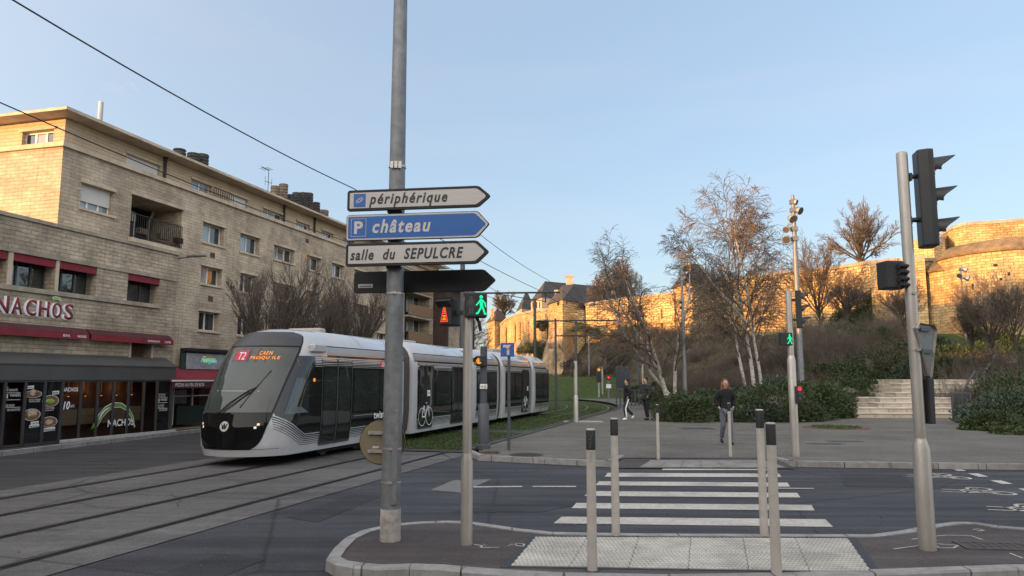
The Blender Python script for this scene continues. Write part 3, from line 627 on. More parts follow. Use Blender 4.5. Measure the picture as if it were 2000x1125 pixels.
def arrow_outline(L, h, tip, r, ins=0.0):
    # rounded arrow plate in (x, z), pointing +x
    x0, x1, a, c = ins, L - tip, -h / 2 + ins, h / 2 - ins; pts = []
    rr = max(r - ins, .008)
    for k in range(6): q = math.pi + k * math.pi / 10; pts.append((x0 + rr + rr * math.cos(q), a + rr + rr * math.sin(q)))
    e = ins * .55
    pts += [(x1 - .02 - e * .3, a), (x1 + .02 - e, a + .012), (L - .035 - ins * 1.5, -.02), (L - .022 - ins * 1.5, 0), (L - .035 - ins * 1.5, .02), (x1 + .02 - e, c - .012), (x1 - .02 - e * .3, c)]
    for k in range(6): q = math.pi / 2 + k * math.pi / 10; pts.append((x0 + rr + rr * math.cos(q), c - rr + rr * math.sin(q)))
    return pts
def sign(uL, uR, vT, vB, YL, kind):
    # left end at depth YL in front of the pole; right end nearer
    a = P(uL, (vT + vB) / 2, YL); YR = YL - .26; c = P(uR, (vT + vB) / 2 - 8, YR); 
    d = Vector((c.x - a.x, YR - YL, 0)); L = d.length; h = P(uL, vT, YL).z - P(uL, vB, YL).z
    rot = math.atan2(d.y, d.x); g = bpy.data.objects.new('direction_sign', None)
    return a, rot, L, h
def make_sign(label, uL, uR, vT, vB, YL, draw, back=False):
    a, rot, L, h = sign(uL, uR, vT, vB, YL, 0)
    rel = a - pb; th = .035
    b = MB(); b.prism([(x, 0, z) for x, z in arrow_outline(L, h, .17, .035)], (0, th, 0))
    s = obj('direction_sign', b.mesh('direction_sign', mt['blackm'], False, True), t, rel, (0, 0, rot), bevel=.006, label=label)
    draw(s, L, h); return s
def plate(s, L, h, ins, mat, name, y=-.003, tip=.17): b = MB(); b.prism([(x, 0, z) for x, z in arrow_outline(L, h, tip, .035, ins)], (0, .006, 0)); return obj(name, b.mesh(name, mat, False, True), s, (0, y, 0))
def s1(s, L, h):
    plate(s, L, h, .034, mt['signw'], 'sign_face')
    b = MB(); b.box(.085, .235, -.006, -.002, -h * .31, h * .31); part(b, 'symbol_square', mt['signb'], s)
    b = MB()
    for q in (1, .62):
        rows = [[Vector((.16 + (rx * q * 1.25 + w) * math.cos(a * math.pi / 12) * .8 + .016 * q * math.sin(a * math.pi / 12), -.0075, (.03 * q + w * .8) * math.sin(a * math.pi / 12) + .012 * q * math.cos(a * math.pi / 12))) for w in (-.004, .004)] for rx in (.042,) for a in range(25)]
        b.grid(rows)
    part(b, 'ring_symbol', mt['signw'], s)
    text('périphérique', s, (.28, -.0035, -h * .36), .97, h * .66, mt['inkk'], shear=.25, bold=.026, spacing=1.22)
mt['sletter'] = M('sign_letter_white', (.50, .49, .47), .5, .03, 2)
def s2(s, L, h):
    plate(s, L, h, .008, mt['signw'], 'sign_border'); plate(s, L, h, .028, mt['signb'], 'sign_face', -.0055, .185)
    b = MB(); x0, x1, zz, w = .065, .255, h * .34, .005
    for q in ((x0, x1, zz - w, zz), (x0, x1, -zz, -zz + w), (x0, x0 + w, -zz + w, zz - w), (x1 - w, x1, -zz + w, zz - w)): b.box(q[0], q[1], -.0085, -.006, q[2], q[3])
    part(b, 'symbol_frame', mt['signw'], s)
    text('P', s, (.105, -.006, -h * .24), .11, h * .48, mt['sletter'], bold=.035)
    text('château', s, (.335, -.006, -h * .235), .72, h * .52, mt['sletter'], shear=.25, bold=.028, spacing=1.2)
def s3(s, L, h):
    plate(s, L, h, .034, mt['signw'], 'sign_face')
    text('salle  du  SEPULCRE', s, (.06, -.0035, -h * .24), 1.39, h * .48, mt['inkk'], shear=.25, bold=.026, spacing=1.18)
def s4(s, L, h):
    plate(s, L, h, .018, mt['black'], 'sign_back_panel', .001)
    b = MB(); b.box(.06, .25, -.004, -.0025, -h * .25, -h * .08); part(b, 'maker_sticker', mt['signw'], s)
    b = MB(); b.box(.08, .235, -.006, -.005, -h * .2, -h * .16); part(b, 'sticker_print', mt['inkk'], s)
make_sign('white arrow sign reading périphérique', 678, 961, 372, 413, YP - .14, s1)
make_sign('blue parking arrow sign reading château', 676, 959, 420, 471, YP - .14, s2)
make_sign('white arrow sign reading salle du SEPULCRE', 675, 958, 476, 521, YP - .14, s3)
make_sign('dark back of an arrow sign', 691, 971, 531, 573, YP + .32, s4)
for v in (418, 470, 525): b = MB(); z = P(776, v, YP).z - .13; b.box(-.09, .09, -.15, .0, z - .012, z + .012); part(b, 'sign_bracket', mt['grey'], t)
b = MB(); z = P(776, 552, YP).z - .13; b.box(-.06, .06, .05, .34, z - .03, z + .03); part(b, 'sign_bracket', mt['grey'], t)
rc = P(747, 863, YP + .2) - pb; r = 42.5 / 1445 * (YP + .2)
b = MB(); b.disc((rc.x, rc.y, rc.z), (-.12, 1, 0), r, .012, 36); rs = part(b, 'round_sign', mt['dish'], t, label='round road sign seen from its tan back')
b = MB(); b.ringtube([[Vector((rc.x, rc.y, rc.z)) + Vector((q * math.cos(a * math.pi / 18), y, q * math.sin(a * math.pi / 18))) for a in range(36)] for q, y in ((r + .008, -.012), (r + .008, .02), (r - .008, .02), (r - .008, -.012))], cap=False); part(b, 'sign_rim', mt['dish'], rs)
for zo in (.11, -.11):
    b = MB(); b.box(rc.x - .17, -.06, rc.y - .035, rc.y - .012, rc.z + zo - .02, rc.z + zo + .02); b.disc((rc.x - .14, rc.y - .05, rc.z + zo), (0, 1, 0), .022, .02, 12); part(b, 'sign_clamp', mt['alu'], rs)
b = MB(); b.box(rc.x - .13, rc.x - .04, rc.y - .014, rc.y - .01, rc.z - .075, rc.z - .05); part(b, 'sticker', mt['signw'], rs)

# --- signal parts
def man(mb, walk, sc_=1.0, o=(0, 0, 0)):
    # pictogram in the (x, z) plane, about 1 high
    o = Vector(o)
    def limb(pts, w):
        q = [Vector((x, 0, z)) * sc_ + o for x, z in pts]
        for i, (a, c) in enumerate(zip(q, q[1:])):
            d = (c - a).normalized(); n = Vector((-d.z, 0, d.x)) * w * sc_ / 2; e = d * w * sc_ * .3; mb.quad(a - n - e, c - n + e, c + n + e, a + n - e)
    c = Vector((0 if not walk else -.02, 0, .9)) * sc_ + o; mb.poly([c + Vector((.09 * sc_ * math.cos(k * math.pi / 7), 0, .09 * sc_ * math.sin(k * math.pi / 7))) for k in range(14)])
    if walk:
        limb([(-.02, .72), (0, .44)], .17); limb([(.02, .45), (-.07, .25), (-.2, .02), (-.27, .02)], .085); limb([(.02, .45), (.11, .22), (.18, .0), (.24, .0)], .085)
        limb([(-.07, .72), (-.2, .54), (-.27, .46)], .065); limb([(.06, .72), (.19, .56), (.22, .38)], .065)
    else:
        limb([(0, .75), (0, .45)], .24); limb([(-.07, .45), (-.07, .0)], .09); limb([(.07, .45), (.07, .0)], .09); limb([(-.13, .76), (-.21, .4)], .06); limb([(.13, .76), (.21, .4)], .06)
def pole_step(t, zj, ztop, r0, r1, mat='alu'):
    lathe_part(t, 'pole', [(zj + .06, r1), (ztop - .01, r1), (ztop, r1 * .8)], mt[mat], 22)
    lathe_part(t, 'pole_sleeve', [(-.02, r0), (zj - .04, r0), (zj + .05, r1 * 1.04), (zj + .07, r1)], mt[mat], 22)
def ped_head(t, c, w, h, rz=0.0, on=True, dim=True, d=.16):
    g = obj('pedestrian_signal', None, t, c, (0, 0, rz))
    b = MB(); b.box(-w / 2, w / 2, 0, d, -h / 2, h / 2); me = b.mesh('pedestrian_signal', mt['black']); bpy.data.objects.remove(g)
    g = obj('pedestrian_signal', me, t, c, (0, 0, rz), bevel=.018)
    if on:
        b = MB(); man(b, True, h * .74, (w * .24, -.004, -h * .36)); part(b, 'walking_man', mt['greenE'], g, False)
    if dim:
        b = MB(); man(b, False, h * .72, (-w * .23, -.004, -h * .36)); part(b, 'standing_man', mt['grey'], g, False)
    return g
def ex(pb, u, v, Y): return P(u, v, Y) - pb
# --- near left pedestrian signal
pb = G(911, 1063, .13); YQ = pb.y
t = thing('pedestrian_light', 'brushed steel post with lit green man and red triangle lamp', 'traffic light', pb)
pole_step(t, P(913, 897, YQ).z - .13, P(915, 580, YQ).z - .13, 23 / 1445 * YQ / 2, 18 / 1445 * YQ / 2)
c = ex(pb, 930, 595, YQ - .12); ped_head(t, c, 43 / 1445 * YQ, 49 / 1445 * YQ, .12)
b = MB(); b.tube([(c.x, c.y + .1, c.z - .14), (c.x + .03, c.y + .1, c.z - .2), (c.x + .05, c.y + .12, c.z - .3)], .02); part(b, 'cable_gland', mt['black'], t)
c = ex(pb, 877, 610, YQ + .02)
b = MB(); b.box(-.085, .085, -.09, .12, -.165, .165); hd = obj('warning_signal', b.mesh('warning_signal', mt['black']), t, c, (0, 0, -.55), bevel=.02)
b = MB(); tr = [(-.055, -.095, -.12), (.055, -.095, -.12), (0, -.095, .12)]
for i in range(3):
    a, e = Vector(tr[i]), Vector(tr[(i + 1) % 3]); d = (e - a).normalized(); n = Vector((-d.z, 0, d.x)) * .011; b.quad(a, e, e + n, a + n)
part(b, 'red_triangle', mt['redE'], hd, False)
b = MB()
for k, (z, w) in enumerate(((-.095, .03), (-.078, .027), (-.06, .02), (-.045, .026), (-.02, .014), (.0, .016), (.02, .008), (.04, .008))): b.box(-w + .004 * (k % 3), w - .004 * (k % 2), -.0965, -.0955, z - .004, z + .004)
part(b, 'amber_pictogram', mt['ledE'], hd)
b = MB(); b.prism([(-.1, -.09, .15), (-.1, -.16, .12), (-.09, -.09, .05), (-.085, -.09, .165)], (.2, 0, 0)); part(b, 'visor', mt['black'], hd, False, recalc=True)
b = MB(); b.box(c.x + .03, -.02, c.y - .02, c.y + .03, c.z - .03, c.z + .02); part(b, 'arm', mt['black'], t)
# --- near right traffic light
pb = G(1812, 1073, .13); YR_ = pb.y; tl = thing('traffic_light', 'tall steel traffic light post facing right on the near island', 'traffic light', pb)
zj = P(1800, 868, YR_).z - .13; pole_step(tl, zj, P(1762, 298, YR_).z - .13, 31 / 1445 * YR_ / 2, 21 / 1445 * YR_ / 2)
def three_head(t, c, rz, sc_=1.0, red=True):
    b = MB(); b.prism([(x * sc_, y * sc_, -.5 * sc_) for x, y in ((-.11, 0), (.11, 0), (.12, .06), (.09, .15), (-.09, .15), (-.12, .06))], (0, 0, 1.0 * sc_))
    g = obj('signal_head', b.mesh('signal_head', mt['black'], False, True), t, c, (0, 0, rz), bevel=.015 * sc_)
    for k, m in enumerate(('redE' if red else 'blackm', 'blackm', 'blackm')):
        z = (.32 - .32 * k) * sc_
        b = MB(); b.disc((0, .002, z), (0, -1, 0), .09 * sc_, .012, 22); part(b, 'lens', mt[m], g)
        b = MB(); rows = []
        for i in range(15):
            a = math.pi * (-.12 + 1.24 * i / 14); x, zz = .105 * sc_ * math.cos(a), .105 * sc_ * math.sin(a); dep = (.23 * (.28 + .72 * max(0, math.sin(a))) if True else 0) * sc_
            rows.append([(x, 0.0, z + zz), (x, -dep, z + zz + .02 * sc_ * math.sin(a))])
        rows2 = [[Vector(p) * 1.0 + Vector((-.006 * sc_ * math.cos(math.pi * (-.12 + 1.24 * i / 14)), 0, -.006 * sc_ * math.sin(math.pi * (-.12 + 1.24 * i / 14)))) for p in r] for i, r in enumerate(rows)]
        b.grid(rows); b.grid([list(reversed(r)) for r in rows2]); part(b, 'visor', mt['black'], g)
    return g
hc = ex(pb, 1823, 388, YR_ - .02); hh = (P(1815, 293, YR_).z - P(1838, 480, YR_).z)
g = three_head(tl, hc, 1.35, hh)
b = MB(); b.box(-.06, -.0, .154, .158, -hh * .47, -hh * .42); part(b, 'maker_sticker', mt['signw'], g)
for v in (347, 432): 
    a = ex(pb, 1776, v, YR_); e = ex(pb, 1806, v, YR_); b = MB(); b.tube([(a.x - .02, a.y, a.z), (a.x + .06, a.y, a.z + .015), (e.x - .02, e.y, e.z + .015), (e.x + .02, e.y, e.z)], [.022, .03, .03, .026], 10); b.box(a.x - .02, a.x + .01, a.y - .05, a.y + .05, a.z - .045, a.z + .045); part(b, 'bracket', mt['black'], tl)
c = ex(pb, 1747, 538, YR_ + .05); b = MB(); b.box(-.15, .07, -.08, .12, -.165, .165); bx = obj('repeater_box', b.mesh('repeater_box', mt['black']), tl, c, (0, 0, .15), bevel=.02)
for z in (.1, .03, -.05, -.12): b = MB(); b.tube([(-.005, -.085, z - .03), (-.005, -.1, z), (.1, -.1, z), (.1, -.085, z - .03)], .024, 10); part(b, 'hinge', mt['blackm'], bx)
# triangular sign seen edge-on, and the pedestrian box below it
c = ex(pb, 1806, 683, YR_ + .02); b = MB(); hs2 = .3
tri = [(-.02, .30), (.3, .28), (.34, .23), (.17, -.30), (.13, -.32), (.1, -.30), (-.08, .24)]
b.prism([(x - .13, 0, z) for x, z in tri], (0, .012, 0)); ts = obj('triangle_sign', b.mesh('triangle_sign', mt['zinc'], False, True), tl, (c.x + .02, c.y, c.z), (0, 0, .58), label='triangular yield sign seen from its grey back')
b = MB(); rim = [Vector((x - .13, 0, z)) for x, z in tri]; cenr = sum(rim, Vector()) / len(rim)
b.ringtube([[p + Vector((0, -.03, 0)) for p in rim], [p + Vector((0, .03, 0)) for p in rim]], cap=False); part(b, 'sign_rim', mt['alu'], ts, False)
for z in (.23, -.02): b = MB(); b.box(-.14, .08, -.03, .0, z - .02, z + .02); part(b, 'sign_clamp', mt['grey'], ts)
for v in (642, 685): band(P(1792, v, YR_).z - .13, tl, .0665)
band(P(1785, 575, YR_).z - .13, tl, .0665)
c = ex(pb, 1811, 783, YR_ + .02); b = MB(); b.box(-.04, .04, -.07, .09, -.255, .255); pbx = obj('pedestrian_signal', b.mesh('pedestrian_signal', mt['black']), tl, c, (0, .03, .35), bevel=.01, label='black pedestrian signal seen from its side')
b = MB()
for k in range(6): b.box(.04, .055, .0, .05, -.22 + k * .085, -.19 + k * .085)
part(b, 'hinge', mt['blackm'], pbx)
b = MB(); b.box(-.012, -.006, -.0665 - .004, -.055, .5, zj - .1); part(b, 'access_door', mt['zinc'], tl)

# --- bollards
def make_bollard():
    o = thing('bollard', '', 'bollard', group='white bollards with black tops at the crossing'); h = 1.3
    lathe_part(o, 'post', [(-.02, .05), (h - .19, .046)], mt['bwhite'], 22); lathe_part(o, 'black_top', [(h - .192, .0475), (h - .012, .0475), (h - .01, .046)], mt['blackm'], 22); lathe_part(o, 'cap', [(h - .011, .046), (h - .004, .0475), (h + .004, .042)], mt['bwhite'], 22)
    b = MB(); b.lathe([(-.002, .075), (.003, .07)], 16); part(b, 'footing', mt['groove'], o); return o
bo = make_bollard()
BL = [(1157, 1114, 838, 'nearest left bollard with scribbled black top on the tactile paving'), (1203, 1046, 817, 'left bollard with clean black top behind the scribbled one'), (1493, 1047, 800, 'right bollard standing on the kerb by the crossing stripes'), (1517, 1121, 826, 'nearest right bollard in front of the tactile paving'), (1286, 901, 790, 'far left bollard across the road on the dropped kerb'), (1427, 897, 787, 'far bollard across the road in front of the walking woman')]
for i, (u, v, vt, lab) in enumerate(BL):
    c = G(u, v, .13 if i < 4 else .06); h = P(u, vt, c.y).z - c.z
    o = bo if i == 0 else dup(bo, c, rnd.uniform(0, 6)); o.location = c; o['label'] = lab; s = h / 1.3
    o.scale = (1.0, 1.0, s)
    if i >= 4: o.scale = (.78, .78, s)
b = MB()
for k in range(9): z = 1.13 + .019 * k; w = rnd.uniform(.006, .02); x = rnd.uniform(-.012, .012); y = -math.sqrt(.0478 ** 2 - x * x) - .0005; b.box(x - w * .6, x + w * .6, y - .0006, y + .008, z, z + .004)
for k in range(5): z = 1.0 + .02 * k; b.box(-.018, .004 + .004 * (k % 3), -.0475, -.04, z, z + .004)
part(b, 'scribble', mt['zinc'], bo)

# --- small grey posts on the far side
c = G(944, 876, .13); t = thing('tram_signal_post', 'grey post with amber lamp and number plate 14 22', 'tram signal', c); Y = c.y
zs = P(944, 790, Y).z - .13; lathe_part(t, 'pole', [(zs, .1), (P(945, 677, Y).z - .13, .095)], mt['grey'], 18); lathe_part(t, 'pole_sleeve', [(-.02, .19), (.1, .19), (.12, .15), (zs - .03, .15), (zs + .03, .1)], mt['grey'], 18)
q = ex(c, 939, 705, Y - .14); b = MB(); b.box(-.11, .13, -.08, .14, -.14, .14); hd = obj('lamp_box', b.mesh('lamp_box', mt['black']), t, q, (0, 0, -.5), bevel=.02)
b = MB(); b.disc((0, -.085, 0), (0, -1, 0), .085, .012, 20); part(b, 'amber_lens', mt['ambE'], hd)
b = MB(); rows = [[(.11 * math.cos(a * math.pi / 10), -.08, .11 * math.sin(a * math.pi / 10)), (.11 * math.cos(a * math.pi / 10), -.24, .11 * math.sin(a * math.pi / 10))] for a in range(-1, 12)]; b.grid(rows); part(b, 'visor', mt['black'], hd, recalc=False)
q = ex(c, 944.5, 755, Y - .12); b = MB(); b.box(-.1, .1, -.01, .01, -.065, .065); pl_ = obj('number_plate', b.mesh('number_plate', mt['white']), t, q, bevel=.012); text('14 22', pl_, (-.075, -.0115, -.032), .15, .064, mt['inkk'], bold=.02)
c = G(994, 879, .13); t = thing('tram_lane_sign', 'thin dark post with blue sign of T crossed out in red', 'road sign', c); Y = c.y
lathe_part(t, 'post', [(-.01, .042), (P(991, 672, Y).z - .13, .04)], mt['grey'], 14)
q = ex(c, 991, 683, Y - .06); w = 27 / 1445 * Y / 2; b = MB(); b.box(-w, w, 0, .02, -w, w); sg = obj('sign_plate', b.mesh('sign_plate', mt['signb']), t, q, (0, 0, -.1), bevel=.03)
b = MB(); b.box(-w * .62, w * .45, -.004, 0, w * .32, w * .7); b.box(-w * .1, w * .28, -.004, 0, -w * .75, w * .32); part(b, 'white_t', mt['signw'], sg)
b = MB(); b.prism([(-w * .85, -.007, -w * .8), (-w * .68, -.007, -w * .8), (w * .85, -.007, w * .8), (w * .68, -.007, w * .8)], (0, .003, 0)); part(b, 'red_bar', M('sign_red', (.32, .02, .03), .5), sg, False, recalc=True)
c = G(1125, 825, .13); t = thing('crossing_post', 'pale steel post at the grass edge with signal seen from behind', 'tram signal', c); Y = c.y
pole_step(t, P(1124, 775, Y).z - .13, P(1123.5, 705, Y).z - .13, .11, .085, 'alu'); b = MB(); q = ex(c, 1119, 714, Y); b.box(q.x - .1, q.x + .05, q.y - .1, q.y + .1, q.z - .13, q.z + .13); part(b, 'signal_head', mt['black'], t, bevel=.02)
b = MB(); q = G(1150, 823, .14); b.box(q.x - 1.1, q.x + .6, q.y - .5, q.y + .5, .131, .137); struct(b, 'pavement_slab', mt['tact'])

# --- far signal across the road
c = G(1554, 891, .13); Y = c.y; t = thing('far_traffic_light', 'far steel signal post with red light and lit green man', 'traffic light', c)
pole_step(t, P(1551, 700, Y).z - .13, P(1543, 567, Y).z - .13, .1, .075)
ped_head(t, ex(c, 1537, 662, Y - .1), 24 / 1445 * Y, 25 / 1445 * Y, .1, True, False)
g = three_head(t, ex(c, 1566, 604, Y), 1.2, 74 / 1445 * Y)
for v in (586, 625): a = ex(c, 1547, v, Y); b = MB(); b.box(a.x, a.x + .2, a.y - .025, a.y + .025, a.z - .025, a.z + .025); part(b, 'bracket', mt['black'], t)
q = ex(c, 1558, 762, Y - .1); b = MB(); b.box(-.07, .1, -.05, .08, -.32, .1); cy = obj('cycle_signal', b.mesh('cycle_signal', mt['black']), t, q, bevel=.015); b = MB(); b.disc((.03, -.052, .03), (0, -1, 0), .05, .01, 18); part(b, 'red_lens', mt['redE'], cy)
for k in (1, 2): b = MB(); b.disc((.03, -.052, .03 - .115 * k), (0, -1, 0), .04, .008, 16); part(b, 'dark_lens', mt['grey'], cy)
# --- floodlight mast and camera mast
def mast(name, label, u, vb, vt, Y, r0, r1, lamps, z0=None):
    base = P(u, vb, Y); z0 = hz(base.x, Y) + .05 if z0 is None else z0; c = Vector((base.x, Y, z0)); t = thing(name, label, 'light mast', c); zt = P(u, vt, Y).z - z0
    lathe_part(t, 'mast', [(-.1, r0), (zt * .3, r0 * .92), (zt * .8, r1), (zt * .97, r1 * .8), (zt, r1 * .6)], mt['zinc'] if name != 'camera_mast' else mt['zinc'], 16)
    for (uu, vv, ang, s) in lamps:
        q = P(uu, vv, Y) - c; ux = q.x; b = MB(); b.tube([(math.copysign(r1, ux), 0, q.z + .02), (ux * .8, 0, q.z + .06), (ux, 0, q.z)], .05, 8); b.box(-r1 * 1.3, r1 * 1.3, -r1 * 1.3, r1 * 1.3, q.z - .1, q.z + .14); part(b, 'lamp_arm', mt['zinc'], t)
        d = Vector((math.cos(ang), -.75, -.5)).normalized(); o = Vector((ux, -.05, q.z)); b = MB(); b.tube([o - d * .34 * s, o - d * .2 * s, o + d * .12 * s, o + d * .2 * s], [.14 * s, .22 * s, .29 * s, .3 * s], 16); fl = part(b, 'floodlight', mt['alu'], t)
        b = MB(); b.disc(o + d * .2 * s, d, .26 * s, .012, 16); part(b, 'floodlight_lens', mt['grey'], fl)
    return t
mast('floodlight_mast', 'tall steel mast with five floodlights, top lit by the sun', 1567, 780, 381, 40, .17, .12, [(1552, 395, .6, .55), (1559, 411, 1.0, .75), (1546, 427, 1.4, .8), (1536, 448, 2.4, .65), (1536, 467, 2.2, .75)])
mast('camera_mast', 'slim steel mast with small cameras beside the birch trunk', 1338, 770, 512, 44, .14, .07, [(1336, 521, 1.2, .35), (1341, 534, .4, .4), (1338, 545, 1.2, .4), (1330, 590, 2.0, .32), (1330, 600, 2.0, .3)])
mast('bastion_floodlight', 'thin floodlight mast in front of the round castle bastion', 1886, 660, 522, 62, .09, .06, [(1884, 527, .4, .75), (1874, 538, 2.6, .75), (1888, 544, .5, .75)])
# --- tram catenary poles with arms
def cat_pole(label, u, vt, vb, Y, w, arms=(), mat='grey'):
    base = P(u, vb, Y); t = thing('catenary_pole', label, 'catenary pole', Vector((base.x, Y, 0)), group='tram catenary poles'); zt = P(u, vt, Y).z; r = w / 1445 * Y / 2
    lathe_part(t, 'pole', [(-.05, r), (zt, r * .95)], mt[mat], 14)
    for (ue, v) in arms:
        a = P(u, v, Y).z; e = P(ue, v, Y).x - base.x; b = MB(); b.tube([(0, 0, a), (e, 0, a + .05)], .045, 8); b.tube([(e * .85, 0, a), (e * .85, 0, a - .45)], .035, 6); b.tube([(e * .3, 0, a + .02), (e * .85, 0, a - .4)], .02, 6); part(b, 'cantilever_arm', mt['wire'], t)
    return t
cat_pole('dark catenary pole standing behind the tram roof near the green man', 902, 517, 720, 36, 10, [(1094, 573)])
cat_pole('dark catenary pole in front of the buttressed castle wall', 1045, 583, 740, 48, 6, [(1210, 627)])
cat_pole('slim catenary pole in front of the square castle tower', 1086, 622, 778, 52, 4.5, [(1212, 656)])
cat_pole('grey catenary pole right of the square castle tower', 1126, 627, 770, 66, 5)
cat_pole('grey catenary pole in front of the lawn by the fence', 1247, 650, 757, 66, 5.5)
# --- small far posts, board, barrier
def fpost(name, label, cat, u, vt, vb, Y, w, mat, head=None, grp=None):
    base = P(u, vb, Y); t = thing(name, label, cat, base, group=grp); z = P(u, vt, Y).z - base.z; lathe_part(t, 'post', [(-.3, w), (z, w)], mt[mat], 10)
    if head: head(t, z)
    return t
def redhead(t, z):
    b = MB(); b.box(-.17, .17, -.12, .12, z - .05, z + .3); h = part(b, 'signal_box', mt['black'], t, bevel=.03); b = MB(); b.disc((0, -.125, z + .16), (0, -1, 0), .10, .01, 14); part(b, 'red_lens', mt['redE'], h); b = MB(); b.box(-.2, .2, -.1, .1, z - .75, z - .4); part(b, 'plate', mt['white'], t)
def dimhead(t, z): b = MB(); b.box(-.2, .2, -.15, .15, z - 1.2, z + .1); h = part(b, 'signal_box', mt['black'], t, bevel=.03); b = MB(); b.disc((0, -.16, z - .1), (0, -1, 0), .13, .01, 14); part(b, 'lens', mt['ambE'], h)
fpost('signal_post', 'small distant signal post with a red lamp', 'tram signal', 1189, 741, 771, 64, .09, 'zinc', redhead)
fpost('signal_post', 'distant signal post with black head and pale stem', 'tram signal', 1170, 720, 769, 66, .09, 'alu', dimhead)
fpost('lamp_post', 'short pale lamp post beside the distant black signal', 'lamp post', 1177, 718, 764, 68, .08, 'alu', lambda t, z: part(MB().box(-.35, .1, -.1, .1, z, z + .08), 'lamp_head', mt['zinc'], t))
fpost('lamp_post', 'short pale lamp post just right of the grey catenary pole', 'lamp post', 1256, 712, 757, 72, .09, 'alu', lambda t, z: part(MB().box(-.35, .1, -.1, .1, z, z + .08), 'lamp_head', mt['zinc'], t))
fpost('lamp_post', 'tall thin lamp post on the slope below the castle wall', 'lamp post', 1151, 655, 728, 84, .09, 'zinc', lambda t, z: part(MB().box(-.15, .4, -.1, .1, z, z + .08), 'lamp_head', mt['zinc'], t))
fpost('lamp_post', 'thin lamp post below the castle wall behind the birch', 'lamp post', 1267, 650, 728, 84, .09, 'zinc', lambda t, z: part(MB().box(-.15, .4, -.1, .1, z, z + .08), 'lamp_head', mt['zinc'], t))
c = P(1217, 745, 74); t = thing('notice_board', 'dark blue notice board on two legs in front of the hedge', 'notice board', c)
b = MB(); b.box(-.7, .7, -.05, .05, -.6, 1.5); part(b, 'board', M('board_blue', (.02, .03, .045), .5), t, bevel=.03); 
for s in (-.55, .55): b = MB(); b.box(s - .05, s + .05, -.04, .04, -1.4, -.6); part(b, 'leg', mt['grey'], t)
c = G(1210, 792, .13); t = thing('bar_fence', 'short dark bar fence beside the path and shrubs', 'fence', c); 
b = MB(); L = 2.9; b.box(-.2, L - .2, -.03, .03, 1.05, 1.12); b.box(-.2, L - .2, -.03, .03, .0, .06); part(b, 'rail', mt['grey'], t)
b = MB()
for k in range(12): x = -.2 + k * L / 11; b.box(x - .05, x + .05, -.028, .028, .03, 1.08)
part(b, 'bar_infill', mt['grey'], t)
# --- overhead wires
def wire(label, pts, r=.0115):
    b = MB(); q = []
    for a, e in zip(pts, pts[1:]):
        for k in range(10): p = Vector(a).lerp(Vector(e), k / 10); p.z -= .10 * 4 * (k / 10) * (1 - k / 10); q.append(p)
    q.append(Vector(pts[-1])); b.tube(q, r, 6); me = b.mesh('overhead_wire', mt['wire'], True)
    return setp(obj('overhead_wire', me), label, 'overhead wire', 'tram overhead wires')
def tr(s, lat, z): p = path(lat, s); p.z = z; return p
wire('thick overhead wire crossing the sky above the signpost', [tr(-25, -8.18, 6.9), tr(6.4, -8.18, 6.56), tr(14.96, -8.18, 6.36), tr(32, -8.18, 6.0), tr(50, -8.18, 5.9), tr(72, -8.18, 5.8)])
wire('overhead wire passing in front of the stone apartment building', [tr(-25, -11.03, 6.8), tr(8.6, -11.03, 6.38), tr(19.5, -11.03, 6.14), tr(34, -11.03, 5.95), tr(50, -11.03, 5.85), tr(72, -11.03, 5.8)])
wire('thin upper catenary wire running towards the castle', [tr(24, -8.18, 7.0), tr(34, -8.18, 6.7), tr(50, -8.18, 6.5)], .010)
wire('thin lower catenary wire running towards the castle', [tr(24, -11.03, 6.9), tr(34, -11.03, 6.4), tr(50, -11.03, 6.2)], .010)
# --- stairs with handrail
mt['tread'] = M('tread_stone', (.50, .46, .39), .8, .2, 2, .15, dirt=.35)
t = thing('stone_steps', 'pale stone steps climbing between the evergreen shrubs', 'steps', (0, 0, 0))
SR = [(1637, 1862, 815, 36.2, .13, .36), (1676, 1862, 805, 36.7, .36, .60), (1716, 1862, 796, 37.2, .60, .83), (1720, 1862, 787, 37.7, .83, 1.06), (1752, 1905, 779, 40.0, 1.06, 1.28), (1761, 1908, 770, 40.5, 1.28, 1.52), (1761, 1910, 761, 41.0, 1.52, 1.75), (1765, 1912, 752, 41.6, 1.75, 1.96)]
for uL, uR, v, Y, za, zb in SR:
    a, e = P(uL, v, Y).x, P(uR, v, Y).x; b = MB(); b.box(a, e, Y + .04, 44.5, za - .3, zb - .06); st_ = part(b, 'step', mt['step'], t); b = MB(); b.box(a - .03, e + .03, Y, Y + 1.2 if zb < 1.9 else 44.6, zb - .055, zb); part(b, 'tread', mt['tread'], st_, bevel=.012)
hr = thing('handrail', 'dark blue steel handrail beside the stone steps', 'handrail', (0, 0, 0)); b = MB()
def hp(u, v, Y): return P(u, v, Y)
b.tube([hp(1881, 775, 37.2), hp(1880, 764, 37.2), hp(1904, 725, 40.5), hp(1908, 727, 40.5)], .04, 8); b.tube([hp(1921, 730, 41), hp(1944, 693, 45)], .04, 8); b.tube([hp(1895, 776, 37.6), hp(1908, 740, 40.4)], .035, 8); b.tube([hp(1927, 750, 41), hp(1944, 712, 45)], .035, 8); part(b, 'rail', mt['grey'], hr)
for u, va, vb, Y in ((1881, 768, 800, 37.2), (1908, 727, 768, 40.5), (1922, 728, 750, 41), (1945, 692, 730, 45)): b = MB(); b.tube([hp(u, va, Y), hp(u, vb, Y)], .04, 8); part(b, 'post', mt['grey'], hr)
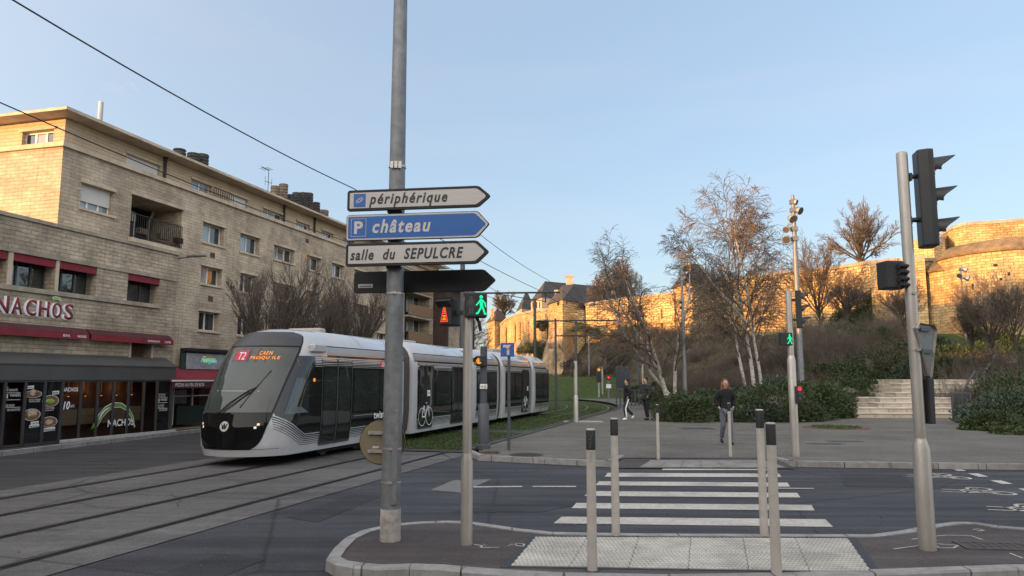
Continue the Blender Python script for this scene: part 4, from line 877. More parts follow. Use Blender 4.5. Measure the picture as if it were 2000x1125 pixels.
c = G(1862, 822, .13); t = thing('fence_panel', 'short dark vertical bar panel at the foot of the steps', 'fence', c); b = MB(); b.box(0, .8, -.03, .03, 1.2, 1.27); b.box(-.02, .05, -.04, .04, 0, 1.27); b.box(.78, .85, -.04, .04, 0, 1.27); b.box(0, .8, -.03, .03, .08, .14); part(b, 'frame', mt['grey'], t)
b = MB()
for k in range(7): b.box(.1 + k * .1, .125 + k * .1, -.015, .015, .1, 1.24)
part(b, 'bar_infill', mt['grey'], t)
# ============================================================ BUILDINGS ON THE LEFT
RZ = math.pi / 2 - TB
LM, LA, LF = -21.25, -21.0, -20.5            # main wall, annex wall, shop front: distance left of the camera line
def glass_thin(name, tint, refl=0.12):
    m, nt, bs, L = new(name); nt.nodes.remove(bs); t = N(nt, 'ShaderNodeBsdfTransparent', i={'Color': rgba(tint)}); g = N(nt, 'ShaderNodeBsdfGlossy', i={'Roughness': 0.02}); fr = N(nt, 'ShaderNodeLayerWeight', i={'Blend': refl})
    mx = N(nt, 'ShaderNodeMixShader'); L(fr.outputs['Fresnel'], mx.inputs[0]); L(t.outputs[0], mx.inputs[1]); L(g.outputs[0], mx.inputs[2]); L(mx.outputs[0], nt.nodes['Material Output'].inputs[0]); return m
mt['clear'] = glass_thin('clear_glass', (.75, .76, .76), .25)
mt['paneL'] = GLASSY('window_glass_pale', (0.22, 0.25, 0.27), 0.02, 0.0, 1.0, 0.05)  # pale base colour stands in for sky reflection and curtains
def ons(u, v, s):
    r = ray(u, v); t = s / (r.x * math.sin(TB) + r.y * math.cos(TB)); return (t * (r.x * math.cos(TB) - r.y * math.sin(TB)), H + t * r.z)
def rect(px, lat):
    u0, u1, v0, v1 = px; a = onp(u0, v0, lat, TB); c = onp(u1, v1, lat, TB); return [a[0], c[0], c[1], a[1]]
def window(parent, r, y, n=2, shut=0.0, sill=True, pale=1, frame_m='pvc', lintel=True, name='window'):
    x0, x1, z0, z1 = r; f = .05; b = MB(); zt = z1 - (z1 - z0) * shut
    b.box(x0, x1, y - .05, y, z0, z0 + f); b.box(x0, x1, y - .05, y, z1 - f, z1); b.box(x0, x0 + f, y - .048, y, z0 + f, z1 - f); b.box(x1 - f, x1, y - .048, y, z0 + f, z1 - f)
    w = (x1 - x0) / n
    for k in range(1, n): b.box(x0 + k * w - .035, x0 + k * w + .035, y - .052, y, z0 + f, z1 - f)
    fr = part(b, name, mt[frame_m], parent)
    for k in range(n):
        b = MB(); b.quad((x0 + k * w + .01, y - .02, z0), (x0 + (k + 1) * w - .01, y - .02, z0), (x0 + (k + 1) * w - .01, y - .02, z1), (x0 + k * w + .01, y - .02, z1))
        part(b, 'pane', mt['paneL' if (k < pale) else 'pane'], fr, False)
    if shut: b = MB(); b.box(x0 + .02, x1 - .02, y - .10, y - .06, zt, z1); part(b, 'roller_shutter', mt['shut'], fr)
    if sill: b = MB(); b.box(x0 - .08, x1 + .08, -.07, y, z0 - .09, z0 - .003); part(b, 'sill', mt['trim'], fr)
    if lintel: b = MB(); b.box(x0 - .05, x1 + .05, -.06, .04, z1 + .003, z1 + .10); part(b, 'lintel', mt['trim'], fr)
    return fr
ap = thing('apartment_building', 'long four storey pale stone apartment building with flat overhanging roof', 'building', frame(TB, 0, LM), RZ)
S0 = onp(118, 360, LM, TB)[0]; S1 = onp(863, 560, LM, TB)[0]; DEP = 11.0
zc = onp(125, 283, LM, TB)[1]; zr = onp(131, 213, LM + .5, TB)[1]
RC = .2
wins = []   # rect, panes, shutter, pale
for px, n, sh, pa in [((160, 221, 356, 422), 3, .68, 3), ((397, 437, 433, 482), 2, .0, 1), ((470, 506, 455, 500), 2, 0, 1), ((536, 574, 478, 516), 3, 0, 2), ((600, 626, 498, 532), 2, 0, 1), ((649, 671, 513, 545), 2, 0, 1), ((693, 715, 526, 558), 2, 0, 1), ((736, 756, 541, 572), 2, .3, 1),
                      ((393, 432, 518, 560), 2, .0, 1), ((470, 499, 533, 574), 2, 0, 0), ((533, 573, 551, 590), 3, 0, 1), ((598, 621, 567, 602), 2, 0, 0), ((646, 669, 580, 615), 2, 0, 0), ((690, 717, 592, 622), 2, 0, 1), ((736, 755, 599, 625), 2, 0, 1),
                      ((389, 426, 607, 648), 2, 0, 0), ((465, 497, 616, 657), 2, 0, 0), ((531, 570, 625, 662), 3, 0, 0), ((596, 618, 632, 668), 2, 0, 0), ((645, 667, 638, 674), 2, .4, 0), ((690, 716, 646, 678), 2, 0, 0), ((736, 755, 650, 680), 2, 0, 0)]:
    wins.append((rect(px, LM), n, sh, pa))
balc = rect((258, 352, 380, 487), LM)
bays = [rect((790, 838, v0, v1), LM) for v0, v1 in ((522, 562), (575, 606), (623, 655), (668, 690))]
for q in bays: q[3] = q[2] + 1.45; q[2] -= .75
gx = [ons(34, 255, S0), ons(93, 286, S0)]
RE1 = onp(346, 540, LA, TB)[0]; ab_ = [rect((26, 105, 493, 568), LA), rect((116, 186, 510, 580), LA), rect((251, 309, 535, 600), LA)]
for q in ab_: q[2], q[3] = ab_[0][2], ab_[0][3]
q = rect((256, 293, 665, 710), LA); ab_.append([q[0], q[1], 2.3, q[3]]); ab_ = [[max(q[0], S0 + .01), *q[1:]] for q in ab_ if q[1] > S0 + .1]
b = MB(); b.wall(S0, S1, -.07, zc, [w[0] + [.28] for w in wins] + [balc + [1.5]] + [q + [.9] for q in bays] + [[S0 + .01, RE1 - .1, -.05, 2.05, .5]] + [q + [.3] for q in ab_] + [[S0 + 5.9, S0 + 10.5, -.05, 2.5, 2.2], [S0 + 11.5, S0 + 16.5, .1, 2.5, .5], [S0 + 17.5, S1 - 2, .1, 2.5, .5]])
b.quad((S0, DEP, 0), (S0, 0, 0), (S0, 0, zc), (S0, DEP, zc)); b.quad((S1, 0, 0), (S1, DEP, 0), (S1, DEP, zc), (S1, 0, zc)); b.quad((S1, DEP, 0), (S0, DEP, 0), (S0, DEP, zc), (S1, DEP, zc))
part(b, 'wall', mt['stone'], ap, False)
twins = []
for px, n, sh, pa in [((247, 312, 299, 345), 3, .97, 0), ((374, 413, 349, 382), 2, 0, 2), ((450, 483, 378, 410), 2, .95, 0), ((514, 553, 406, 434), 3, 0, 2), ((579, 605, 431, 454), 3, 0, 2), ((628, 651, 449, 471), 2, 0, 1), ((671, 692, 465, 485), 2, 0, 1), ((718, 738, 483, 500), 2, 0, 1), ((762, 780, 496, 512), 2, 0, 1)]:
    twins.append((rect(px, LM - RC), n, sh, pa))
for w in twins: w[0][2] = max(w[0][2], zc + .12); w[0][3] = min(w[0][3], zr - .35)
b = MB(); g0, g1 = S0 + RC, S1 - RC
b.wall(g0, g1, zc, zr, [w[0] + [.2] for w in twins], y=RC)
lat0, z1g = gx[0]; lat1, z0g = gx[1]; ya, yb = LM - lat1, LM - lat0
def gw(mb):
    ys_ = sorted([RC, ya, yb, DEP - RC])
    for a, c in zip(ys_, ys_[1:]):
        for d, e in ((zc, z0g), (z0g, z1g), (z1g, zr)):
            if abs(a - ya) < 1e-6 and d == z0g: continue
            mb.quad((g0, c, d), (g0, a, d), (g0, a, e), (g0, c, e))
    for q in (((g0, ya, z0g), (g0, ya, z1g), (g0 + .2, ya, z1g), (g0 + .2, ya, z0g)), ((g0, yb, z0g), (g0 + .2, yb, z0g), (g0 + .2, yb, z1g), (g0, yb, z1g)), ((g0, ya, z0g), (g0 + .2, ya, z0g), (g0 + .2, yb, z0g), (g0, yb, z0g)), ((g0, ya, z1g), (g0, yb, z1g), (g0 + .2, yb, z1g), (g0 + .2, ya, z1g))): mb.quad(*q)
gw(b); b.quad((g1, RC, zc), (g1, DEP - RC, zc), (g1, DEP - RC, zr), (g1, RC, zr)); part(b, 'upper_wall', mt['stoneU'], ap, False)
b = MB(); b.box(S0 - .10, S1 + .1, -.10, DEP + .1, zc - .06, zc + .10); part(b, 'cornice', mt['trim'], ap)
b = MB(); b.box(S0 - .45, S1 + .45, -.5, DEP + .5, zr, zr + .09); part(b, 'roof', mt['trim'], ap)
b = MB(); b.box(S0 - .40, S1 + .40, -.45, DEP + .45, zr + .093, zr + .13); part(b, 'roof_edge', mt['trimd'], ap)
for w, n, sh, pa in wins: window(ap, w, .28, n, sh, True, pa)
for w, n, sh, pa in twins:
    f = window(ap, w, RC + .2, n, sh, False, pa, lintel=False); b = MB(); b.box(w[0] - .05, w[1] + .05, RC - .06, RC + .02, w[3] + .003, w[3] + .09); part(b, 'lintel', mt['trim'], f)
# gable window (faces -x)
b = MB(); xg = g0 + .16; f = .06
b.box(xg, xg + .05, ya, yb, z0g, z0g + f); b.box(xg, xg + .05, ya, yb, z1g - f, z1g)
for k in range(4): y = ya + (yb - ya) * k / 3; b.box(xg - .002, xg + .048, max(ya, y - .04), min(yb, y + .04), z0g + f, z1g - f)
fr = part(b, 'window', mt['pvc'], ap)
for k in range(3): b = MB(); y = ya + (yb - ya) * k / 3; e = ya + (yb - ya) * (k + 1) / 3; b.quad((xg + .02, e, z0g), (xg + .02, y, z0g), (xg + .02, y, z1g), (xg + .02, e, z1g)); part(b, 'pane', mt['pane' if k != 1 else 'paneL'], fr, False)
b = MB(); b.box(g0 - .06, g0 + .03, ya - .1, yb + .1, z1g + .003, z1g + .10); part(b, 'lintel', mt['trim'], fr)
# recessed balcony
x0, x1, z0, z1 = balc
lg = thing('balcony', None, None); lg.parent = ap
b = MB(); b.box(x0 - .06, x1 + .05, -.12, 1.5, z0 - .16, z0 - .003); part(b, 'balcony_slab', mt['trim'], lg)
b = MB(); b.box(x0 - .06, x1 + .05, -.1, .05, z1 + .003, z1 + .13); part(b, 'lintel', mt['trim'], lg)
b = MB(); b.box(x0, x1, -.06, -.03, z0 + .92, z0 + .96); b.box(x0, x1, -.06, -.03, z0 + .08, z0 + .11); k = int((x1 - x0) / .11)
for i in range(k + 1): x = x0 + (x1 - x0) * i / k; b.box(x - .008, x + .008, -.055, -.035, z0 + .0, z0 + .93)
part(b, 'railing', mt['blackm'], lg)
for xx, w in ((.5, .5), (1.6, .6), (2.6, .35)): b = MB(); b.prism([(x0 + xx, -.02, z0 + .25), (x0 + xx + w, -.02, z0 + .25), (x0 + xx + w, .2, z0 + .25), (x0 + xx, .2, z0 + .25)], (0, 0, .22)); part(b, 'planter', mt['redd'] if xx > 2 else mt['terra'], lg)
window(ap, [x0 + .15, x1 - 1.05, z0 + .05, z1 - .25], 1.45, 3, .28, False, 2, lintel=False, name='balcony_door')
b = MB(); b.tube([(x1 - .35, 1.35, z0), (x1 - .35, 1.35, z1 - .5), (x1 - .5, 1.0, z1 - .1)], .06, 10); part(b, 'drainpipe', mt['trimd'], ap)
# balconies of the far wing
for i, q in enumerate(bays):
    x0, x1, z0, z1 = q; lg = thing('balcony', None, None); lg.parent = ap
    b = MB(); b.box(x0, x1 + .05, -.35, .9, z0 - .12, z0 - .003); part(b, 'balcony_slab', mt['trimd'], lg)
    b = MB(); b.box(x0 + .05, x1, -.34, -.3, z0 + .04, z0 + .82); part(b, 'parapet', mt['bal'], lg)
    b = MB(); b.box(x0, x1, -.34, -.31, z0 + .98, z0 + 1.01); 
    for k in range(5): b.box(x0 + (x1 - x0) * k / 4 - .02, x0 + (x1 - x0) * k / 4 + .02, -.335, -.305, z0, z0 + .99)
    part(b, 'railing', mt['grey'], lg)
    m = (x0 + x1) / 2
    for a, c in ((x0 + .1, m - .1), (m + .1, x1 - .1)): window(ap, [a, c, z0 + .05, z1 - .05], .86, 2, 0, False, 1, lintel=False)
for u, v0, v1 in ((325, 312, 350), (557, 400, 425), (616, 428, 450)):
    x, z = onp(u, v0, LM - .1, TB); b = MB(); b.tube([(x, RC - .07, zc + .1), (x, RC - .07, zr - .25), (x, RC - .07, zr - .02)], [.06, .06, .1], 8); part(b, 'drainpipe', mt['chim'], ap)
for u, v in ((548, 490), (415, 498), (411, 583), (600, 470)): x, z = onp(u, v, LM, TB); b = MB(); b.box(x - .16, x + .16, -.012, .05, z - .13, z + .1); part(b, 'vent_grille', mt['rust'], ap)
# small balcony rail on the upper ledge, plant box
x, z = onp(437, 385, LM - .1, TB); b = MB()
b.box(x - .9, x + .5, -.06, -.03, zc + .5, zc + .53)
for k in range(10): b.box(x - .9 + k * .155, x - .88 + k * .155, -.055, -.035, zc + .1, zc + .51)
part(b, 'ledge_railing', mt['chim'], ap)
# chimneys
def chim(us, base=None, r=.22, hgt=.9, deep=3.0, m='chim', bm='terra'):
    lat = LM - deep
    xs_ = [onp(u, v, lat, TB)[0] for u, v in us]; b = MB(); b.box(min(xs_) - .35, max(xs_) + .35, deep - .35, deep + .35, zr + .3, zr + .75); st = part(b, 'chimney', mt[bm], ap)
    for u, v in us:
        x, z = onp(u, v, lat, TB); prof = [(zr + .7, r)]
        zz = zr + .75
        while zz < z - .1: prof += [(zz, r * 1.12), (zz + .10, r * 1.12), (zz + .105, r * .96), (zz + .16, r * .96)]; zz += .17
        prof += [(z - .05, r * 1.15), (z, r * 1.05)]
        b = MB(); b.lathe(prof, 14, (x, deep, 0)); part(b, 'chimney_pot', mt[m], st)
chim([(351, 292), (378, 300), (396, 302)], r=.27, deep=3.4)
chim([(538, 364), (554, 360)], r=.24, deep=3.0, m='terra')
chim([(566, 381), (580, 377), (593, 377), (603, 379)], r=.26, deep=3.0)
chim([(617, 396)], r=.25, deep=3.0); chim([(632, 411)], r=.3, deep=3.0, m='terra')
x, z = onp(197, 199, LM - 3.2, TB); b = MB(); b.lathe([(zr + .3, .11), (z, .11)], 14, (x, 3.2, 0)); b.lathe([(z - .75, .115), (z - .7, .115)], 14, (x, 3.2, 0)); part(b, 'flue_pipe', mt['alu'], ap); FLUE = (x, 3.2, z)
x, z = onp(525, 331, LM - 2.2, TB); b = MB(); b.tube([(x, 2.2, zr + .3), (x, 2.2, z)], .02, 6); b.box(x - .7, x + .05, 2.18, 2.22, z - .05, z - .02)
for k in range(3): b.box(x - .05 - .2 * k, x - .03 - .2 * k, 1.9, 2.5, z - .045, z - .025)
b.tube([(x - .3, 2.2, z - .75), (x + .35, 2.2, z - .7)], .015, 6)
for k in (-.3, .0, .33): b.tube([(x + k, 2.2, z - 1.0), (x + k, 2.2, z - .45)], .012, 5)
an = part(b, 'aerial', mt['grey'], ap)
# smoke above the flue
m, nt, bs, L = new('smoke'); nt.nodes.remove(bs); pv = N(nt, 'ShaderNodeVolumePrincipled', i={'Color': (.9, .88, .85, 1), 'Density': .1}); L(pv.outputs[0], nt.nodes['Material Output'].inputs['Volume'])
t_ = N(nt, 'ShaderNodeTexCoord'); n_ = N(nt, 'ShaderNodeTexNoise', i={'Scale': 1.4, 'Detail': 4.0}); L(t_.outputs['Object'], n_.inputs['Vector']); r_ = N(nt, 'ShaderNodeMapRange', i={'From Min': .42, 'From Max': .7, 'To Max': .14}); L(n_.outputs['Fac'], r_.inputs[0]); L(r_.outputs[0], pv.inputs['Density'])
b = MB(); b.tube([(0, 0, .02), (.15, 0, .5), (.6, 0, .9), (1.5, 0, 1.15), (2.2, 0, 1.2)], [.08, .22, .36, .35, .1], 12)
p = ap.matrix_basis @ Vector(FLUE) if False else (Matrix.Translation(frame(TB, 0, LM)) @ Matrix.Rotation(RZ, 4, 'Z')) @ Vector(FLUE)
sm_ = obj('smoke', b.mesh('smoke', m, True), None, p, (0, 0, RZ)); setp(sm_, 'faint white smoke drifting from the steel flue on the roof', 'smoke', kind='stuff')
# street lamp on the wall
x, z = onp(347, 505, LM, TB); t = ap
sl_ = thing('wall_lamp', 'flat grey street lamp on an arm from the stone wall', 'street lamp', Matrix.Translation(frame(TB, 0, LM)) @ Matrix.Rotation(RZ, 4, 'Z') @ Vector((x, 0, z)), RZ)
b = MB(); b.tube([(0, 0, 0), (0, -.6, .04)], .025, 8); b.box(-.03, .03, -.01, .02, -.08, .08); part(b, 'arm', mt['zinc'], sl_)
b = MB(); b.prism([(-.1, -.5, .03), (.1, -.5, .03), (.14, -.9, .03), (.09, -1.35, .03), (-.09, -1.35, .03), (-.14, -.9, .03)], (0, 0, .07)); part(b, 'lamp_head', mt['zinc'], sl_, bevel=.02)
# ground floor: pizza shop
x0 = onp(338, 760, LM, TB)[0]; x1 = onp(520, 760, LM, TB)[0]; zt = onp(338, 727, LM - .0, TB)[1]
b = MB(); b.box(S0 + 5.90, S0 + 10.5, 2.15, 2.2, .1, 2.5); part(b, 'shop_back_wall', mt['redd'], ap)
b = MB(); b.box(S0 + 7.00, S0 + 9.40, .5, .9, .1, .85); part(b, 'shop_counter', M('green_counter', (.012, .03, .025), .5), ap)
b = MB(); b.box(S0 + 6.70, S0 + 6.78, .5, .6, .1, 2.4); b.box(S0 + 7.90, S0 + 7.96, .5, .6, .85, 2.4); b.box(S0 + 6.70, S0 + 9.40, .5, .58, 1.25, 1.3); part(b, 'shop_frame', mt['pvc'], ap)
b = MB(); b.quad((S0 + 6.70, .54, .85), (S0 + 9.40, .54, .85), (S0 + 9.40, .54, 2.4), (S0 + 6.70, .54, 2.4)); part(b, 'shop_pane', mt['clear'], ap, False)
b = MB(); b.ball((S0 + 8.60, 1.2, 1.75), .09); part(b, 'pendant_lamp', mt['lampE'], ap)
b = MB(); b.box(S0 + 8.20, S0 + 9.30, 1.9, 2.1, .9, 1.5); part(b, 'shelf', mt['curt'], ap)
sg = rect((366, 426, 689, 722), LM + .25); b = MB(); b.box(sg[0], sg[1] + 1.6, -.25, -.15, sg[2], sg[3]); sp = part(b, 'shop_sign', M('pale_sign', (.33, .34, .37), .5), ap, bevel=.01)
n1 = rect((396, 421, 698, 711), LM + .25); text('Genice', sp, (n1[0], -.255, (n1[2] + n1[3]) / 2 - .05), (n1[1] - n1[0]) * .95, .24, mt['yelE'], shear=.3, name='neon_lettering'); text('Morgane', sp, (n1[0] - .1, -.256, n1[2] - .02), (n1[1] - n1[0]) * 1.2, .25, mt['cyE'], shear=.3, name='neon_lettering')
b = MB(); b.ringtube([[(n1[0] + .05 + r * math.cos(a * math.pi / 10), -.252, (n1[2] + n1[3]) / 2 + r * 1.2 * math.sin(a * math.pi / 10)) for a in range(20)] for r in (.24, .22)], cap=False); part(b, 'ring_logo', mt['terra'], sp, False)
b = MB(); b.box(x0 + .4, sg[1] + 1.8, -.16, .1, sg[2] - .28, sg[2] - .02); b.box(x0 + .3, sg[0] - .03, -.2, .1, sg[2], sg[3] + .05); b.box(x0 + .3, sg[1] + 1.8, -.35, .05, sg[3] + .06, sg[3] + .2); part(b, 'sign_box', mt['blackm'], ap)
b = MB(); b.box(x0 + .12, x0 + .8, -.22, -.18, sg[2] - .1, sg[3] - .02); pn = part(b, 'menu_board', M('menu_green', (.02, .05, .04), .5), ap); b = MB(); b.box(x0 + .42, x0 + .74, -.225, -.221, sg[2] + .1, sg[3] - .08); part(b, 'menu_sheet', mt['signw'], pn)
va = rect((336, 430, 744, 754), LM + .9); za = va[3] - .02; b = MB(); xa, xb = va[0], va[1] + 1.2
b.quad((xa, -.9, za), (xb, -.9, za), (xb, -.02, za + .62), (xa, -.02, za + .62)); b.quad((xa, -.9, za), (xa, -.02, za + .62), (xa, -.02, za + .58), (xa, -.86, za - .02)); aw = part(b, 'awning', mt['red'], ap, False)
b = MB(); b.box(xa, xb, -.93, -.905, za - .27, za); part(b, 'valance', mt['redd'], aw); b = MB(); b.box(xa, xb, -.94, -.90, za, za + .055); part(b, 'front_bar', mt['pvc'], aw)
tq_ = [onp(343, 749, LM + .93, TB)[0], onp(399, 749, LM + .93, TB)[0]]; text('PIZZAS AU FEU DE BOIS', aw, (tq_[0], -.931, za - .2), tq_[1] - tq_[0], .13, mt['white'])

# ------------------------------------------------------------ the restaurant in front
re = thing('restaurant', 'two storey stone restaurant with red awnings and dark glazed front', 'building', frame(TB, 0, LA), RZ)
E0, E1 = 6.0, onp(346, 540, LA, TB)[0]; zt = onp(347, 499, LA, TB)[1]
bw_ = [rect((26, 105, 493, 568), LA), rect((116, 186, 510, 580), LA), rect((251, 309, 535, 600), LA), rect((-75, 11, 470, 556), LA)]
for q in bw_[:2] + bw_[3:]: q[2] = bw_[0][2]; q[3] = bw_[0][3]
bw_[2][2] = bw_[0][2]; bw_[2][3] = bw_[0][3]
dr = rect((256, 293, 665, 710), LA); dr[2], dr[3] = 2.3, dr[3]
b = MB(); b.wall(E0, E1, -.06, zt, [q + [.5] for q in bw_] + [dr + [.4], [E0 + 1, E1 - .1, -.05, 2.05, .6]], depth=.5)
b.quad((E1, 0, 0), (E1, .24, 0), (E1, .24, zt), (E1, 0, zt)); b.quad((E0, 9, 0), (E0, 0, 0), (E0, 0, zt), (E0, 9, zt)); part(b, 'wall', mt['stoneA'], re, False)
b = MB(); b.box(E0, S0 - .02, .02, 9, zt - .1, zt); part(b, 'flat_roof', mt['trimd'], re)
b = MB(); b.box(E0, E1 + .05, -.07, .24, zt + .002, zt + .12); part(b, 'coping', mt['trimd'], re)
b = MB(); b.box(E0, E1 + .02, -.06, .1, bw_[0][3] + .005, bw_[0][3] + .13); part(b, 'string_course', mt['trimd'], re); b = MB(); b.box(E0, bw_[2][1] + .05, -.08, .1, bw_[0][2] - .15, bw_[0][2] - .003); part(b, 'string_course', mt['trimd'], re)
for i in range(3): 
    a, c = sorted(bw_[:2] + bw_[3:], key=lambda q: q[0])[i % 3][1], None
b = MB(); pier = sorted(bw_[:2] + bw_[3:], key=lambda q: q[0])
for a, c in list(zip(pier, pier[1:]))[:2]: part(MB().box(a[1] + .002, c[0] - .002, -.03, .5, bw_[0][2], bw_[0][3]), 'pier', mt['trim'], re)
for q in bw_:
    f = window(re, q, .48, 3, 0, False, 0, 'dframe', lintel=False); b = MB(); b.box(q[0] + .01, q[1] - .01, .0, .05, q[3] - .25, q[3] - .01); part(b, 'red_blind', mt['red'], f)
b = MB(); b.quad((dr[0], .38, dr[2]), (dr[1], .38, dr[2]), (dr[1], .38, dr[3]), (dr[0], .38, dr[3])); part(b, 'niche_door', mt['rust'], re, False)
b = MB(); b.box(dr[0] - .1, dr[0], -.04, .1, dr[2], dr[3]); part(b, 'niche_frame', mt['trim'], re); b = MB(); b.box(dr[1], dr[1] + .1, -.04, .1, dr[2], dr[3]); part(b, 'niche_frame', mt['trim'], re)
# raised letters
def lt(ch, u0, u1, vt, vb):
    q = rect((u0, u1, vt, vb), LA + .12); z0, z1 = onp(u0, vb, LA + .12, TB)[1], onp(u0, vt, LA + .12, TB)[1]
    o = obj('sign_letter', text_mesh(ch, q[1] - q[0], z1 - z0, mt['ledW'], bold=.015, extrude=.11), re, (q[0], -.03, z0), UP)
    obj('letter_face', text_mesh(ch, q[1] - q[0], z1 - z0, mt['red'], bold=.015, extrude=.01), o, (0, 0, .111)); return q, z1
for ch, a, c, v0, v1 in (('N', -10, 15, 575, 610), ('A', 23, 42, 580, 613), ('C', 51, 69, 584, 616), ('H', 76, 94, 587, 618), ('O', 102, 118, 590, 621), ('S', 126, 141, 593, 624)): lq = lt(ch, a, c, v0, v1); 
def arcshape(mb, pts, y, outline=0.0):
    rows = []
    for i, (x, z, w) in enumerate(pts):
        a = pts[max(i - 1, 0)]; c = pts[min(i + 1, len(pts) - 1)]; d = Vector((c[0] - a[0], 0, c[1] - a[1])).normalized(); n = Vector((-d.z, 0, d.x)); w = w / 2 + outline; p = Vector((x, y, z)); rows.append([p - n * w, p + n * w])
    mb.grid(rows)
def lpx(u, v, lat): return onp(u, v, lat, TB)
cp = [(101, 583, 4), (108, 581.5, 5.5), (115, 583.5, 4.5), (119, 588, 2)]; cp = [(*lpx(u, v, LA + .12), w * .0135) for u, v, w in cp]
b = MB(); arcshape(b, cp, -.15, .015); fa = part(b, 'chilli_outline', mt['white'], re, False); b = MB(); arcshape(b, cp, -.153); part(b, 'chilli_body', mt['lime'], fa, False)
# awnings above the shop front
for (ua, ub), tx in (((-60, 174), [('BOWL', 123, 137), ('NACHOS', 151, 168)]), ((179, 339), [('QUESADILLAS', 289, 312), ('COFFEE', 322, 334)])):
    xa, xb = lpx(ua, 655, LA + .3)[0], lpx(ub, 655, LA + .3)[0]; z1 = lpx(170, 644, LA + .15)[1]; zm = z1 - .17; zb = zm - .19
    b = MB(); b.prism([(xa, 0, z1 + .04), (xa, -.14, z1), (xa, -.28, zm + .02), (xa, -.28, zm), (xa, 0, zm)], (xb - xa, 0, 0)); aw = part(b, 'awning', mt['redd'], re, False, recalc=True)
    b = MB(); b.box(xa, xb, -.31, -.284, zb, zm + .01); part(b, 'valance', mt['red'], aw)
    for s, a, c in tx: xa2, xb2 = lpx(a, 660, LA + .31)[0], lpx(c, 660, LA + .31)[0]; text(s, aw, (xa2, -.3115, zb + .06), xb2 - xa2, .085, mt['white'], bold=.02)
# projecting dark shop front
zf0, zf1 = lpx(339, 742, LF)[1], lpx(339, 716, LF)[1]; zr1 = lpx(339, 700, LA - .0)[1]; D = LF - LA
F0, F1 = E0, lpx(335, 760, LF)[0]
b = MB(); b.prism([(F0, .0, zr1), (F0, -D - .06, zf1), (F0, -D - .06, zf1 - .04), (F0, 0, zf1 - .04)], (F1 - F0 + .2, 0, 0)); part(b, 'shopfront_roof', mt['fascia'], re, False, recalc=True)
b = MB(); b.box(F0, F1 + .15, -D - .03, .0, zf0, zf1 - .043); b.box(F1 + .03, F1 + .12, -D - .02, -.01, -.06, zf0 - .003); part(b, 'fascia_board', mt['fascia'], re)
mul = [-40, 8, 48, 86, 120, 157, 190, 221, 250, 280, 306, 333]; mx = [lpx(u, 790, LF)[0] for u in mul]
b = MB(); b.box(mx[0] - .1, F1 + .05, -D, -D + .06, zf0 - .06, zf0 - .002); b.box(mx[0] - .1, F1 + .05, -D, -D + .06, -.05, .015)
for x in mx: b.box(x - .045, x + .045, -D - .015, -D + .07, .015, zf0 - .06)
part(b, 'shopfront_frame', mt['dframe'], re)
for i, (a, c) in enumerate(zip(mx, mx[1:])):
    dark = i in (2, 3, 10); b = MB(); b.quad((a + .045, -D + .03, .015), (c - .045, -D + .03, .015), (c - .045, -D + .03, zf0 - .06), (a + .045, -D + .03, zf0 - .06)); part(b, 'poster_panel' if dark else 'shopfront_pane', mt['dgl'] if dark else mt['clear'], re, False)
xp = lpx(115, 855, LF)[0]; b = MB(); b.box(xp, F1 + .3, -D - .08, -D - .02, -.1, .03); part(b, 'plinth', mt['marble'], re, bevel=.01)
b = MB(); b.box(E0 + 1, E1 - .1, .55, .6, -.05, 2.05); b.box(E0 + 1, E1 - .1, -D + .1, .6, -.06, -.03); part(b, 'interior_wall', M('interior_dark', (.09, .045, .035), .8, .3, 2), re)
b = MB(); b.box(xp, mx[-2] - .05, .1, .14, lpx(200, 827, LF - .3)[1], lpx(200, 797, LF - .3)[1]); part(b, 'wooden_counter', mt['wood'], re)
for i in (4, 5, 6, 7, 8, 9):
    x = (mx[i] * .75 + mx[i + 1] * .25); zl = lpx(200, 772, LF)[1] ; b = MB(); b.box(x - .02, x + .02, .2, .22, zl + .1, zf0); pd = part(b, 'pendant_cord', mt['wood'], re); b = MB(); b.lathe([(zl - .02, .15), (zl + .08, .03)], 12, (x, .21, 0), cap=False); part(b, 'lamp_shade', mt['rust'], pd); b = MB(); b.ball((x, .2, zl), .042, 10, 6); part(b, 'bulb', mt['lampE'], pd)
for i in (4, 6, 8):
    pl_ = bpy.data.lights.new('pendant_light', 'POINT'); pl_.energy = .9; pl_.color = (1, .5, .2); pl_.shadow_soft_size = .05; o = bpy.data.objects.new('pendant_light', pl_); COL.objects.link(o); o.parent = re; o.location = (mx[i] * .4 + mx[i + 1] * .6, .3, 1.72)
x = (mx[1] + mx[2]) / 2; b = MB(); b.box(mx[1] + .15, mx[2] - .35, .25, .3, -.02, zf0 - .1); part(b, 'interior_panel', mt['wood'], re)
yd = -D + .022
def gt(s, u0, u1, vt, vb, m='white', y=yd, **k):
    a, c = lpx(u0, vb, LF), lpx(u1, vb, LF); z1 = lpx(u0, vt, LF)[1]; return text(s, re, (a[0], y, a[1]), c[0] - a[0], z1 - a[1], mt[m], name='window_lettering', **k)
gt('NACHOS', 123, 153, 757, 765, bold=.02); gt('10', 124, 137, 784, 800, bold=.03, shear=.2); gt('ANS', 138, 146, 790, 796); gt('DEPUIS 2013', 129, 146, 767, 770, 'red')
gt('NACHOS', 211, 261, 820, 834, bold=.02)
for s, u0, u1, a, c in (('DES', 12, 17, 755, 758.5), ('DE QUALITÉ', 12, 35, 758.5, 765), ('VIANDES', 20, 41, 769, 775), ('SUR PLACE', 10, 29, 790, 795), ('DES RECETTES', 15, 40, 799, 803)): gt(s, u0, u1, a, c)
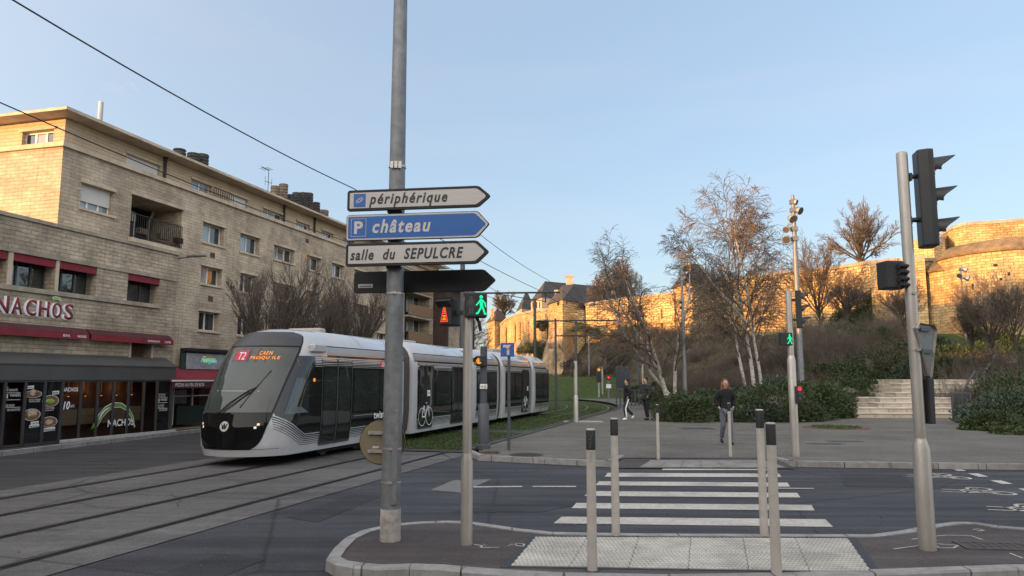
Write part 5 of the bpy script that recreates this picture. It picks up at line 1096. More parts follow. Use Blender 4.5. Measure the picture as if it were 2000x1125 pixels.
for s, u0, u1, a, c in (('DES PRODUITS', 310, 324, 769, 771.5), ('DE QUALITÉ', 311, 324, 772, 775.5), ('VIANDES', 314, 327, 779, 783), ('CUISINÉE', 309, 321, 790, 793), ('SUR PLACE', 309, 321, 794, 797), ('DES RECETTES', 312, 327, 800, 803)): gt(s, u0, u1, a, c)
def gq(u0, u1, vt, vb, m, y=yd, tilt=0.0, name='sticker'):
    a, c = lpx(u0, vb, LF), lpx(u1, vb, LF); z1 = lpx(u0, vt, LF)[1]; d = (c[0] - a[0]) * tilt; b = MB(); b.prism([(a[0], y, a[1]), (c[0], y, a[1] + d), (c[0], y, z1 + d), (a[0], y, z1)], (0, .003, 0)); return part(b, name, mt[m], re, False, recalc=True)
for a, c in ((12, 41),): 
    for v in (767, 781, 796): gq(a, c, v, v + .7, 'white', name='rule')
for v in (777, 786.5, 798): gq(310, 328, v, v + .7, 'white', name='rule')
gq(12, 14, 770, 778, 'signb'); gq(14, 16, 770, 778, 'white'); gq(16, 17, 770, 778, 'red'); gq(310.5, 312, 779, 785, 'white')
def dish(u, v, ru, rv, food):
    a = lpx(u, v, LF); rx = (lpx(u + ru, v, LF)[0] - lpx(u - ru, v, LF)[0]) / 2; rz_ = rv * .0155
    for k, (q, m, y) in enumerate(((1.08, 'white', yd), (1.0, 'food1', yd - .004))):
        b = MB(); b.poly([(a[0] + rx * q * math.cos(i * math.pi / 12), y, a[1] + rz_ * q * math.sin(i * math.pi / 12)) for i in range(24)]); pt = part(b, 'food_picture' if k == 0 else 'plate_print', mt[m], re if k == 0 else pt, False)
    for dx, dz, qx, qz, m in food:
        b = MB(); b.poly([(a[0] + dx * rx + rx * qx * math.cos(i * math.pi / 10), yd - .008 - abs(dx) * .001, a[1] + dz * rz_ + rz_ * qz * math.sin(i * math.pi / 10) * (1 + .15 * math.sin(i * 2.3))) for i in range(20)]); part(b, 'food_print', mt[m], pt, False)
dish(66, 770, 16, 7, [(-.05, .55, .35, .9, 'food2'), (.4, .1, .3, .4, 'food1')]); dish(100, 783, 15, 11, [(-.1, .0, .6, .4, 'lime'), (0, .5, .5, .5, 'food1'), (-.1, -.2, .3, .25, 'food2')]); dish(63, 810, 16, 11, [(-.3, .3, .22, .6, 'food2'), (.05, .4, .22, .65, 'food2'), (.4, .45, .22, .6, 'food2')]); dish(97, 824, 15, 10, [(0, 0, .5, .5, 'food2')])
for s, u0, u1, vt, vb in (('FAJITA', 53, 67, 754, 760), ('BOWL', 103, 116, 764, 771), ('TACOS', 61, 76, 824, 830), ('MEXICAINS', 58, 77, 830.5, 836), ('QUESADILLAS', 82, 108, 837, 844)):
    gq(u0, u1, vt, vb, 'white', yd - .002, .05, 'caption_label'); gt(s, u0 + 1, u1 - 1, vt + 1.3, vb - 1.3, 'inkk', yd - .006, bold=.02)
for s, u0, u1, vt, vb in (('LE PLAT PRÉFÉRÉ', 57, 80, 779, 782), ('PAR NOS CLIENTS', 58, 79, 783, 786), ('POUR EN FAIRE', 87, 107, 796, 799), ('BONNE SANTÉ', 88, 105, 800, 803)): gt(s, u0, u1, vt, vb, 'white', yd)
cp = [(189, 833, 3), (191, 826, 9), (197, 813, 11), (208, 800, 11.5), (222, 791, 10), (237, 791, 8), (250, 799, 6.5), (259, 813, 4), (264, 834, 1)]
cp = [(*lpx(u, v, LF), w * .0155) for u, v, w in cp]; cq = [];
for a, c in zip(cp, cp[1:]): cq += [tuple(a[k] + (c[k] - a[k]) * t / 4 for k in range(3)) for t in range(4)]
cq.append(cp[-1])
b = MB(); arcshape(b, cq, yd, .02); ch = part(b, 'chilli_outline', mt['white'], re, False); b = MB(); arcshape(b, cq, yd - .004); part(b, 'chilli_body', mt['chil'], ch, False)
sx_, sz_ = zip(*[lpx(u, v, LF) for u, v in ((194, 829), (184, 826), (178, 839))]); b = MB(); b.poly([(sx_[i], yd - .002, sz_[i]) for i in range(3)]); part(b, 'chilli_stem', mt['chil'], ch, False)
hl = [(*lpx(u, v, LF), w * .0155) for u, v, w in ((193, 821, 1), (199, 809, 3), (207, 800, 3), (215, 796, 1))]; b = MB(); arcshape(b, hl, yd - .008); part(b, 'chilli_highlight', mt['white'], ch, False)
# ------------------------------------------------------------ dark brick block beyond, and unseen blocks added to shade the street
def block(name, label, th, s0, s1, lat, dep, h, m, win=True):
    t = thing(name, label, 'building', frame(th, 0, lat), math.pi / 2 - th); b = MB(); b.box(s0, s1, 0, dep, 0, h); part(b, 'wall', mt[m], t, False); b = MB(); b.box(s0 - .3, s1 + .3, -.3, dep + .3, h + .002, h + .3); part(b, 'roof', mt['trimd'], t); return t
a = onp(864, 600, LM + 3.0, TB); c = onp(890, 600, LM + 3.0, TB)
bb = block('brick_house', 'narrow dark brick house beyond the end of the stone apartments', TB, a[0] + 6, a[0] + 13, LM + 1.2, 9, 9.2, 'dkbrick')
b = MB(); b.box(a[0] + 6.3, a[0] + 11, -.03, .0, .1, 6.3); part(b, 'stone_facing', mt['stoneA'], bb, False)
# ============================================================ THE TRAM
TS0 = 14.5; TLAT = -11.03
tram = thing('tram', 'long white and black articulated tram with T2 on its destination display', 'tram', frame(TT, TS0, TLAT), math.pi / 2 - TT)
PROF = [(.25, 1.12), (.6, 1.17), (1.0, 1.2), (2.4, 1.2), (2.7, 1.17), (2.9, 1.09), (3.05, .97), (3.17, .8), (3.24, .55), (3.27, .2)]
NOSE = [(.25, .06), (.45, 0), (.9, .02), (1.2, .1), (1.6, .27), (2.0, .48), (2.4, .72), (2.8, .98), (3.0, 1.13), (3.15, 1.32), (3.24, 1.7), (3.27, 2.1)]
def lerpt(T, z):
    if z <= T[0][0]: return T[0][1]
    for (a, x), (b_, y) in zip(T, T[1:]):
        if z <= b_: t = (z - a) / (b_ - a); return x + (y - x) * t
    return T[-1][1]
PW = 2.0
def wz(z): return lerpt(PROF, z)
def Dz(z): return min(1.0, 2.62 - lerpt(NOSE, z))
def NX(y, z): q = min(abs(y) / wz(z), 1); return lerpt(NOSE, z) + Dz(z) * (1 - (1 - q ** PW) ** (1 / PW))
def sy(x, z):
    t = max(0, min(1, (x - lerpt(NOSE, z)) / Dz(z))); return wz(z) * (1 - (1 - t) ** PW) ** (1 / PW)
def tpx(u, v, lat=TLAT + 1.2): s, z = onp(u, v, lat, TT); return s - TS0, z
MODS = [(0, 7.13), (7.77, 13.1), (13.7, 17.15), (17.75, 22.7), (23.25, 27.65)]
def half(z): return wz(z)
zl = [.25 + .05 * i for i in range(60)] + [3.24, 3.27]
zl = sorted({round(z, 3) for z in zl if z <= 3.24} | {3.27})
def nose(mb, X0, sgn):
    rows = []
    for z in zl:
        w = wz(z); r = [(X0 + sgn * 2.62, w, z)]
        for k in range(49): a = math.pi * k / 48; y = w * math.cos(a); r.append((X0 + sgn * NX(y, z), y, z))
        r.append((X0 + sgn * 2.62, -w, z)); rows.append(r if sgn > 0 else r[::-1])
    mb.grid(rows); mb.poly(list(rows[-1])[::-1] if False else rows[-1]); mb.poly(rows[0][::-1])
def shell(mb, xa, xb):
    pf = [(-y, z) for z, y in PROF] + [(y, z) for z, y in reversed(PROF)]
    mb.ringtube([[(x, y * q, z if z < .5 else .3 + (z - .3) * q) for y, z in pf] for x, q in ((xa, .93), (xa + .05, .985), (xa + .14, 1.0), (xb - .14, 1.0), (xb - .05, .985), (xb, .93))])
def strip_side(mb, xs, za, zb, off=.004, side=-1, fy=None, n=1):
    # za, zb: numbers or functions of x
    f = lambda q, x: q(x) if callable(q) else q
    rows = []
    for k in range(n + 1):
        r = []
        for x in xs:
            z = f(za, x) + (f(zb, x) - f(za, x)) * k / n; y = (fy(x, z) if fy else wz(z)) + off; r.append((x, side * y, z))
        rows.append(r)
    if side > 0: rows = rows[::-1]
    mb.grid(rows)
def panel(parent, name, xa, xb, za, zb, mat, off=.004, fy=None, n=6, both=True, sm_=True):
    b = MB(); k = max(1, int((xb - xa) / .25)) if fy else 1; xs = [xa + (xb - xa) * i / k for i in range(k + 1)]
    for sd in ((1, -1) if both else (-1,)): b = MB(); strip_side(b, xs, za, zb, off, sd, fy, n); o = part(b, name, mt[mat], parent, sm_)
    return o
secs = []
for i, (xa, xb) in enumerate(MODS):
    b = MB()
    if i == 0: nose(b, 0, 1); shell(b, 2.55, xb)
    elif i == 4: shell(b, xa, xb - 2.55); nose(b, xb, -1)
    else: shell(b, xa, xb)
    s_ = part(b, 'car_body', mt['tramw'], tram); secs.append(s_)
for (a, c), (d, e) in zip(MODS, MODS[1:]):
    b = MB(); pf = [(-y, z) for z, y in PROF] + [(y, z) for z, y in reversed(PROF)]; n = 9; rings = []
    for k in range(n * 2 + 1): q = .90 if k % 2 == 0 else .85; x = c - .1 + (d - c + .2) * k / (2 * n); rings.append([(x, y * q, .35 + (z - .25) * .95) for y, z in pf])
    b.ringtube(rings); part(b, 'bellows', mt['bell'], tram, False)
# front face
def front(name, z0, z1, fr, mat, off=.006, nz=30, ny=34, parent=None, yr=None, smooth=True):
    b = MB(); rows = []
    for i in range(nz + 1):
        z = z0 + (z1 - z0) * i / nz; w = wz(z); m = fr(z); rows.append([(NX(w * q, z) - off, w * q * (1 + off * .9 * abs(q)), z) for q in [m - 2 * m * k / ny for k in range(ny + 1)]])
    b.grid(rows); return part(b, name, mt[mat], parent or secs[0], smooth)
FR = [(.40, .50), (.45, .58), (.55, .655), (.7, .70), (.9, .735), (1.2, .785), (1.6, .82), (2.0, .84), (2.75, .875), (2.95, .895), (3.07, .90), (3.12, .86), (3.17, .74)]
mask = front('front_mask', .41, 3.165, lambda z: lerpt(FR, z), 'tramk', .012, 44)
front('windscreen', 1.24, 2.76, lambda z: lerpt(FR, z) - .03, 'wind', .019, parent=mask)
front('front_cowl', 2.80, 3.15, lambda z: lerpt(FR, z) - .02, 'cowl', .020, 14, parent=mask)
front('nose_panel', .66, 1.2, lambda z: lerpt(FR, z) - .03, 'tramk', .018, 14, parent=mask); front('nose_panel', .46, .64, lambda z: lerpt(FR, z) - .03, 'tramk', .018, 10, parent=mask)
b = MB()
for zz in (.44,): b.grid([[(NX(wz(z) * q, z) - .004, wz(z) * q, z) for q in [.97 - 1.94 * k / 30 for k in range(31)]] for z in (.415, .425)])
part(b, 'bumper_seam', mt['groove'], secs[0])
def onnose(s, y0, z0, w, h, mat, name='lettering', off=.028, parent=None, **k):
    me = text_mesh(s, w, h, mt[mat], extrude=0, **k)
    for v in me.vertices: a, c = v.co.x, v.co.y; v.co = Vector((NX(y0 - a, z0 + c) - off, y0 - a, z0 + c))
    return obj(name, me, parent or mask)
def nquad(y0, y1, z0, z1, mat, name, off=.025, parent=None):
    b = MB(); b.grid([[(NX(y, z) - off, y, z) for y in [y0 + (y1 - y0) * k / 8 for k in range(9)]] for z in [z0 + (z1 - z0) * k / 4 for k in range(5)]]); return part(b, name, mt[mat], parent or mask)
DZ0 = 2.46; mt['dispm'] = M('display_black', (.028, .032, .033), .35, .1, 3)
nquad(.40, .02, DZ0 - .02, DZ0 + .22, 't2r', 'line_badge'); onnose('T2', .30, DZ0 + .0, .22, .18, 't2w')
nquad(.86, -.90, DZ0 - .06, DZ0 + .27, 'dispm', 'destination_display', .0215)
onnose('CAEN', -.26, DZ0 + .115, .29, .085, 'ledE', spacing=1.25); onnose('PRESQU ILE', -.08, DZ0 - .005, .66, .085, 'ledE', spacing=1.2)
# round emblem
b = MB(); ring = [(.115 * math.cos(a * math.pi / 16), .115 * math.sin(a * math.pi / 16)) for a in range(32)]; b.poly([(NX(y, .93 + z) - .024, y, .93 + z) for y, z in ring][::-1]); part(b, 'round_emblem', mt['signw'], mask, False)
onnose('W', .085, .865, .17, .13, 'tramk', 'emblem_letter', .029, bold=.03)
for sd in (-1, 1):
    for k in range(2): b = MB(); b.grid([[(NX(y, z) - .026, y * 1.01, z) for y in [sd * (.66 + .05 * k + .05 * q) for q in (0, 1)]] for z in (.88 + .07 * k, .93 + .07 * k)]); part(b, 'headlight', mt['hdl'], mask, False)
def noseline(pts, r, name, mat='blackm', off=.05):
    b = MB(); b.tube([(NX(y, z) - off, y, z) for y, z in pts], r, 6); return part(b, name, mt[mat], mask)
noseline([(.26, 1.2), (.0, 1.45), (-.35, 1.72), (-.5, 1.8)], .014, 'wiper'); noseline([(.16, 1.22), (-.1, 1.42), (-.42, 1.7), (-.5, 1.8)], .012, 'wiper'); noseline([(-.28, 1.35), (-.5, 1.8), (-.68, 2.2)], .014, 'wiper', off=.03)
noseline([(.72, 1.22), (.3, 1.22)], .03, 'wiper', off=.03)
nquad(.72, -.75, 1.715, 1.73, 'curt', 'windscreen_line', .0225)
# side glazing of the front car
tl_, bl_ = tpx(574, 690), tpx(530, 819); dg = tpx(594, 852)
def proj_u(x, y, z):
    p = frame(TT, TS0 + x, TLAT - y); fw = p.y * _c + (z - H) * _s; return 1000 + F * p.x / fw
def xat(u, z):
    a, c = lerpt(NOSE, z) + .03, 4.0
    for _ in range(30):
        m_ = (a + c) / 2
        if proj_u(m_, -sy(m_, z), z) < u: a = m_
        else: c = m_
    return a
bl_ = (xat(531, 1.19), 1.19); tl_ = (xat(574, 2.56), 2.56); dg = (xat(594, .70), .70)
fxL = lambda z: xat(531 + (574 - 531) * (z - 1.19) / (2.56 - 1.19), z)
x1 = MODS[0][1] - .34; ZB, ZT = .70, 2.56
b = MB(); rows = []
for i in range(25):
    z = ZB + (ZT - ZB) * i / 24; xl = fxL(z) if z >= bl_[1] else bl_[0] + (dg[0] - bl_[0]) * (bl_[1] - z) / (bl_[1] - ZB); rows.append([(xl + (x1 - xl) * k / 40, -sy(xl + (x1 - xl) * k / 40, z) - .011, z) for k in range(41)])
b.grid(rows); part(b, 'side_glazing', mt['tramg'], secs[0])
b = MB(); b.grid([[(x, y, z) for x, y, z in [(p[0], -p[1], p[2]) for p in r]][::-1] for r in rows]); part(b, 'side_glazing', mt['tramg'], secs[0])
b = MB(); 
for k in range(6):
    o = .045 * k + .03; th = .024 - .003 * k; xs = [bl_[0] - .02, bl_[0] + .05 * 1] + [bl_[0] + (dg[0] - bl_[0]) * q / 6 for q in range(1, 7)] + [dg[0] + .3, 3.6, x1]
    def zf(x, o=o): return (bl_[1] + (ZB - bl_[1]) * min(1, max(0, (x - bl_[0]) / (dg[0] - bl_[0])))) - o * (1.25 if x < dg[0] else 1)
    strip_side(b, xs, lambda x: zf(x) - th, lambda x: zf(x), .010, -1, sy)
part(b, 'stripe', mt['tramk'], secs[0])
# driver's side window
z0, z1 = 1.18, 2.02; b = MB(); rows = []; xr = tpx(603, 760)[0]
for i in range(9): z = z0 + (z1 - z0) * i / 8; xl = fxL(z) + .22; rows.append([(xl + (xr - xl) * k / 8, -sy(xl + (xr - xl) * k / 8, z) - .016, z) for k in range(9)])
b.grid(rows); part(b, 'driver_window', mt['tramg2'], secs[0])
b = MB(); rows = []
for i in range(3): z = 1.2 + .22 * i / 2; xl = fxL(z) + .28; rows.append([(xl + (xr - .25 * i - xl) * k / 6, -sy(xl + (xr - .25 * i - xl) * k / 6, z) - .020, z) for k in range(7)])
b.grid(rows); part(b, 'cab_dashboard', M('cab_grey', (.10, .12, .13), .4), secs[0])
def white_stripes(sec, xa, xb, fy=None):
    b = MB()
    k_ = 10 if fy else 1; xs = [xa + (xb - xa) * i / k_ for i in range(k_ + 1)]
    for k in range(6):
        z = 2.54 - .045 * k; h = .030 - .004 * k
        for sd in (-1, 1): strip_side(b, xs, z - h, z, .0125 if fy else .007, sd, fy)
    part(b, 'stripe', mt['tramw'], sec)
def dark_stripes(sec, xa, xb):
    b = MB()
    for k in range(6):
        z = ZB - .03 - .045 * k; h = .026 - .003 * k
        for sd in (-1, 1): strip_side(b, [xa, xb], z - h, z, .0035, sd)
    part(b, 'stripe', mt['tramk'], sec)
xs0 = fxL(2.45) + .1
white_stripes(secs[0], xs0, x1, sy)
def door(sec, xa, xb):
    m = (xa + xb) / 2
    for sd in (-1, 1):
        b = MB(); strip_side(b, [xa, xb], .40, 2.44, .015, sd, None, 6); d = part(b, 'door', mt['tramg'], sec)
        for a, c in ((xa + .08, m - .07), (m + .07, xb - .08)): b = MB(); strip_side(b, [a, c], .62, 2.26, .019, sd, None, 6); part(b, 'door_window', mt['tramg2'], d)
        b = MB()
        for x, w in ((xa, .014), (m, .03), (xb, .014)): strip_side(b, [x - w, x + w], .40, 2.5, .022, sd, None, 6)
        strip_side(b, [xa, xb], .36, .42, .024, sd); part(b, 'door_seal', mt['dframe'], d)
def win_t(sec, xa, xb, z0=1.12): return panel(sec, 'side_window', xa, xb, z0, 2.24, 'tramg2', .015)
d0, d1 = tpx(628, 760)[0], tpx(686, 760)[0]; door(secs[0], d0, d1)
w0, w1, w2 = tpx(690, 760)[0], tpx(740, 760)[0], x1; win_t(secs[0], w0 + .05, w1 - .05); win_t(secs[0], w1 + .05, w2 - .1)
for i in (1, 2, 3, 4):
    xa, xb = MODS[i]; xa2, xb2 = xa + .34, xb - .34
    if i == 4: xb2 = xb - 1.0
    panel(secs[i], 'side_glazing', xa2, xb2, ZB, ZT, 'tramg', .004, n=8); white_stripes(secs[i], xa2, xb2); dark_stripes(secs[i], xa2, xb2)
    if i == 1: door(secs[i], xa2 + .15, xa2 + 1.35); win_t(secs[i], xa2 + 1.6, xa2 + 3.0); door(secs[i], xa2 + 3.15, xb2 - .1)
    elif i == 3: door(secs[i], xb2 - 1.4, xb2 - .2); win_t(secs[i], xa2 + .2, xa2 + 1.5); win_t(secs[i], xa2 + 1.6, xb2 - 1.55)
    else: win_t(secs[i], xa2 + .1, (xa2 + xb2) / 2 - .05); win_t(secs[i], (xa2 + xb2) / 2 + .05, xb2 - .1)
for i, (xa, xb) in enumerate(MODS):
    a = xa + (.1 if i else 2.4); c = xb - (.1 if i < 4 else 1.6); b = MB()
    if i == 0: mt['tcor'] = M('tram_cornice', (.27, .255, .25), .25, .05, 2, coat=.4)
    for sd in (-1, 1): b = MB(); strip_side(b, [a, c], 2.60, 2.80, .006, sd, None, 3); part(b, 'cornice_band', mt['tcor'], secs[i])
    b = MB()
    for sd in (-1, 1): strip_side(b, [a, c], 2.815, 2.84, .008, sd); strip_side(b, [a, c], 2.565, 2.595, .008, sd)
    part(b, 'cornice_seam', mt['tramk'], secs[i])
    b = MB()
    for x in ([a + (c - a) * .42, a + (c - a) * .8] if i < 2 else [a + (c - a) * .5]): b.ringtube([[(x + q, y * 1.004, z + .004) for y, z in [(-wz(zz), zz) for zz in (2.86, 2.95, 3.05, 3.17, 3.24)] + [(wz(zz), zz) for zz in (3.24, 3.17, 3.05, 2.95, 2.86)]] for q in (-.008, .008)], cap=False, close=False)
    part(b, 'roof_seam', mt['grey'], secs[i], False)
for xa, w, hh in ((2.5, .6, .03), (3.2, .35, .10), (9.0, 1.5, .1), (19.6, 2.0, .2)): b = MB(); b.box(xa, xa + w, -.45 if xa < 4 else -.1, .55, 3.2, 3.27 + hh); part(b, 'roof_unit', M('roof_unit_beige', (.36, .33, .28), .6, .1, 3) if xa == 2.5 else bpy.data.materials['roof_unit_beige'], tram, bevel=.05)
x, z = tpx(620, 681); b = MB(); b.box(x - .25, x + .35, -1.27, -1.1, 2.66, 2.86); part(b, 'camera_pod', mt['tramw'], secs[0], bevel=.03)
x, z = tpx(613, 742); b = MB(); b.disc((x, -1.2, z), (0, -1, 0), .045, .02, 12); part(b, 'side_marker', mt['ambE'], secs[0])
x, z = tpx(746, 708); b = MB(); b.box(x - .1, x + .3, -1.212, -1.205, 2.34, 2.50); bd = part(b, 'line_badge', mt['t2r'], secs[0]); text('T2', bd, (x - .02, -1.213, 2.365), .16, .11, mt['t2w'])
x = tpx(729, 812)[0]; text('twisto', secs[0], (x, -1.212, tpx(729, 818)[1]), .85, .20, mt['white'], bold=.02)
b = MB(); b.box(tpx(690, 826)[0], tpx(750, 826)[0], -1.211, -1.205, 1.0, 1.012); part(b, 'side_rule', mt['curt'], secs[0])
# bicycle decals and stickers
def decal_bike(sec, x, sc_):
    b = MB()
    def ring(cx, cz, r, w=.02): b.grid([[(cx + q * math.cos(a * math.pi / 14), -1.217, cz + q * math.sin(a * math.pi / 14)) for q in (r - w, r)] for a in range(29)])
    def bar(p, q, w=.022): p, q = Vector((p[0], -1.2175, p[1])), Vector((q[0], -1.2175, q[1])); d = (q - p).normalized(); n = Vector((-d.z, 0, d.x)) * w; b.quad(p - n, q - n, q + n, p + n)
    r = .30 * sc_; z = .45 + r; a, c = x, x + .62 * sc_; ring(a, z, r); ring(c, z, r); s = sc_
    m = (x + .27 * s, z); st = (x + .18 * s, z + .45 * s); hd = (x + .5 * s, z + .45 * s)
    for p, q in (((a, z), m), (m, hd), (st, m), ((a, z), st), ((c, z), hd), (hd, (x + .46 * s, z + .62 * s)), ((x + .08 * s, z + .5 * s), (x + .27 * s, z + .5 * s)), (st, hd), ((x + .46 * s, z + .62 * s), (x + .56 * s, z + .6 * s))): bar(p, q)
    part(b, 'bicycle_decal', mt['white'], sec, False)
decal_bike(secs[1], MODS[1][0] + .72, 1.0); decal_bike(secs[3], MODS[3][1] - 1.45, .9)
for sec, x in ((secs[1], MODS[1][0] + 1.15), (secs[3], MODS[3][1] - .9)): b = MB(); b.box(x, x + .24, -1.22, -1.216, 1.42, 1.62); st = part(b, 'sticker', mt['white'], sec); text('INFO', st, (x + .03, -1.2205, 1.5), .18, .06, mt['signb'])
for x0, x1_ in ((2.6, 5.2), (14.3, 16.7), (23.9, 26.4)):
    b = MB(); b.box(x0, x1_, -.85, .85, .12, .4); bg_ = part(b, 'bogie', mt['blackm'], tram)
    for xx in (x0 + .4, x1_ - .4):
        for y in (-.72, .72): b = MB(); b.disc((xx, y - .06, .3), (0, 1, 0), .27, .12, 20); part(b, 'wheel', mt['rail'], bg_)
b = MB(); b.box(.9, 27.2, -.95, .95, .2, .36); part(b, 'underframe', mt['blackm'], tram)

# ============================================================ THE CASTLE
def cwall(name, label, pts, m='castle', thick=1.6, cap=True, group=None, cat='castle wall'):
    # pts: (u, v top, v bottom, Y)
    A = [(P(u, vt, Y), P(u, vb, Y).z) for u, vt, vb, Y in pts]; c = Vector((A[0][0].x, A[0][0].y, 0)); t = thing(name, label, cat, c, group=group); b = MB(); cp = MB()
    for (p, zb), (q, zq) in zip(A, A[1:]):
        d = Vector((q.x - p.x, q.y - p.y, 0)).normalized(); n = Vector((-d.y, d.x, 0)) * thick; p0, q0 = p - c, q - c; k = max(1, int((q - p).length / 2.2)); rb = random.Random(int(p.x * 97))
        for i in range(k):
            a, e = p0.lerp(q0, i / k), p0.lerp(q0, (i + 1) / k)
            zb_ = zb - 4
            b.quad((a.x, a.y, zb_), (e.x, e.y, zb_), e, a); b.quad(a, e, e + n, a + n)
        b.quad((q0.x, q0.y, zq - 4), (q0.x + n.x, q0.y + n.y, zq - 4), q0 + n, q0); b.quad((p0.x + n.x, p0.y + n.y, zb - 4), (p0.x, p0.y, zb - 4), p0, p0 + n)
        if cap:
            o = n.normalized() * .12; up = Vector((0, 0, .35)); cp.prism([p0 - o, q0 - o, q0 + n, p0 + n], up)
    part(b, 'masonry', mt[m], t, False)
    if cap: part(cp, 'coping', mt['trimd'], t, False)
    return t
def pilaster(t, u, vt, vb, Y, w, d, m='castle', name='buttress'):
    p = P(u, vt, Y); zb = P(u, vb, Y).z; c = Vector(t.location); b = MB(); x, y = p.x - c.x, p.y - c.y; hw = w / 1445 * Y / 2
    b.box(x - hw, x + hw, y - d, y + .5, zb - 2, p.z); b.prism([(x - hw, y - d, p.z), (x + hw, y - d, p.z), (x + hw, y + .3, p.z + d), (x - hw, y + .3, p.z + d)], (0, .2, 0)); return part(b, name, mt[m], t, False, recalc=True)
def sq_tower(name, label, pL, pC, pR, vtop, vbot, apex, m='castle', rm='slate', over=.35):
    # three plan corners seen in the photo: left, near, right (u, v eaves, Y); the fourth is completed
    A = [P(u, v, Y) for u, v, Y in (pL, pC, pR)]; z = A[1].z; zb = P(pC[0], vbot, pC[2]).z; c = Vector((A[1].x, A[1].y, 0)); t = thing(name, label, 'castle tower', c); q = [Vector((a.x, a.y, 0)) - c for a in A]; q.append(q[0] + q[2] - q[1]); b = MB()
    for i in range(4): a, e = q[i], q[(i + 1) % 4]; b.quad((a.x, a.y, zb - 4), (e.x, e.y, zb - 4), (e.x, e.y, z), (a.x, a.y, z))
    part(b, 'masonry', mt[m], t, False)
    cen = sum(q, Vector()) / 4; ov = [cen + (k - cen) * (1 + over / (k - cen).length) for k in q]; b = MB()
    ap_ = [P(u, v, cen.y + c.y) for u, v in apex]; ap_ = [Vector((cen.x, cen.y, ap_[0].z))] if len(apex) == 1 else [Vector((a.x - c.x, cen.y, a.z)) for a in ap_]
    e = [Vector((k.x, k.y, z - .15)) for k in ov]
    if len(ap_) == 1:
        for i in range(4): b.poly([e[i], e[(i + 1) % 4], ap_[0]])
    else: L_a, R_a = ap_; b.poly([e[0], e[1], L_a]); b.poly([e[1], e[2], R_a, L_a]); b.poly([e[2], e[3], R_a]); b.poly([e[3], e[0], L_a, R_a])
    b.poly([k for k in reversed(e)]); part(b, 'roof', mt[rm], t, False); return t, q, z, c
def slit(t, u, v, Y, w, h, m='groove', name='window'):
    p = P(u, v, Y) - Vector(t.location); hw, hh = w / 1445 * Y / 2, h / 1445 * Y / 2; b = MB(); b.box(p.x - hw, p.x + hw, p.y - .06, p.y + .3, p.z - hh, p.z + hh); return part(b, name, mt[m], t)
t, q, z, c = sq_tower('round_castle_tower', 'distant square castle tower with pointed brown tiled roof, partly behind the tram', (952, 624, 156), (966, 624, 150), (992, 624, 153), 602, 720, [(970.5, 601)], 'castle', 'tile'); t.name = 'castle_tower'
slit(t, 967, 631, 150.2, 3, 9); b = MB(); p = P(962, 612, 153) - c; b.box(p.x - .35, p.x + .35, p.y - .35, p.y + .35, p.z - 2, p.z + .9); part(b, 'chimney', mt['castle'], t)
cw = cwall('castle_wall', 'sunlit buttressed castle wall curving away left of the square tower', [(977, 636, 700, 150), (989, 625, 700, 140), (1008, 617, 700, 130), (1037, 610.5, 705, 118), (1073, 606, 710, 106)])
for u, vt, vb, Y, w in ((987, 640, 690, 140.2, 1.6), (1004.7, 634, 690, 131, 2.0), (1014.5, 631, 690, 126.8, 2.4), (1031, 630, 690, 120.2, 3.0), (1066, 624, 690, 107.4, 3.4)): pilaster(cw, u, vt, vb, Y, w, .8)
t, q, z, c = sq_tower('castle_tower', 'square castle tower with slate hipped roof and sunlit left face above the tram', (1072, 586.5, 104), (1098.5, 584, 98), (1142, 585.5, 103), 557, 730, [(1099, 557), (1122, 555)]); TWR = t
slit(t, 1090, 592, 99.4, 3.4, 8.5); slit(t, 1107, 590, 98.8, 2.5, 6); slit(t, 1134, 593, 101.6, 3.6, 8, 'red', 'red_door')
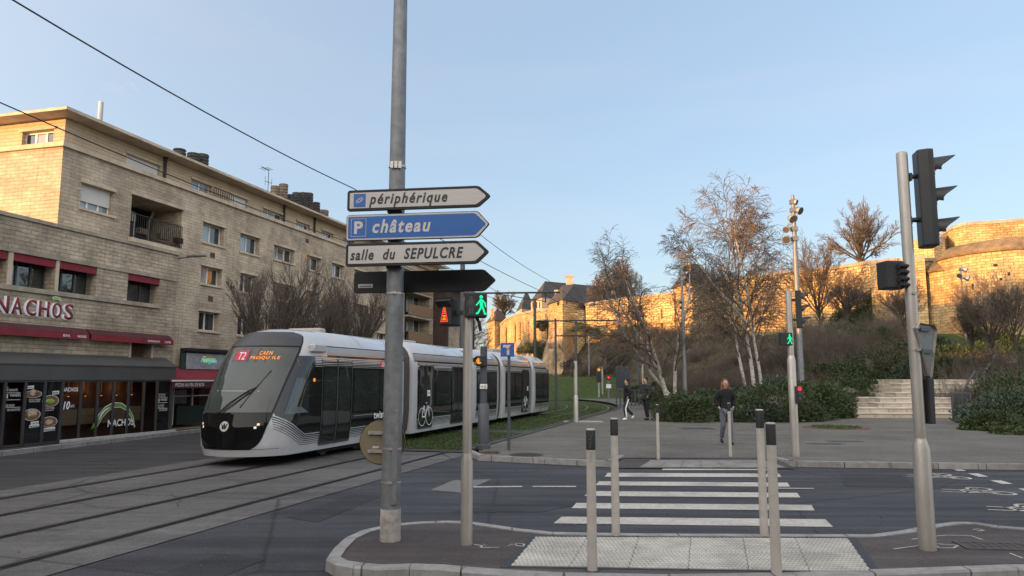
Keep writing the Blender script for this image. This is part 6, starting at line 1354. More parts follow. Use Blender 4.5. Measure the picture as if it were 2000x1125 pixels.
# splayed foot of the tower
b = MB(); zt = P(1096, 640, 98).z; e = [k * 1.0 for k in q]; b.ringtube([[(k.x * 1.0 - (0.0), k.y - .25, zt) for k in e], [(k.x - (1.4 if i in (0,) else (.5 if i == 1 else 0)), k.y - 1.3, -1) for i, k in enumerate(e)]], cap=False); part(b, 'splayed_foot', mt['rock'], t, False, recalc=True)
p = P(1128, 612, 101); b = MB(); b.box(p.x - c.x - .8, p.x - c.x + .9, p.y - c.y - .6, p.y - c.y + 1.5, 4, P(1128, 606, 101).z); part(b, 'latrine_turret', mt['castle'], t, False)
def house(name, label, corners, vbot, ridge, m='stoneU', chims=()):
    A = [P(u, v, Y) for u, v, Y in corners]; z = A[1].z; zb = P(corners[1][0], vbot, corners[1][2]).z; c = Vector((A[1].x, A[1].y, 0)); t = thing(name, label, 'castle house', c); q = [Vector((a.x, a.y, 0)) - c for a in A]; q.append(q[0] + q[2] - q[1]); b = MB()
    for i in range(4): a, e = q[i], q[(i + 1) % 4]; b.quad((a.x, a.y, zb - 5), (e.x, e.y, zb - 5), (e.x, e.y, z), (a.x, a.y, z))
    part(b, 'wall', mt[m], t, False); cen = sum(q, Vector()) / 4; ov = [cen + (k - cen) * 1.03 for k in q]; e = [Vector((k.x, k.y, z - .1)) for k in ov]
    mid0, mid1 = (q[0] + q[1]) / 2, (q[2] + q[3]) / 2; d = (mid1 - mid0); zr_ = P(ridge[0][0], ridge[0][1], (mid0 + c).y + 2).z; La = mid0 + d * ridge[1]; Ra = mid1 - d * ridge[2]; La.z = Ra.z = zr_; b = MB()
    b.poly([e[0], e[1], La]); b.poly([e[1], e[2], Ra, La]); b.poly([e[2], e[3], Ra]); b.poly([e[3], e[0], La, Ra]); part(b, 'roof', mt['slate'], t, False)
    for u, v0, v1, Y, w in chims:
        p = P(u, v0, Y) - c; zb_ = P(u, v1, Y).z; hw = w / 1445 * Y / 2; b = MB(); b.box(p.x - hw, p.x + hw, p.y - .6, p.y + .6, zb_ - 2, p.z - .3); ch = part(b, 'chimney', mt['stoneU'], t); b = MB(); b.box(p.x - hw - .12, p.x + hw + .12, p.y - .72, p.y + .72, p.z - .3, p.z); part(b, 'chimney_cap', mt['stoneU'], ch)
    return t
hs_ = house('castle_house', 'long slate roofed house behind the castle wall with tall pale chimney', [(1037, 584, 126), (1058, 580, 119), (1196, 582, 128)], 612, ((1064, 550.5), .12, .08), chims=[(1112, 538, 556, 124, 12), (1086, 567, 582, 118.6, 4), (1175, 549, 556, 124, 8)])
for u in (1041, 1048.5, 1054): slit(hs_, u, 596, 124.5 - (u - 1041) * .35, 2.2, 12)
for u in (1145, 1151): slit(hs_, u, 589, 124.3, 4, 5, 'pane')
house('castle_house', 'small slate roofed house left of the long castle house', [(1008, 604, 150), (1019, 601.5, 142), (1046, 600, 146)], 620, ((1031, 573), .45, .3))
house('castle_house', 'slate roofed house with broad chimney behind the big bare tree', [(1186, 579, 126), (1196, 580, 121), (1245, 581, 124)], 600, ((1205, 556), .15, .1), chims=[(1212, 541, 556, 122, 13), (1197, 543, 552, 122, 6)])
w2 = cwall('castle_wall', 'sunlit rubble castle wall between the square tower and the right tower', [(1142, 598, 660, 103), (1143.6, 597, 660, 100), (1197, 589, 664, 97), (1256, 582, 670, 93), (1316, 575, 676, 89)])
for u, vt, vb, Y in ((1166, 608, 645, 98.6), (1207.5, 602, 650, 96.1), (1291, 603, 640, 90.4)): slit(w2, u, (vt + vb) / 2, Y, 1.8, vb - vt, 'castle', 'buttress')
b = MB(); a, e = P(1210, 637, 95.5) - w2.location, P(1316, 628, 88.7) - w2.location; b.prism([a, e, e + Vector((0, 0, .5)), a + Vector((0, 0, .5))], (0, .8, 0)); a, e = P(1143, 640, 99.7) - w2.location, P(1197, 634, 96.7) - w2.location; b.prism([a, e, e + Vector((0, 0, .3)), a + Vector((0, 0, .3))], (0, .6, 0)); part(b, 'stone_ledge', mt['castle'], w2, False)
t, q, z, c = sq_tower('castle_tower', 'castle tower with slate roof half hidden behind the birch trees', (1314, 550, 90), (1351, 548, 83.5), (1403, 547, 87), 515, 690, [(1346, 514.5), (1366, 515.5)])
b = MB(); p = P(1340, 516, 86.5) - c; b.box(p.x - .4, p.x + .4, p.y - .4, p.y + .4, p.z - 2.5, p.z + .2); part(b, 'chimney', mt['castle'], t); slit(t, 1324, 555, 88.2, 4, 6)
w3 = cwall('castle_wall', 'long sunlit castle wall below the round bare tree', [(1400, 548, 690, 88), (1480, 542, 690, 87), (1559, 534, 690, 85), (1641, 524, 690, 83), (1700, 515, 690, 80), (1740, 511, 690, 77)])
slit(w3, 1678, 569, 81.0, 8, 52, 'castle', 'buttress')
# bastion on the right
ba = cwall('castle_bastion', 'tall castle bastion wall beside the near traffic light, only its left edge sunlit', [(1738, 511, 670, 79), (1739.5, 511, 670, 73.6), (1750, 511, 670, 73.2), (1818, 510, 670, 75.6), (1840, 510, 670, 76.5)], 'castleA', 3.0, cat='castle bastion')
cwall('castle_wall', 'upper sunlit castle wall block behind the near traffic light', [(1784, 474, 530, 80), (1823, 471, 530, 78), (1850, 466, 530, 82)], 'castleA', 2.0)
mt['capst'] = M('weathered_shaded_stone', (.17, .125, .07), .95, .45, 1.2, .8, bscale=3, dirt=.5)  # dark tone: weathering, plus the cap's shade put into the colour
def round_tower(name, label, uc, Y, rad, prof, m='castleA', ncap=3):
    c = P(uc, 600, Y); c.z = 0; t = thing(name, label, 'castle tower', c)
    zs = [(P(uc, v, Y - rad * .8).z, r * rad) for v, r in prof]; b = MB(); b.lathe(zs[:ncap + 1], 56); part(b, 'masonry', mt[m], t, True); b = MB(); b.lathe(zs[ncap:], 56, cap=True); part(b, 'weathered_shaded_cap', mt['capst'], t, True); b = MB(); zr0, rr0 = zs[ncap]; b.lathe([(zr0 - .18, rr0 + .02), (zr0 - .12, rr0 + .14), (zr0 + .06, rr0 + .14), (zr0 + .1, rr0)], 56, cap=False); part(b, 'string_moulding', mt['capst'], t, True); return t, c
t, c = round_tower('round_castle_tower', 'slim round castle turret with sloping cap left of the big round tower', 1868, 73, 2.75, [(700, 1.02), (560, 1.0), (526, 1.0), (525, 1.03), (520, .98), (505, .7), (497, .35), (495, .05)])
t, c = round_tower('round_castle_tower', 'massive round castle tower at the right edge, sunlit on its left', 1975, 71, 6.3, [(700, 1.06), (612, 1.04), (606, 1.0), (486, .98), (478, .95), (463, .82), (455, .5), (453, .05)])
for u, v, w, h in ((1900, 560, 3, 12), (1945, 518, 6, 5), (1970, 535, 4, 7), (1913, 572, 5, 6), (1955, 545, 4, 5)):
    p = P(u, v, 71); d = (p - H * Vector((0, 0, 1))); 
    # put the hole on the tower's surface along the sight line from the road
    o = Vector((0, 0, H)); r = ray(u, v).normalized(); cc = Vector((c.x, c.y, 0)); k = Vector((r.x, r.y, 0)); A_ = k.dot(k); B_ = -2 * k.dot(cc); C_ = cc.dot(cc) - 6.2 ** 2; di = B_ * B_ - 4 * A_ * C_
    if di > 0: s = (-B_ - math.sqrt(di)) / (2 * A_); p = o + r * s - c; hw = w / 1445 * 66 / 2; b = MB(); b.box(p.x - hw, p.x + hw, p.y - .1, p.y + .4, p.z - h / 1445 * 33, p.z + h / 1445 * 33); part(b, 'putlog_hole', mt['groove'], t)
cwall('castle_rampart', 'highest sunlit rampart above the round tower at the right edge', [(1838, 462, 530, 84), (1862, 447, 530, 80), (1889, 440, 530, 79), (1945, 436.5, 530, 78), (2010, 432, 530, 77), (2100, 426, 530, 76)], 'castleA', 3.0, cat='castle wall')
# rock slope under the left wall: part of the terrain
b = MB(); rr = random.Random(11); rows = []
edge = [(960, 690, 152), (977, 676, 149), (990, 672, 139), (1008, 668, 129), (1024, 664, 122), (1040, 668, 116), (1058, 672, 110), (1074, 660, 105), (1090, 668, 99), (1100, 690, 96), (1112, 716, 92)]
E2 = []
for a, e in zip(edge, edge[1:]):
    for k in range(4): E2.append(P(*[a[i] + (e[i] - a[i]) * k / 4 for i in range(3)]))
for j in range(9):
    f_ = j / 8; row = []
    for p in E2:
        out = Vector((-.35, -.94, 0)) * (f_ * 6 + rr.uniform(-.9, .9)) + Vector((0, .6, 0)); zz = p.z * (1 - f_ ** 1.3) + rr.uniform(-.7, .8) * (0 if j in (0,) else 1); row.append((p.x + out.x, p.y + out.y, max(zz, -.2)))
    rows.append(row[::-1])
b.grid(rows); struct(b, 'rock_slope', mt['rock'], True)
# ============================================================ TREES AND SHRUBS
def branches(seed, stems, spec, mr=.0035):
    # stems: (p, dir, length, radius); spec per level: (children, angle, length ratio, radius ratio, up pull, wiggle, segs, start)
    g = random.Random(seed); tr_, cr_ = MB(), MB()
    def grow(p, d, L, r, lv):
        n, ang, lr, rr_, up, wig, seg, st = spec[lv]; pts = [p]; q = p.copy(); d = d.normalized()
        for i in range(seg):
            d = d + Vector((g.gauss(0, wig), g.gauss(0, wig), g.gauss(0, wig) + up)); d.normalize(); q = q + d * (L / seg); pts.append(q.copy())
        last = lv == len(spec) - 1
        rad = [max(r * (1 - (.75 if not last else .6) * i / seg), mr) for i in range(seg + 1)]
        (tr_ if lv == 0 else cr_).tube(pts, rad, (8, 5, 4, 3, 3)[lv], cap=False)
        if last: return
        for k in range(n):
            t = st + (1 - st) * (k + g.random()) / n; i = min(int(t * seg), seg - 1); f = t * seg - i; o = pts[i].lerp(pts[i + 1], f); dd = (pts[i + 1] - pts[i]).normalized()
            ax = dd.orthogonal().normalized(); ax.rotate(Matrix.Rotation(g.uniform(0, 6.283), 3, dd)); a = ang * g.uniform(.6, 1.3); nd = dd.copy(); nd.rotate(Matrix.Rotation(a, 3, ax))
            grow(o, nd, L * lr * g.uniform(.6, 1.15) * (1.15 - .55 * t), rad[i] * rr_, lv + 1)
    for s in stems: grow(Vector(s[0]), Vector(s[1]), s[2], s[3], 0)
    return tr_, cr_
def tree(name, label, loc, seed, stems, spec, mtk, mtc, group=None, cat='tree', mr=.0035):
    t = thing(name, label, cat, loc, group=group); a, c = branches(seed, stems, spec, mr)
    obj('trunk', a.mesh('trunk', mt[mtk], True), t); obj('crown', c.mesh('crown', mt[mtc]), t); return t
def at(u, Y, dz=0.0):
    x = P(u, 740, Y).x; return Vector((x, Y, max(hz(x, Y), .0) + dz))
g = random.Random(21)
POL = [(10, .45, .68, .45, .15, .08, 5, .12), (10, .40, .6, .5, .22, .08, 4, .1), (5, .35, .55, .6, .12, .12, 3, .15), (0, 0, 0, 0, .04, .14, 3, 0)]
def pollard(seed):
    gg = random.Random(seed); st = [((0, 0, -.1), (0, 0, 1), 2.3, .16)] + [((0, 0, 2.0), (math.cos(a) * .75, math.sin(a) * .75, 1), 3.0 * gg.uniform(.8, 1.05), .085) for a in [k * .9 + gg.uniform(-.3, .3) for k in range(7)]]; return st
POLS = [(POL[0][0], *POL[0][1:])] + POL[1:]
s, _ = onp(545, 740, -18.6, TB); 
for i, (u, Y, sd, lab, sc_) in enumerate(((520, 28.5, 4, 'dense bare street tree behind the front of the tram', 1.12), (598, 32.0, 9, 'middle bare street tree with upright twigs behind the tram roof', 1.0), (690, 37.0, 14, 'bare street tree behind the tram just left of the signpost', 1.2))):
    l = G(1000, 900); x = P(u, 740, Y).x; t = tree('street_tree', lab, (x, Y, .1), sd, pollard(sd), POLS, 'bark', 'twigd', 'bare street trees behind the tram', mr=.0045); t.scale = (sc_,) * 3
BIR = [(22, .75, .40, .5, .015, .07, 9, .25), (13, .7, .5, .5, -.02, .10, 5, .2), (7, .6, .6, .6, -.10, .13, 4, .15), (4, .5, .6, .7, -.16, .15, 3, .2), (0, 0, 0, 0, -.2, .12, 3, 0)][:4]
BIR[3] = (0, 0, 0, 0, -.16, .13, 4, 0)
tree('birch_tree', 'tall bare birch with white trunks and drooping reddish twigs by the floodlight mast', at(1466, 48), 31, [((0, 0, -.2), (-.22, .1, 1), 12.8, .12), ((.25, 0, -.2), (-.02, 0, 1), 13.6, .15), ((.7, .1, -.2), (.10, -.05, 1), 13.0, .12), ((.3, 0, 5.0), (-.5, .1, 1), 7.5, .10)], BIR, 'birch', 'twig', mr=.011)
tree('birch_tree', 'bare multi stemmed white birch with a low leaning limb left of the camera mast', at(1310, 45), 33, [((0, 0, -.2), (-.12, 0, 1), 9.0, .17), ((.1, 0, -.1), (.06, .1, 1), 8.6, .13), ((0, 0, .9), (-.75, 0, 1), 8.2, .11), ((0, .1, .6), (-.35, .1, 1), 9.2, .12)], [(14, .7, .42, .5, .03, .09, 9, .25)] + BIR[1:], 'birch', 'twig', mr=.009)
OAK = [(9, .55, .72, .6, .03, .08, 4, .25), (9, .55, .6, .6, .02, .10, 5, .2), (8, .6, .5, .6, .0, .12, 4, .2), (6, .6, .5, .6, -.02, .14, 3, .2), (0, 0, 0, 0, 0, .12, 2, 0)]
def crowned(name, lab, u, vb, vt, Y, sd, r=.25, mtc='twig', spread=.55, group=None):
    p = P(u, vb, Y); h = P(u, vt, Y).z - p.z; gg = random.Random(sd); st = [((0, 0, -.5), (0, 0, 1), h * .25, r)] + [((0, 0, h * .12 + .1 * k), (math.cos(a) * spread * (1.5 if k % 2 else .6), math.sin(a) * spread * (1.5 if k % 2 else .6), 1), h * .66 * gg.uniform(.85, 1.05), r * .45) for k, a in enumerate([q * .63 + gg.uniform(-.3, .3) for q in range(10)])] + [((0, 0, h * .15), (math.cos(a) * .25, math.sin(a) * .25, 1), h * .78, r * .5) for a in (0.5, 2.6, 4.7)]
    return tree(name, lab, p, sd, st, [(11, .5, .5, .6, .02, .08, 5, .22), (8, .5, .52, .6, .01, .10, 4, .15), (6, .55, .5, .65, .0, .12, 3, .15), (0, 0, 0, 0, 0, .12, 2, 0)], 'bark', mtc, group, mr=Y * .00013)
crowned('bare_tree', 'round crowned bare tree standing on top of the long castle wall', 1682, 530, 405, 92, 41, .28, 'twig', 1.1)
crowned('bare_tree', 'large bare tree in front of the slate house inside the castle', 1216, 600, 510, 112, 42, .3, 'twig', .75)
crowned('bare_tree', 'smaller leaning bare tree left of the large one inside the castle', 1178, 604, 542, 110, 45, .25, 'twig', .95)
crowned('bare_tree', 'faint bare tree behind the distant pointed castle tower', 984, 628, 573, 165, 43, .22, 'twig', .6)
for u, vb, vt, Y, sd, lab in ((1600, 640, 478, 74, 51, 'bare tree right of the floodlight mast before the castle wall'), (1655, 640, 540, 68, 53, 'low bare tree before the pale buttress of the long wall'),
                             (884, 740, 585, 100, 57, 'bare tree seen between the dark brick house and the green man'), (893, 740, 610, 115, 58, 'farther bare tree behind the dark catenary pole')):
    crowned('bare_tree', lab, u, vb, vt, Y, sd, .16, 'twigd' if sd % 2 else 'twig', .6)
for u, vb, vt, Y, sd, lab in ((1938, 705, 545, 42, 61, 'young bare tree with red stake before the round tower'), (1900, 700, 590, 44, 62, 'slender young bare tree left of the staked one'), (1985, 700, 560, 40, 63, 'young bare tree at the right edge before the round tower'), (1768, 660, 560, 55, 64, 'thin bare tree before the bastion edge')):
    crowned('young_tree', lab, u, vb, vt, Y, sd, .07, 'twig', .5)
c = P(1978, 660, 41); t = thing('tree_stake', 'rust red wooden tree stake on the slope at the right', 'tree stake', (c.x, 41, hz(c.x, 41))); b = MB(); b.box(-.07, .07, -.07, .07, -.2, 2.0); part(b, 'post', M('red_stake', (.12, .03, .025), .8), t)
# far planting along the lawn
for u, vb, vt, Y, sd, lab in ((1118, 752, 700, 88, 71, 'small bare tree on the slope right of the grey catenary pole'), (1200, 744, 672, 82, 72, 'staked bare tree behind the notice board'), (1236, 738, 690, 86, 73, 'small bare tree right of the notice board')): crowned('young_tree', lab, u, vb, vt, Y, sd, .07, 'twigd', .6)
# bare thickets: one of each kind built, the others copied
THK = [(7, .4, .55, .6, .05, .10, 4, .2), (6, .5, .55, .7, .03, .12, 3, .2), (0, 0, 0, 0, 0, .12, 2, 0)]
def thicket(seed, n, rad, h):
    gg = random.Random(seed); st = []
    for k in range(n): a, r = gg.uniform(0, 6.28), rad * math.sqrt(gg.random()); st.append(((r * math.cos(a), r * math.sin(a), -.2), (math.cos(a) * .35 * r / rad + gg.uniform(-.2, .2), math.sin(a) * .35 * r / rad + gg.uniform(-.2, .2), 1), h * gg.uniform(.6, 1.1), .016))
    return branches(seed, st, THK)
def bare_shrub(seed, mtc):
    t = thing('bare_shrub', '', 'shrub', group='leafless brown shrubs on the castle slope'); a, c = thicket(seed, 55, 1.3, 2.4); obj('stem', a.mesh('stem', mt[mtc]), t); obj('crown', c.mesh('crown', mt[mtc]), t); return t
PRO = [bare_shrub(81, 'twig'), bare_shrub(82, 'twigd')]; used = [0, 0]
LBL = 'leafless brown shrub in the thicket on the slope below the castle'
def put(pro, used, k, loc, s, rz, lab):
    if used[k] == 0: o = pro[k]; used[k] = 1
    else: o = dup(pro[k])
    o.location = loc; o.rotation_euler = (0, 0, rz); o.scale = s if hasattr(s, '__len__') else (s,) * 3; o['label'] = lab; return o
for i in range(210):
    z_ = i % 6
    if z_ == 0 and i % 2: u, Y, s = g.uniform(1150, 1340), g.uniform(88, 97), g.uniform(.35, .6)
    elif z_ == 0 or i % 12 == 5: u, Y, s = g.uniform(1100, 1335), g.uniform(85, 88), g.uniform(.4, .65)
    elif z_ in (1, 5): u, Y, s = g.uniform(1335, 1620), g.uniform(46, 58), g.uniform(.6, 1.0)
    elif z_ == 2: u, Y, s = g.uniform(1580, 1760), g.uniform(48, 66), g.uniform(.55, .85)
    elif z_ == 3: u, Y, s = g.uniform(1380, 1760), g.uniform(58, 66), g.uniform(.3, .45)
    elif i % 12 == 4: u, Y, s = g.uniform(1290, 1430), g.uniform(55, 78), g.uniform(.5, .8)
    else: u, Y, s = g.uniform(1870, 2010), g.uniform(38, 48), g.uniform(.6, .9)
    put(PRO, used, g.randint(0, 1), at(u, Y, -.1), (s, s, s * g.uniform(.8, 1.1)), g.uniform(0, 6), LBL)
# evergreen shrubs made of leaves
def leafy(seed, n, rx, h, lw, mat, clumps=26):
    gg = random.Random(seed); b = MB(); cl_ = []
    for k in range(clumps):
        a, e = gg.uniform(0, 6.283), math.asin(gg.uniform(0.0, 1)); q = gg.uniform(.72, 1.06); cl_.append((Vector((rx * q * math.cos(a) * math.cos(e), rx * q * math.sin(a) * math.cos(e), h * q * math.sin(e))), gg.uniform(.28, .5) * min(rx, h * 1.2)))
    for i in range(n):
        c, r = gg.choice(cl_); v = Vector((gg.gauss(0, 1), gg.gauss(0, 1), gg.gauss(0, 1))).normalized() * r * gg.random() ** .4; p = c + v
        if p.z < .01: p.z = gg.uniform(.01, .25)
        d = (v + Vector((gg.uniform(-1, 1), gg.uniform(-1, 1), gg.uniform(-.2, 1.2))) * .3).normalized(); s = d.cross(Vector((gg.uniform(-1, 1), gg.uniform(-1, 1), gg.uniform(-1, 1)))).normalized(); w = lw * gg.uniform(.6, 1.3); l = w * 2.2
        k = b.av(p, p + d * l * .5 + s * w * .5, p + d * l, p + d * l * .5 - s * w * .5); b.face(k, k + 1, k + 2, k + 3)
    core = MB(); core.ball((0, 0, h * .1), (rx * .72, rx * .72, h * .72), 14, 8); return b, core
def evergreen(seed, mat, rx, h, lw, n, clumps=26, grp='evergreen shrubs edging the gravel plaza'):
    t = thing('evergreen_shrub', '', 'shrub', group=grp); b, core = leafy(seed, n, rx, h, lw, mat, clumps); obj('foliage', b.mesh('foliage', mt[mat]), t); obj('twig_core', core.mesh('twig_core', mt['twigd'], True), t); return t
EV = [evergreen(91, 'leaf', 1.2, 1.1, .06, 8000), evergreen(92, 'leafb', 1.1, 1.0, .055, 8000), evergreen(93, 'leaf', 1.3, 1.3, .05, 9000, 34), evergreen(94, 'ivy', 1.0, .55, .07, 5000)]; ue = [0, 0, 0, 0]
LE = {'c': 'low evergreen shrub in the bed behind the crossing', 'd': 'dark evergreen shrub on the bank left of the steps', 't': 'dark evergreen shrub above the stone steps', 'r': 'evergreen shrub in the bed right of the steps', 'l': 'evergreen shrub beside the path near the far walker'}
def bed(n, u0, u1, Y0, Y1, s0, s1, key, kinds, flat_=1.0):
    for i in range(n):
        u, Y = u0 + (u1 - u0) * (i + g.random()) / n, g.uniform(Y0, Y1); s = g.uniform(s0, s1); put(EV, ue, g.choice(kinds), at(u, Y, -.02), (s, s, s * flat_ * g.uniform(.75, 1.15)), g.uniform(0, 6), LE[key])
bed(7, 1322, 1425, 33.5, 35.5, .75, .95, 'c', (0, 1, 0), .9); bed(6, 1312, 1420, 37, 41, .8, 1.1, 'c', (0, 1, 2)); bed(8, 1430, 1575, 33, 35, .9, 1.1, 'c', (1, 0, 2)); bed(6, 1430, 1575, 37, 41, 1.2, 1.5, 'c', (1, 0, 2))
bed(3, 1578, 1600, 35.6, 37.5, .9, 1.1, 'd', (1, 0, 2)); bed(8, 1580, 1668, 40, 44, 1.0, 1.35, 'd', (0, 2, 1)); bed(9, 1600, 1740, 46, 52, 1.0, 1.4, 'd', (0, 2)); bed(9, 1610, 1760, 54, 66, .9, 1.3, 'd', (0, 2), .8); bed(8, 1760, 1890, 46, 50, 1.0, 1.4, 't', (0, 2, 1)); bed(6, 1790, 1960, 51, 58, 1.2, 1.6, 't', (0, 2))
bed(6, 1925, 2040, 30.5, 34, .9, 1.2, 'r', (1, 0, 1)); bed(5, 1950, 2040, 35, 39, 1.1, 1.5, 'r', (0, 2)); bed(9, 1908, 2035, 27.0, 29.5, .65, .8, 'r', (3, 3, 0), .9); bed(4, 1960, 2060, 25.4, 26.5, .55, .65, 'r', (3,), .9)
bed(4, 1245, 1262, 60, 64, .8, 1.0, 'l', (0, 2)); bed(5, 1286, 1312, 50, 58, .8, 1.1, 'l', (0, 2)); bed(3, 1292, 1312, 44, 47, .6, .8, 'l', (0, 1))
for i, (u, v, Y, s) in enumerate(((1060, 640, 107, .8), (1058, 690, 106, 1.4), (1072, 700, 104, 1.2), (1034, 690, 116, 1.3), (1160, 655, 97.5, .7), (1215, 660, 94.5, 1.0), (1240, 662, 93, 1.2), (1136, 648, 97, .9), (1715, 610, 79, 1.6), (1722, 630, 77, 1.8), (1660, 640, 80, 1.5))):
    o = put(EV, ue, (0, 2)[i % 2], P(u, v, Y), s, i, 'shrub clinging to the sunlit castle stonework'); o['group'] = 'plants growing on the castle stonework'

# ============================================================ PEOPLE
def skin(name, nodes, edges, mat, sub=2, root=None):
    ks = list(nodes); me = bpy.data.meshes.new(name); me.from_pydata([nodes[k][0] for k in ks], [(ks.index(a), ks.index(c)) for a, c in edges], []); o = bpy.data.objects.new(name, me); COL.objects.link(o)
    md = o.modifiers.new('skin', 'SKIN'); md.use_smooth_shade = True
    for i, k in enumerate(ks): r = nodes[k][1]; me.skin_vertices[0].data[i].radius = r if hasattr(r, '__len__') else (r, r); me.skin_vertices[0].data[i].use_root = (k == (root or ks[0]))
    sb = o.modifiers.new('sub', 'SUBSURF'); sb.levels = sub; sb.render_levels = sub
    dg_ = bpy.context.evaluated_depsgraph_get(); dg_.update(); m2 = bpy.data.meshes.new_from_object(o.evaluated_get(dg_)); bpy.data.objects.remove(o); bpy.data.meshes.remove(me); m2.name = name; m2.materials.clear(); m2.materials.append(mat)
    m2.polygons.foreach_set('use_smooth', [True] * len(m2.polygons)); return m2
def person(label, loc, rz, hgt, legs, arms, coat, coat_r, coat_low, trous, shoe, hair, long_hair=False, lean=0.0, cat='person', extras=None, leg_r=1.0):
    # local frame: facing -y, +x is the person's left hand side; legs/arms: joint positions
    t = thing('person', label, cat, loc, rz); k = hgt / 1.75; t.scale = (k, k, k)
    Z = Vector((0, 0, 1)); b_ = {'pelvis': (Vector((0, 0, .95)), (.135, .10)), 'waist': (Vector((0, lean * .3, 1.1)), (.125, .09)), 'chest': (Vector((0, lean * .7, 1.32)), (.15, .10)), 'neck0': (Vector((0, lean, 1.45)), .065), 'neck': (Vector((0, lean - .01, 1.51)), .052), 'jaw': (Vector((0, lean - .035, 1.57)), (.062, .075)), 'face': (Vector((0, lean - .025, 1.64)), (.074, .092)), 'skull': (Vector((0, lean - .005, 1.70)), (.07, .085)), 'top': (Vector((0, lean, 1.735)), (.045, .055)), 'nose': (Vector((0, lean - .135, 1.625)), .012)}
    ed = [('pelvis', 'waist'), ('waist', 'chest'), ('chest', 'neck0'), ('neck0', 'neck'), ('neck', 'jaw'), ('jaw', 'face'), ('face', 'skull'), ('skull', 'top'), ('face', 'nose')]
    jk = {a: (b_[a][0].copy(), (b_[a][1][0] + coat_r, b_[a][1][1] + coat_r) if hasattr(b_[a][1], '__len__') else b_[a][1] + coat_r) for a in ('waist', 'chest')}; jk['hem'] = (Vector((0, 0, coat_low)), (.15 + coat_r, .11 + coat_r)); jk['coll'] = (Vector((0, lean, 1.45)), .09 + coat_r * .5); jk['coll2'] = (Vector((0, lean, 1.515)), .075 + coat_r * .3); je = [('waist', 'chest'), ('waist', 'hem'), ('chest', 'coll'), ('coll', 'coll2')]
    tk = {'pelvis': (Vector((0, 0, .95)), (.15, .115))}; te = []; shoes = []
    for sd, (kn, an, toe) in zip((1, -1), legs):
        hp_ = Vector((sd * .09, 0, .9)); kn, an, toe = Vector(kn), Vector(an), Vector(toe); n = 'L' if sd > 0 else 'R'
        for q, p, r in (('hip', hp_, .085), ('thigh', hp_.lerp(kn, .5), .075), ('knee', kn, .055), ('calf', kn.lerp(an, .35), .052), ('ankle', an, .038)): b_[q + n] = (p, r)
        ed += [('pelvis', 'hip' + n), ('hip' + n, 'thigh' + n), ('thigh' + n, 'knee' + n), ('knee' + n, 'calf' + n), ('calf' + n, 'ankle' + n)]
        for q, p, r in (('hip', hp_, .105), ('thigh', hp_.lerp(kn, .5), .098), ('knee', kn, .078), ('calf', kn.lerp(an, .5), .070), ('ankle', an + (kn - an).normalized() * .02, .062)): tk[q + n] = (p, r * leg_r)
        te += [('pelvis', 'hip' + n), ('hip' + n, 'thigh' + n), ('thigh' + n, 'knee' + n), ('knee' + n, 'calf' + n), ('calf' + n, 'ankle' + n)]
        d = (toe - an); f = Vector((d.x, d.y, 0)); f = f.normalized() if f.length > .01 else Vector((0, -1, 0)); heel = an + Vector((0, 0, -.05)) - d.normalized() * .05
        shoes.append(skin('shoe', {'a': (heel, (.042, .045)), 'b': (an.lerp(toe, .45) + Vector((0, 0, -.02)), (.045, .05)), 'c': (toe, (.04, .032))}, [('a', 'b'), ('b', 'c')], mt[shoe], 2))
    for sd, (el, wr, hd) in zip((1, -1), arms):
        n = 'L' if sd > 0 else 'R'; sh = Vector((sd * .175, lean * .9, 1.41)); el, wr, hd = Vector(el), Vector(wr), Vector(hd)
        for q, p, r in (('sh', sh, .062), ('el', el, .042), ('wr', wr, .028), ('palm', wr.lerp(hd, .5), (.036, .02)), ('knuck', hd, (.036, .016))): b_[q + n] = (p, r)
        ed += [('chest', 'sh' + n), ('sh' + n, 'el' + n), ('el' + n, 'wr' + n), ('wr' + n, 'palm' + n), ('palm' + n, 'knuck' + n)]
        d = (hd - wr).normalized(); sdv = d.cross(Vector((1, 0, 0))); sdv = sdv.normalized() if sdv.length > .1 else Vector((0, 1, 0)); cv = sdv.cross(d)
        for fi, (off, ln) in enumerate(((-.027, .062), (-.009, .075), (.009, .07), (.026, .055))):
            a = hd + sdv * off; b_['f%d%s' % (fi, n)] = (a + d * ln * .5 + cv * .008 * sd, .0085); b_['g%d%s' % (fi, n)] = (a + d * ln * .9 + cv * .025 * sd, .0075); ed += [('knuck' + n, 'f%d%s' % (fi, n)), ('f%d%s' % (fi, n), 'g%d%s' % (fi, n))]
        a = wr.lerp(hd, .4) - sdv * .04; b_['th' + n] = (a + d * .03 - sdv * .012, .0095); ed.append(('palm' + n, 'th' + n))
        for q, p, r in (('sh', sh, .085 + coat_r * .5), ('el', el, .062 + coat_r * .5), ('wr', wr.lerp(el, .06), .048 + coat_r * .4)): jk[q + n] = (p, r)
        je += [('chest', 'sh' + n), ('sh' + n, 'el' + n), ('el' + n, 'wr' + n)]
    obj('body', skin('body', b_, ed, mt['skin'], 2), t); obj('jacket', skin('jacket', jk, je, mt[coat], 2, 'waist'), t); obj('trousers', skin('trousers', tk, te, mt[trous], 2), t)
    for s in shoes: obj('shoe', s, t)
    hn = {'a': (Vector((0, lean + .035, 1.60)), (.062, .05)), 'b': (Vector((0, lean + .035, 1.68)), (.078, .075)), 'c': (Vector((0, lean + .0, 1.745)), (.07, .08)), 'd': (Vector((0, lean - .06, 1.74)), (.05, .03))}; he = [('a', 'b'), ('b', 'c'), ('c', 'd')]
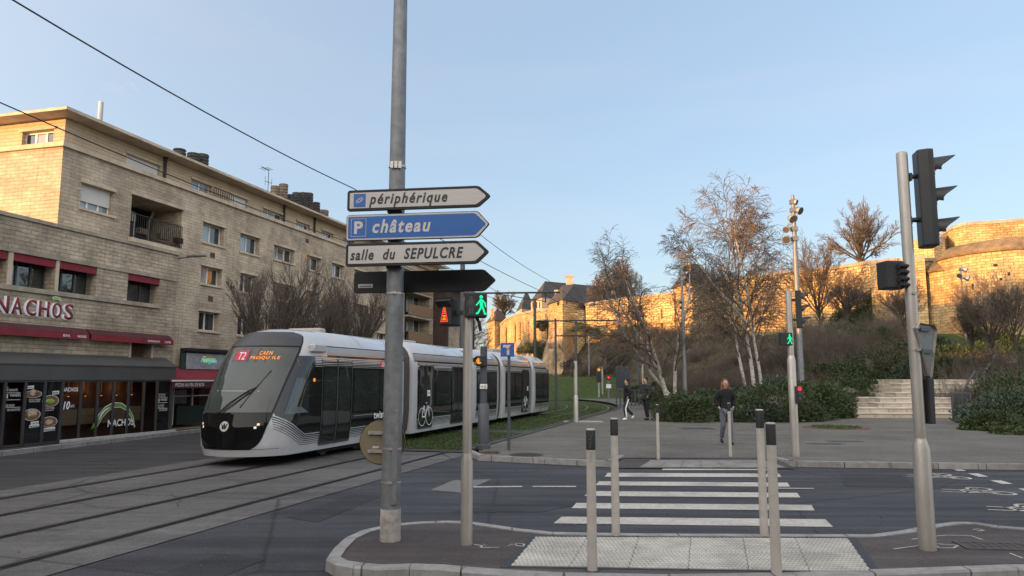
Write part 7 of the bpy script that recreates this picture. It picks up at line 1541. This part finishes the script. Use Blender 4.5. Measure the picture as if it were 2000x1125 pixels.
    if long_hair:
        for sd in (1, -1): n = str(sd); hn['s' + n] = (Vector((sd * .075, lean + .01, 1.62)), (.03, .06)); hn['t' + n] = (Vector((sd * .10, lean - .03, 1.47)), (.04, .055)); hn['u' + n] = (Vector((sd * .11, lean - .08, 1.33)), (.035, .04)); he += [('b', 's' + n), ('s' + n, 't' + n), ('t' + n, 'u' + n)]
    obj('hair', skin('hair', hn, he, mt[hair], 2, 'b'), t)
    b = MB(); 
    for sd in (1, -1):
        b = MB(); b.ball((sd * .032, lean - .113, 1.65), (.013, .008, .009), 8, 5); obj('eye', b.mesh('eye', mt['blackm'], True), t)
        b = MB(); b.ball((sd * .078, lean - .01, 1.635), (.012, .022, .034), 8, 6); obj('ear', b.mesh('ear', mt['skin'], True), t)
    b = MB(); b.ball((0, lean - .108, 1.578), (.026, .008, .008), 8, 5); obj('mouth', b.mesh('mouth', M('lips', (.26, .09, .08), .5), True), t)
    if extras: extras(t)
    return t
pk = [((.245, .07, 1.17), (.20, -.03, .99), (.145, -.06, .92)), ((-.245, .07, 1.17), (-.20, -.03, .99), (-.145, -.06, .92))]      # hands in the pockets
m, nt, bs, L = new('quilted'); w_ = N(nt, 'ShaderNodeTexWave', bands_direction='Z', i={'Scale': 5.5, 'Distortion': .6}); tco = N(nt, 'ShaderNodeTexCoord'); L(tco.outputs['Object'], w_.inputs['Vector']); bp_ = N(nt, 'ShaderNodeBump', i={'Strength': 1.0, 'Distance': .05}); L(w_.outputs['Fac'], bp_.inputs['Height']); L(bp_.outputs[0], bs.inputs['Normal']); bs.inputs['Base Color'].default_value = (.045, .048, .042, 1); bs.inputs['Roughness'].default_value = .45
rmx = N(nt, 'ShaderNodeMix', data_type='RGBA', i={'A': (.010, .011, .010, 1), 'B': (.050, .054, .046, 1)}); L(w_.outputs['Fac'], rmx.inputs['Factor']); L(rmx.outputs['Result'], bs.inputs['Base Color']); mt['quilt'] = m
def stripes(t):
    b = MB()
    for p, q in (((.195, 0, .9), (.195, -.13, .5)), ((.18, -.13, .5), (.16, -.09, .12))):
        p, q = Vector(p), Vector(q); b.prism([p + Vector((-.02, -.03, 0)), p + Vector((-.02, .03, 0)), q + Vector((-.02, .025, 0)), q + Vector((-.02, -.025, 0))], (.02, 0, 0))
    part(b, 'white_side_stripe', mt['white'], t, False, recalc=True)
def hgt_of(u, vt, c): return P(u, vt, c.y).z - c.z
c = G(1226, 820, .13); person('man walking left in black hooded jacket and white striped track trousers', c, -1.45, hgt_of(1226, 741, c), [((.09, -.15, .51), (.09, -.10, .09), (.09, -.25, .03)), ((-.09, -.04, .50), (-.09, .28, .18), (-.09, .20, .04))][::1], pk, 'clk', .07, .80, 'clg', 'white', 'hairk', extras=lambda t: stripes(t))
c = G(1263, 820.5, .13); person('man standing in dark quilted puffer jacket, black trousers and boots', c, -1.25, hgt_of(1263, 738, c), [((.10, -.03, .50), (.11, .0, .09), (.12, -.15, .03)), ((-.10, .02, .50), (-.12, .10, .09), (-.13, -.05, .03))], pk, 'quilt', .09, .82, 'clk', 'blackm', 'hairk')
c = G(1279, 779, .13); person('distant person seen from behind in black jacket and pale jeans', c, 2.9, hgt_of(1278, 739, c), [((.09, .0, .50), (.10, .02, .09), (.10, -.12, .03)), ((-.09, -.03, .50), (-.10, -.02, .09), (-.10, -.16, .03))], pk, 'clk', .035, .86, 'jean', 'white', 'hairk', leg_r=1.15)
c = G(1420, 868, .13); person('woman with long auburn hair walking in black jacket and grey jeans', c, .08, hgt_of(1420, 741, c), [((.09, -.10, .50), (.09, -.08, .09), (.09, -.22, .03)), ((-.08, .02, .50), (-.07, .22, .13), (-.07, .12, .04))], pk, 'clk', .045, .84, 'jeang', 'blackm', 'hairr', True, leg_r=.95)

# ------------------------------------------------------------ blocks added outside the frame to cast shade on street and castle
def unseen(label, x0, y0, x1, y1, dep, h):
    a, c = Vector((x0, y0, 0)), Vector((x1, y1, 0)); L_a = (c - a).length; t = thing('apartment_building', label, 'building', a, math.atan2((c - a).y, (c - a).x)); b = MB(); b.box(0, L_a, 0, dep, 0, h); part(b, 'wall', mt['stone'], t, False); b = MB(); b.box(-.4, L_a + .4, -.4, dep + .4, h, h + .3); part(b, 'roof', mt['trimd'], t)
p0, p1 = frame(TB, -60, LM), frame(TB, 2, LM); unseen('unseen stone block added left of the restaurant to shade the street', p0.x, p0.y, p1.x, p1.y, 11, 11)
p0, p1 = frame(TB, -70, -50), frame(TB, -5, -50); unseen('unseen low stone block added behind the restaurant to shade the lower gable', p0.x, p0.y, p1.x, p1.y, 12, 9.8)
p0, p1 = frame(TB, -2, -50), frame(TB, 19, -50); unseen('unseen tall stone block added behind the apartment building to shade the bastion', p0.x, p0.y, p1.x, p1.y, 12, 16.5)
unseen('unseen stone block added behind the long apartment building to shade the castle foot', -66, 30, -46, 66, 12, 11.5)
unseen('unseen stone block added behind the camera to shade the street', -30, -34, 40, -30, 10, 13)
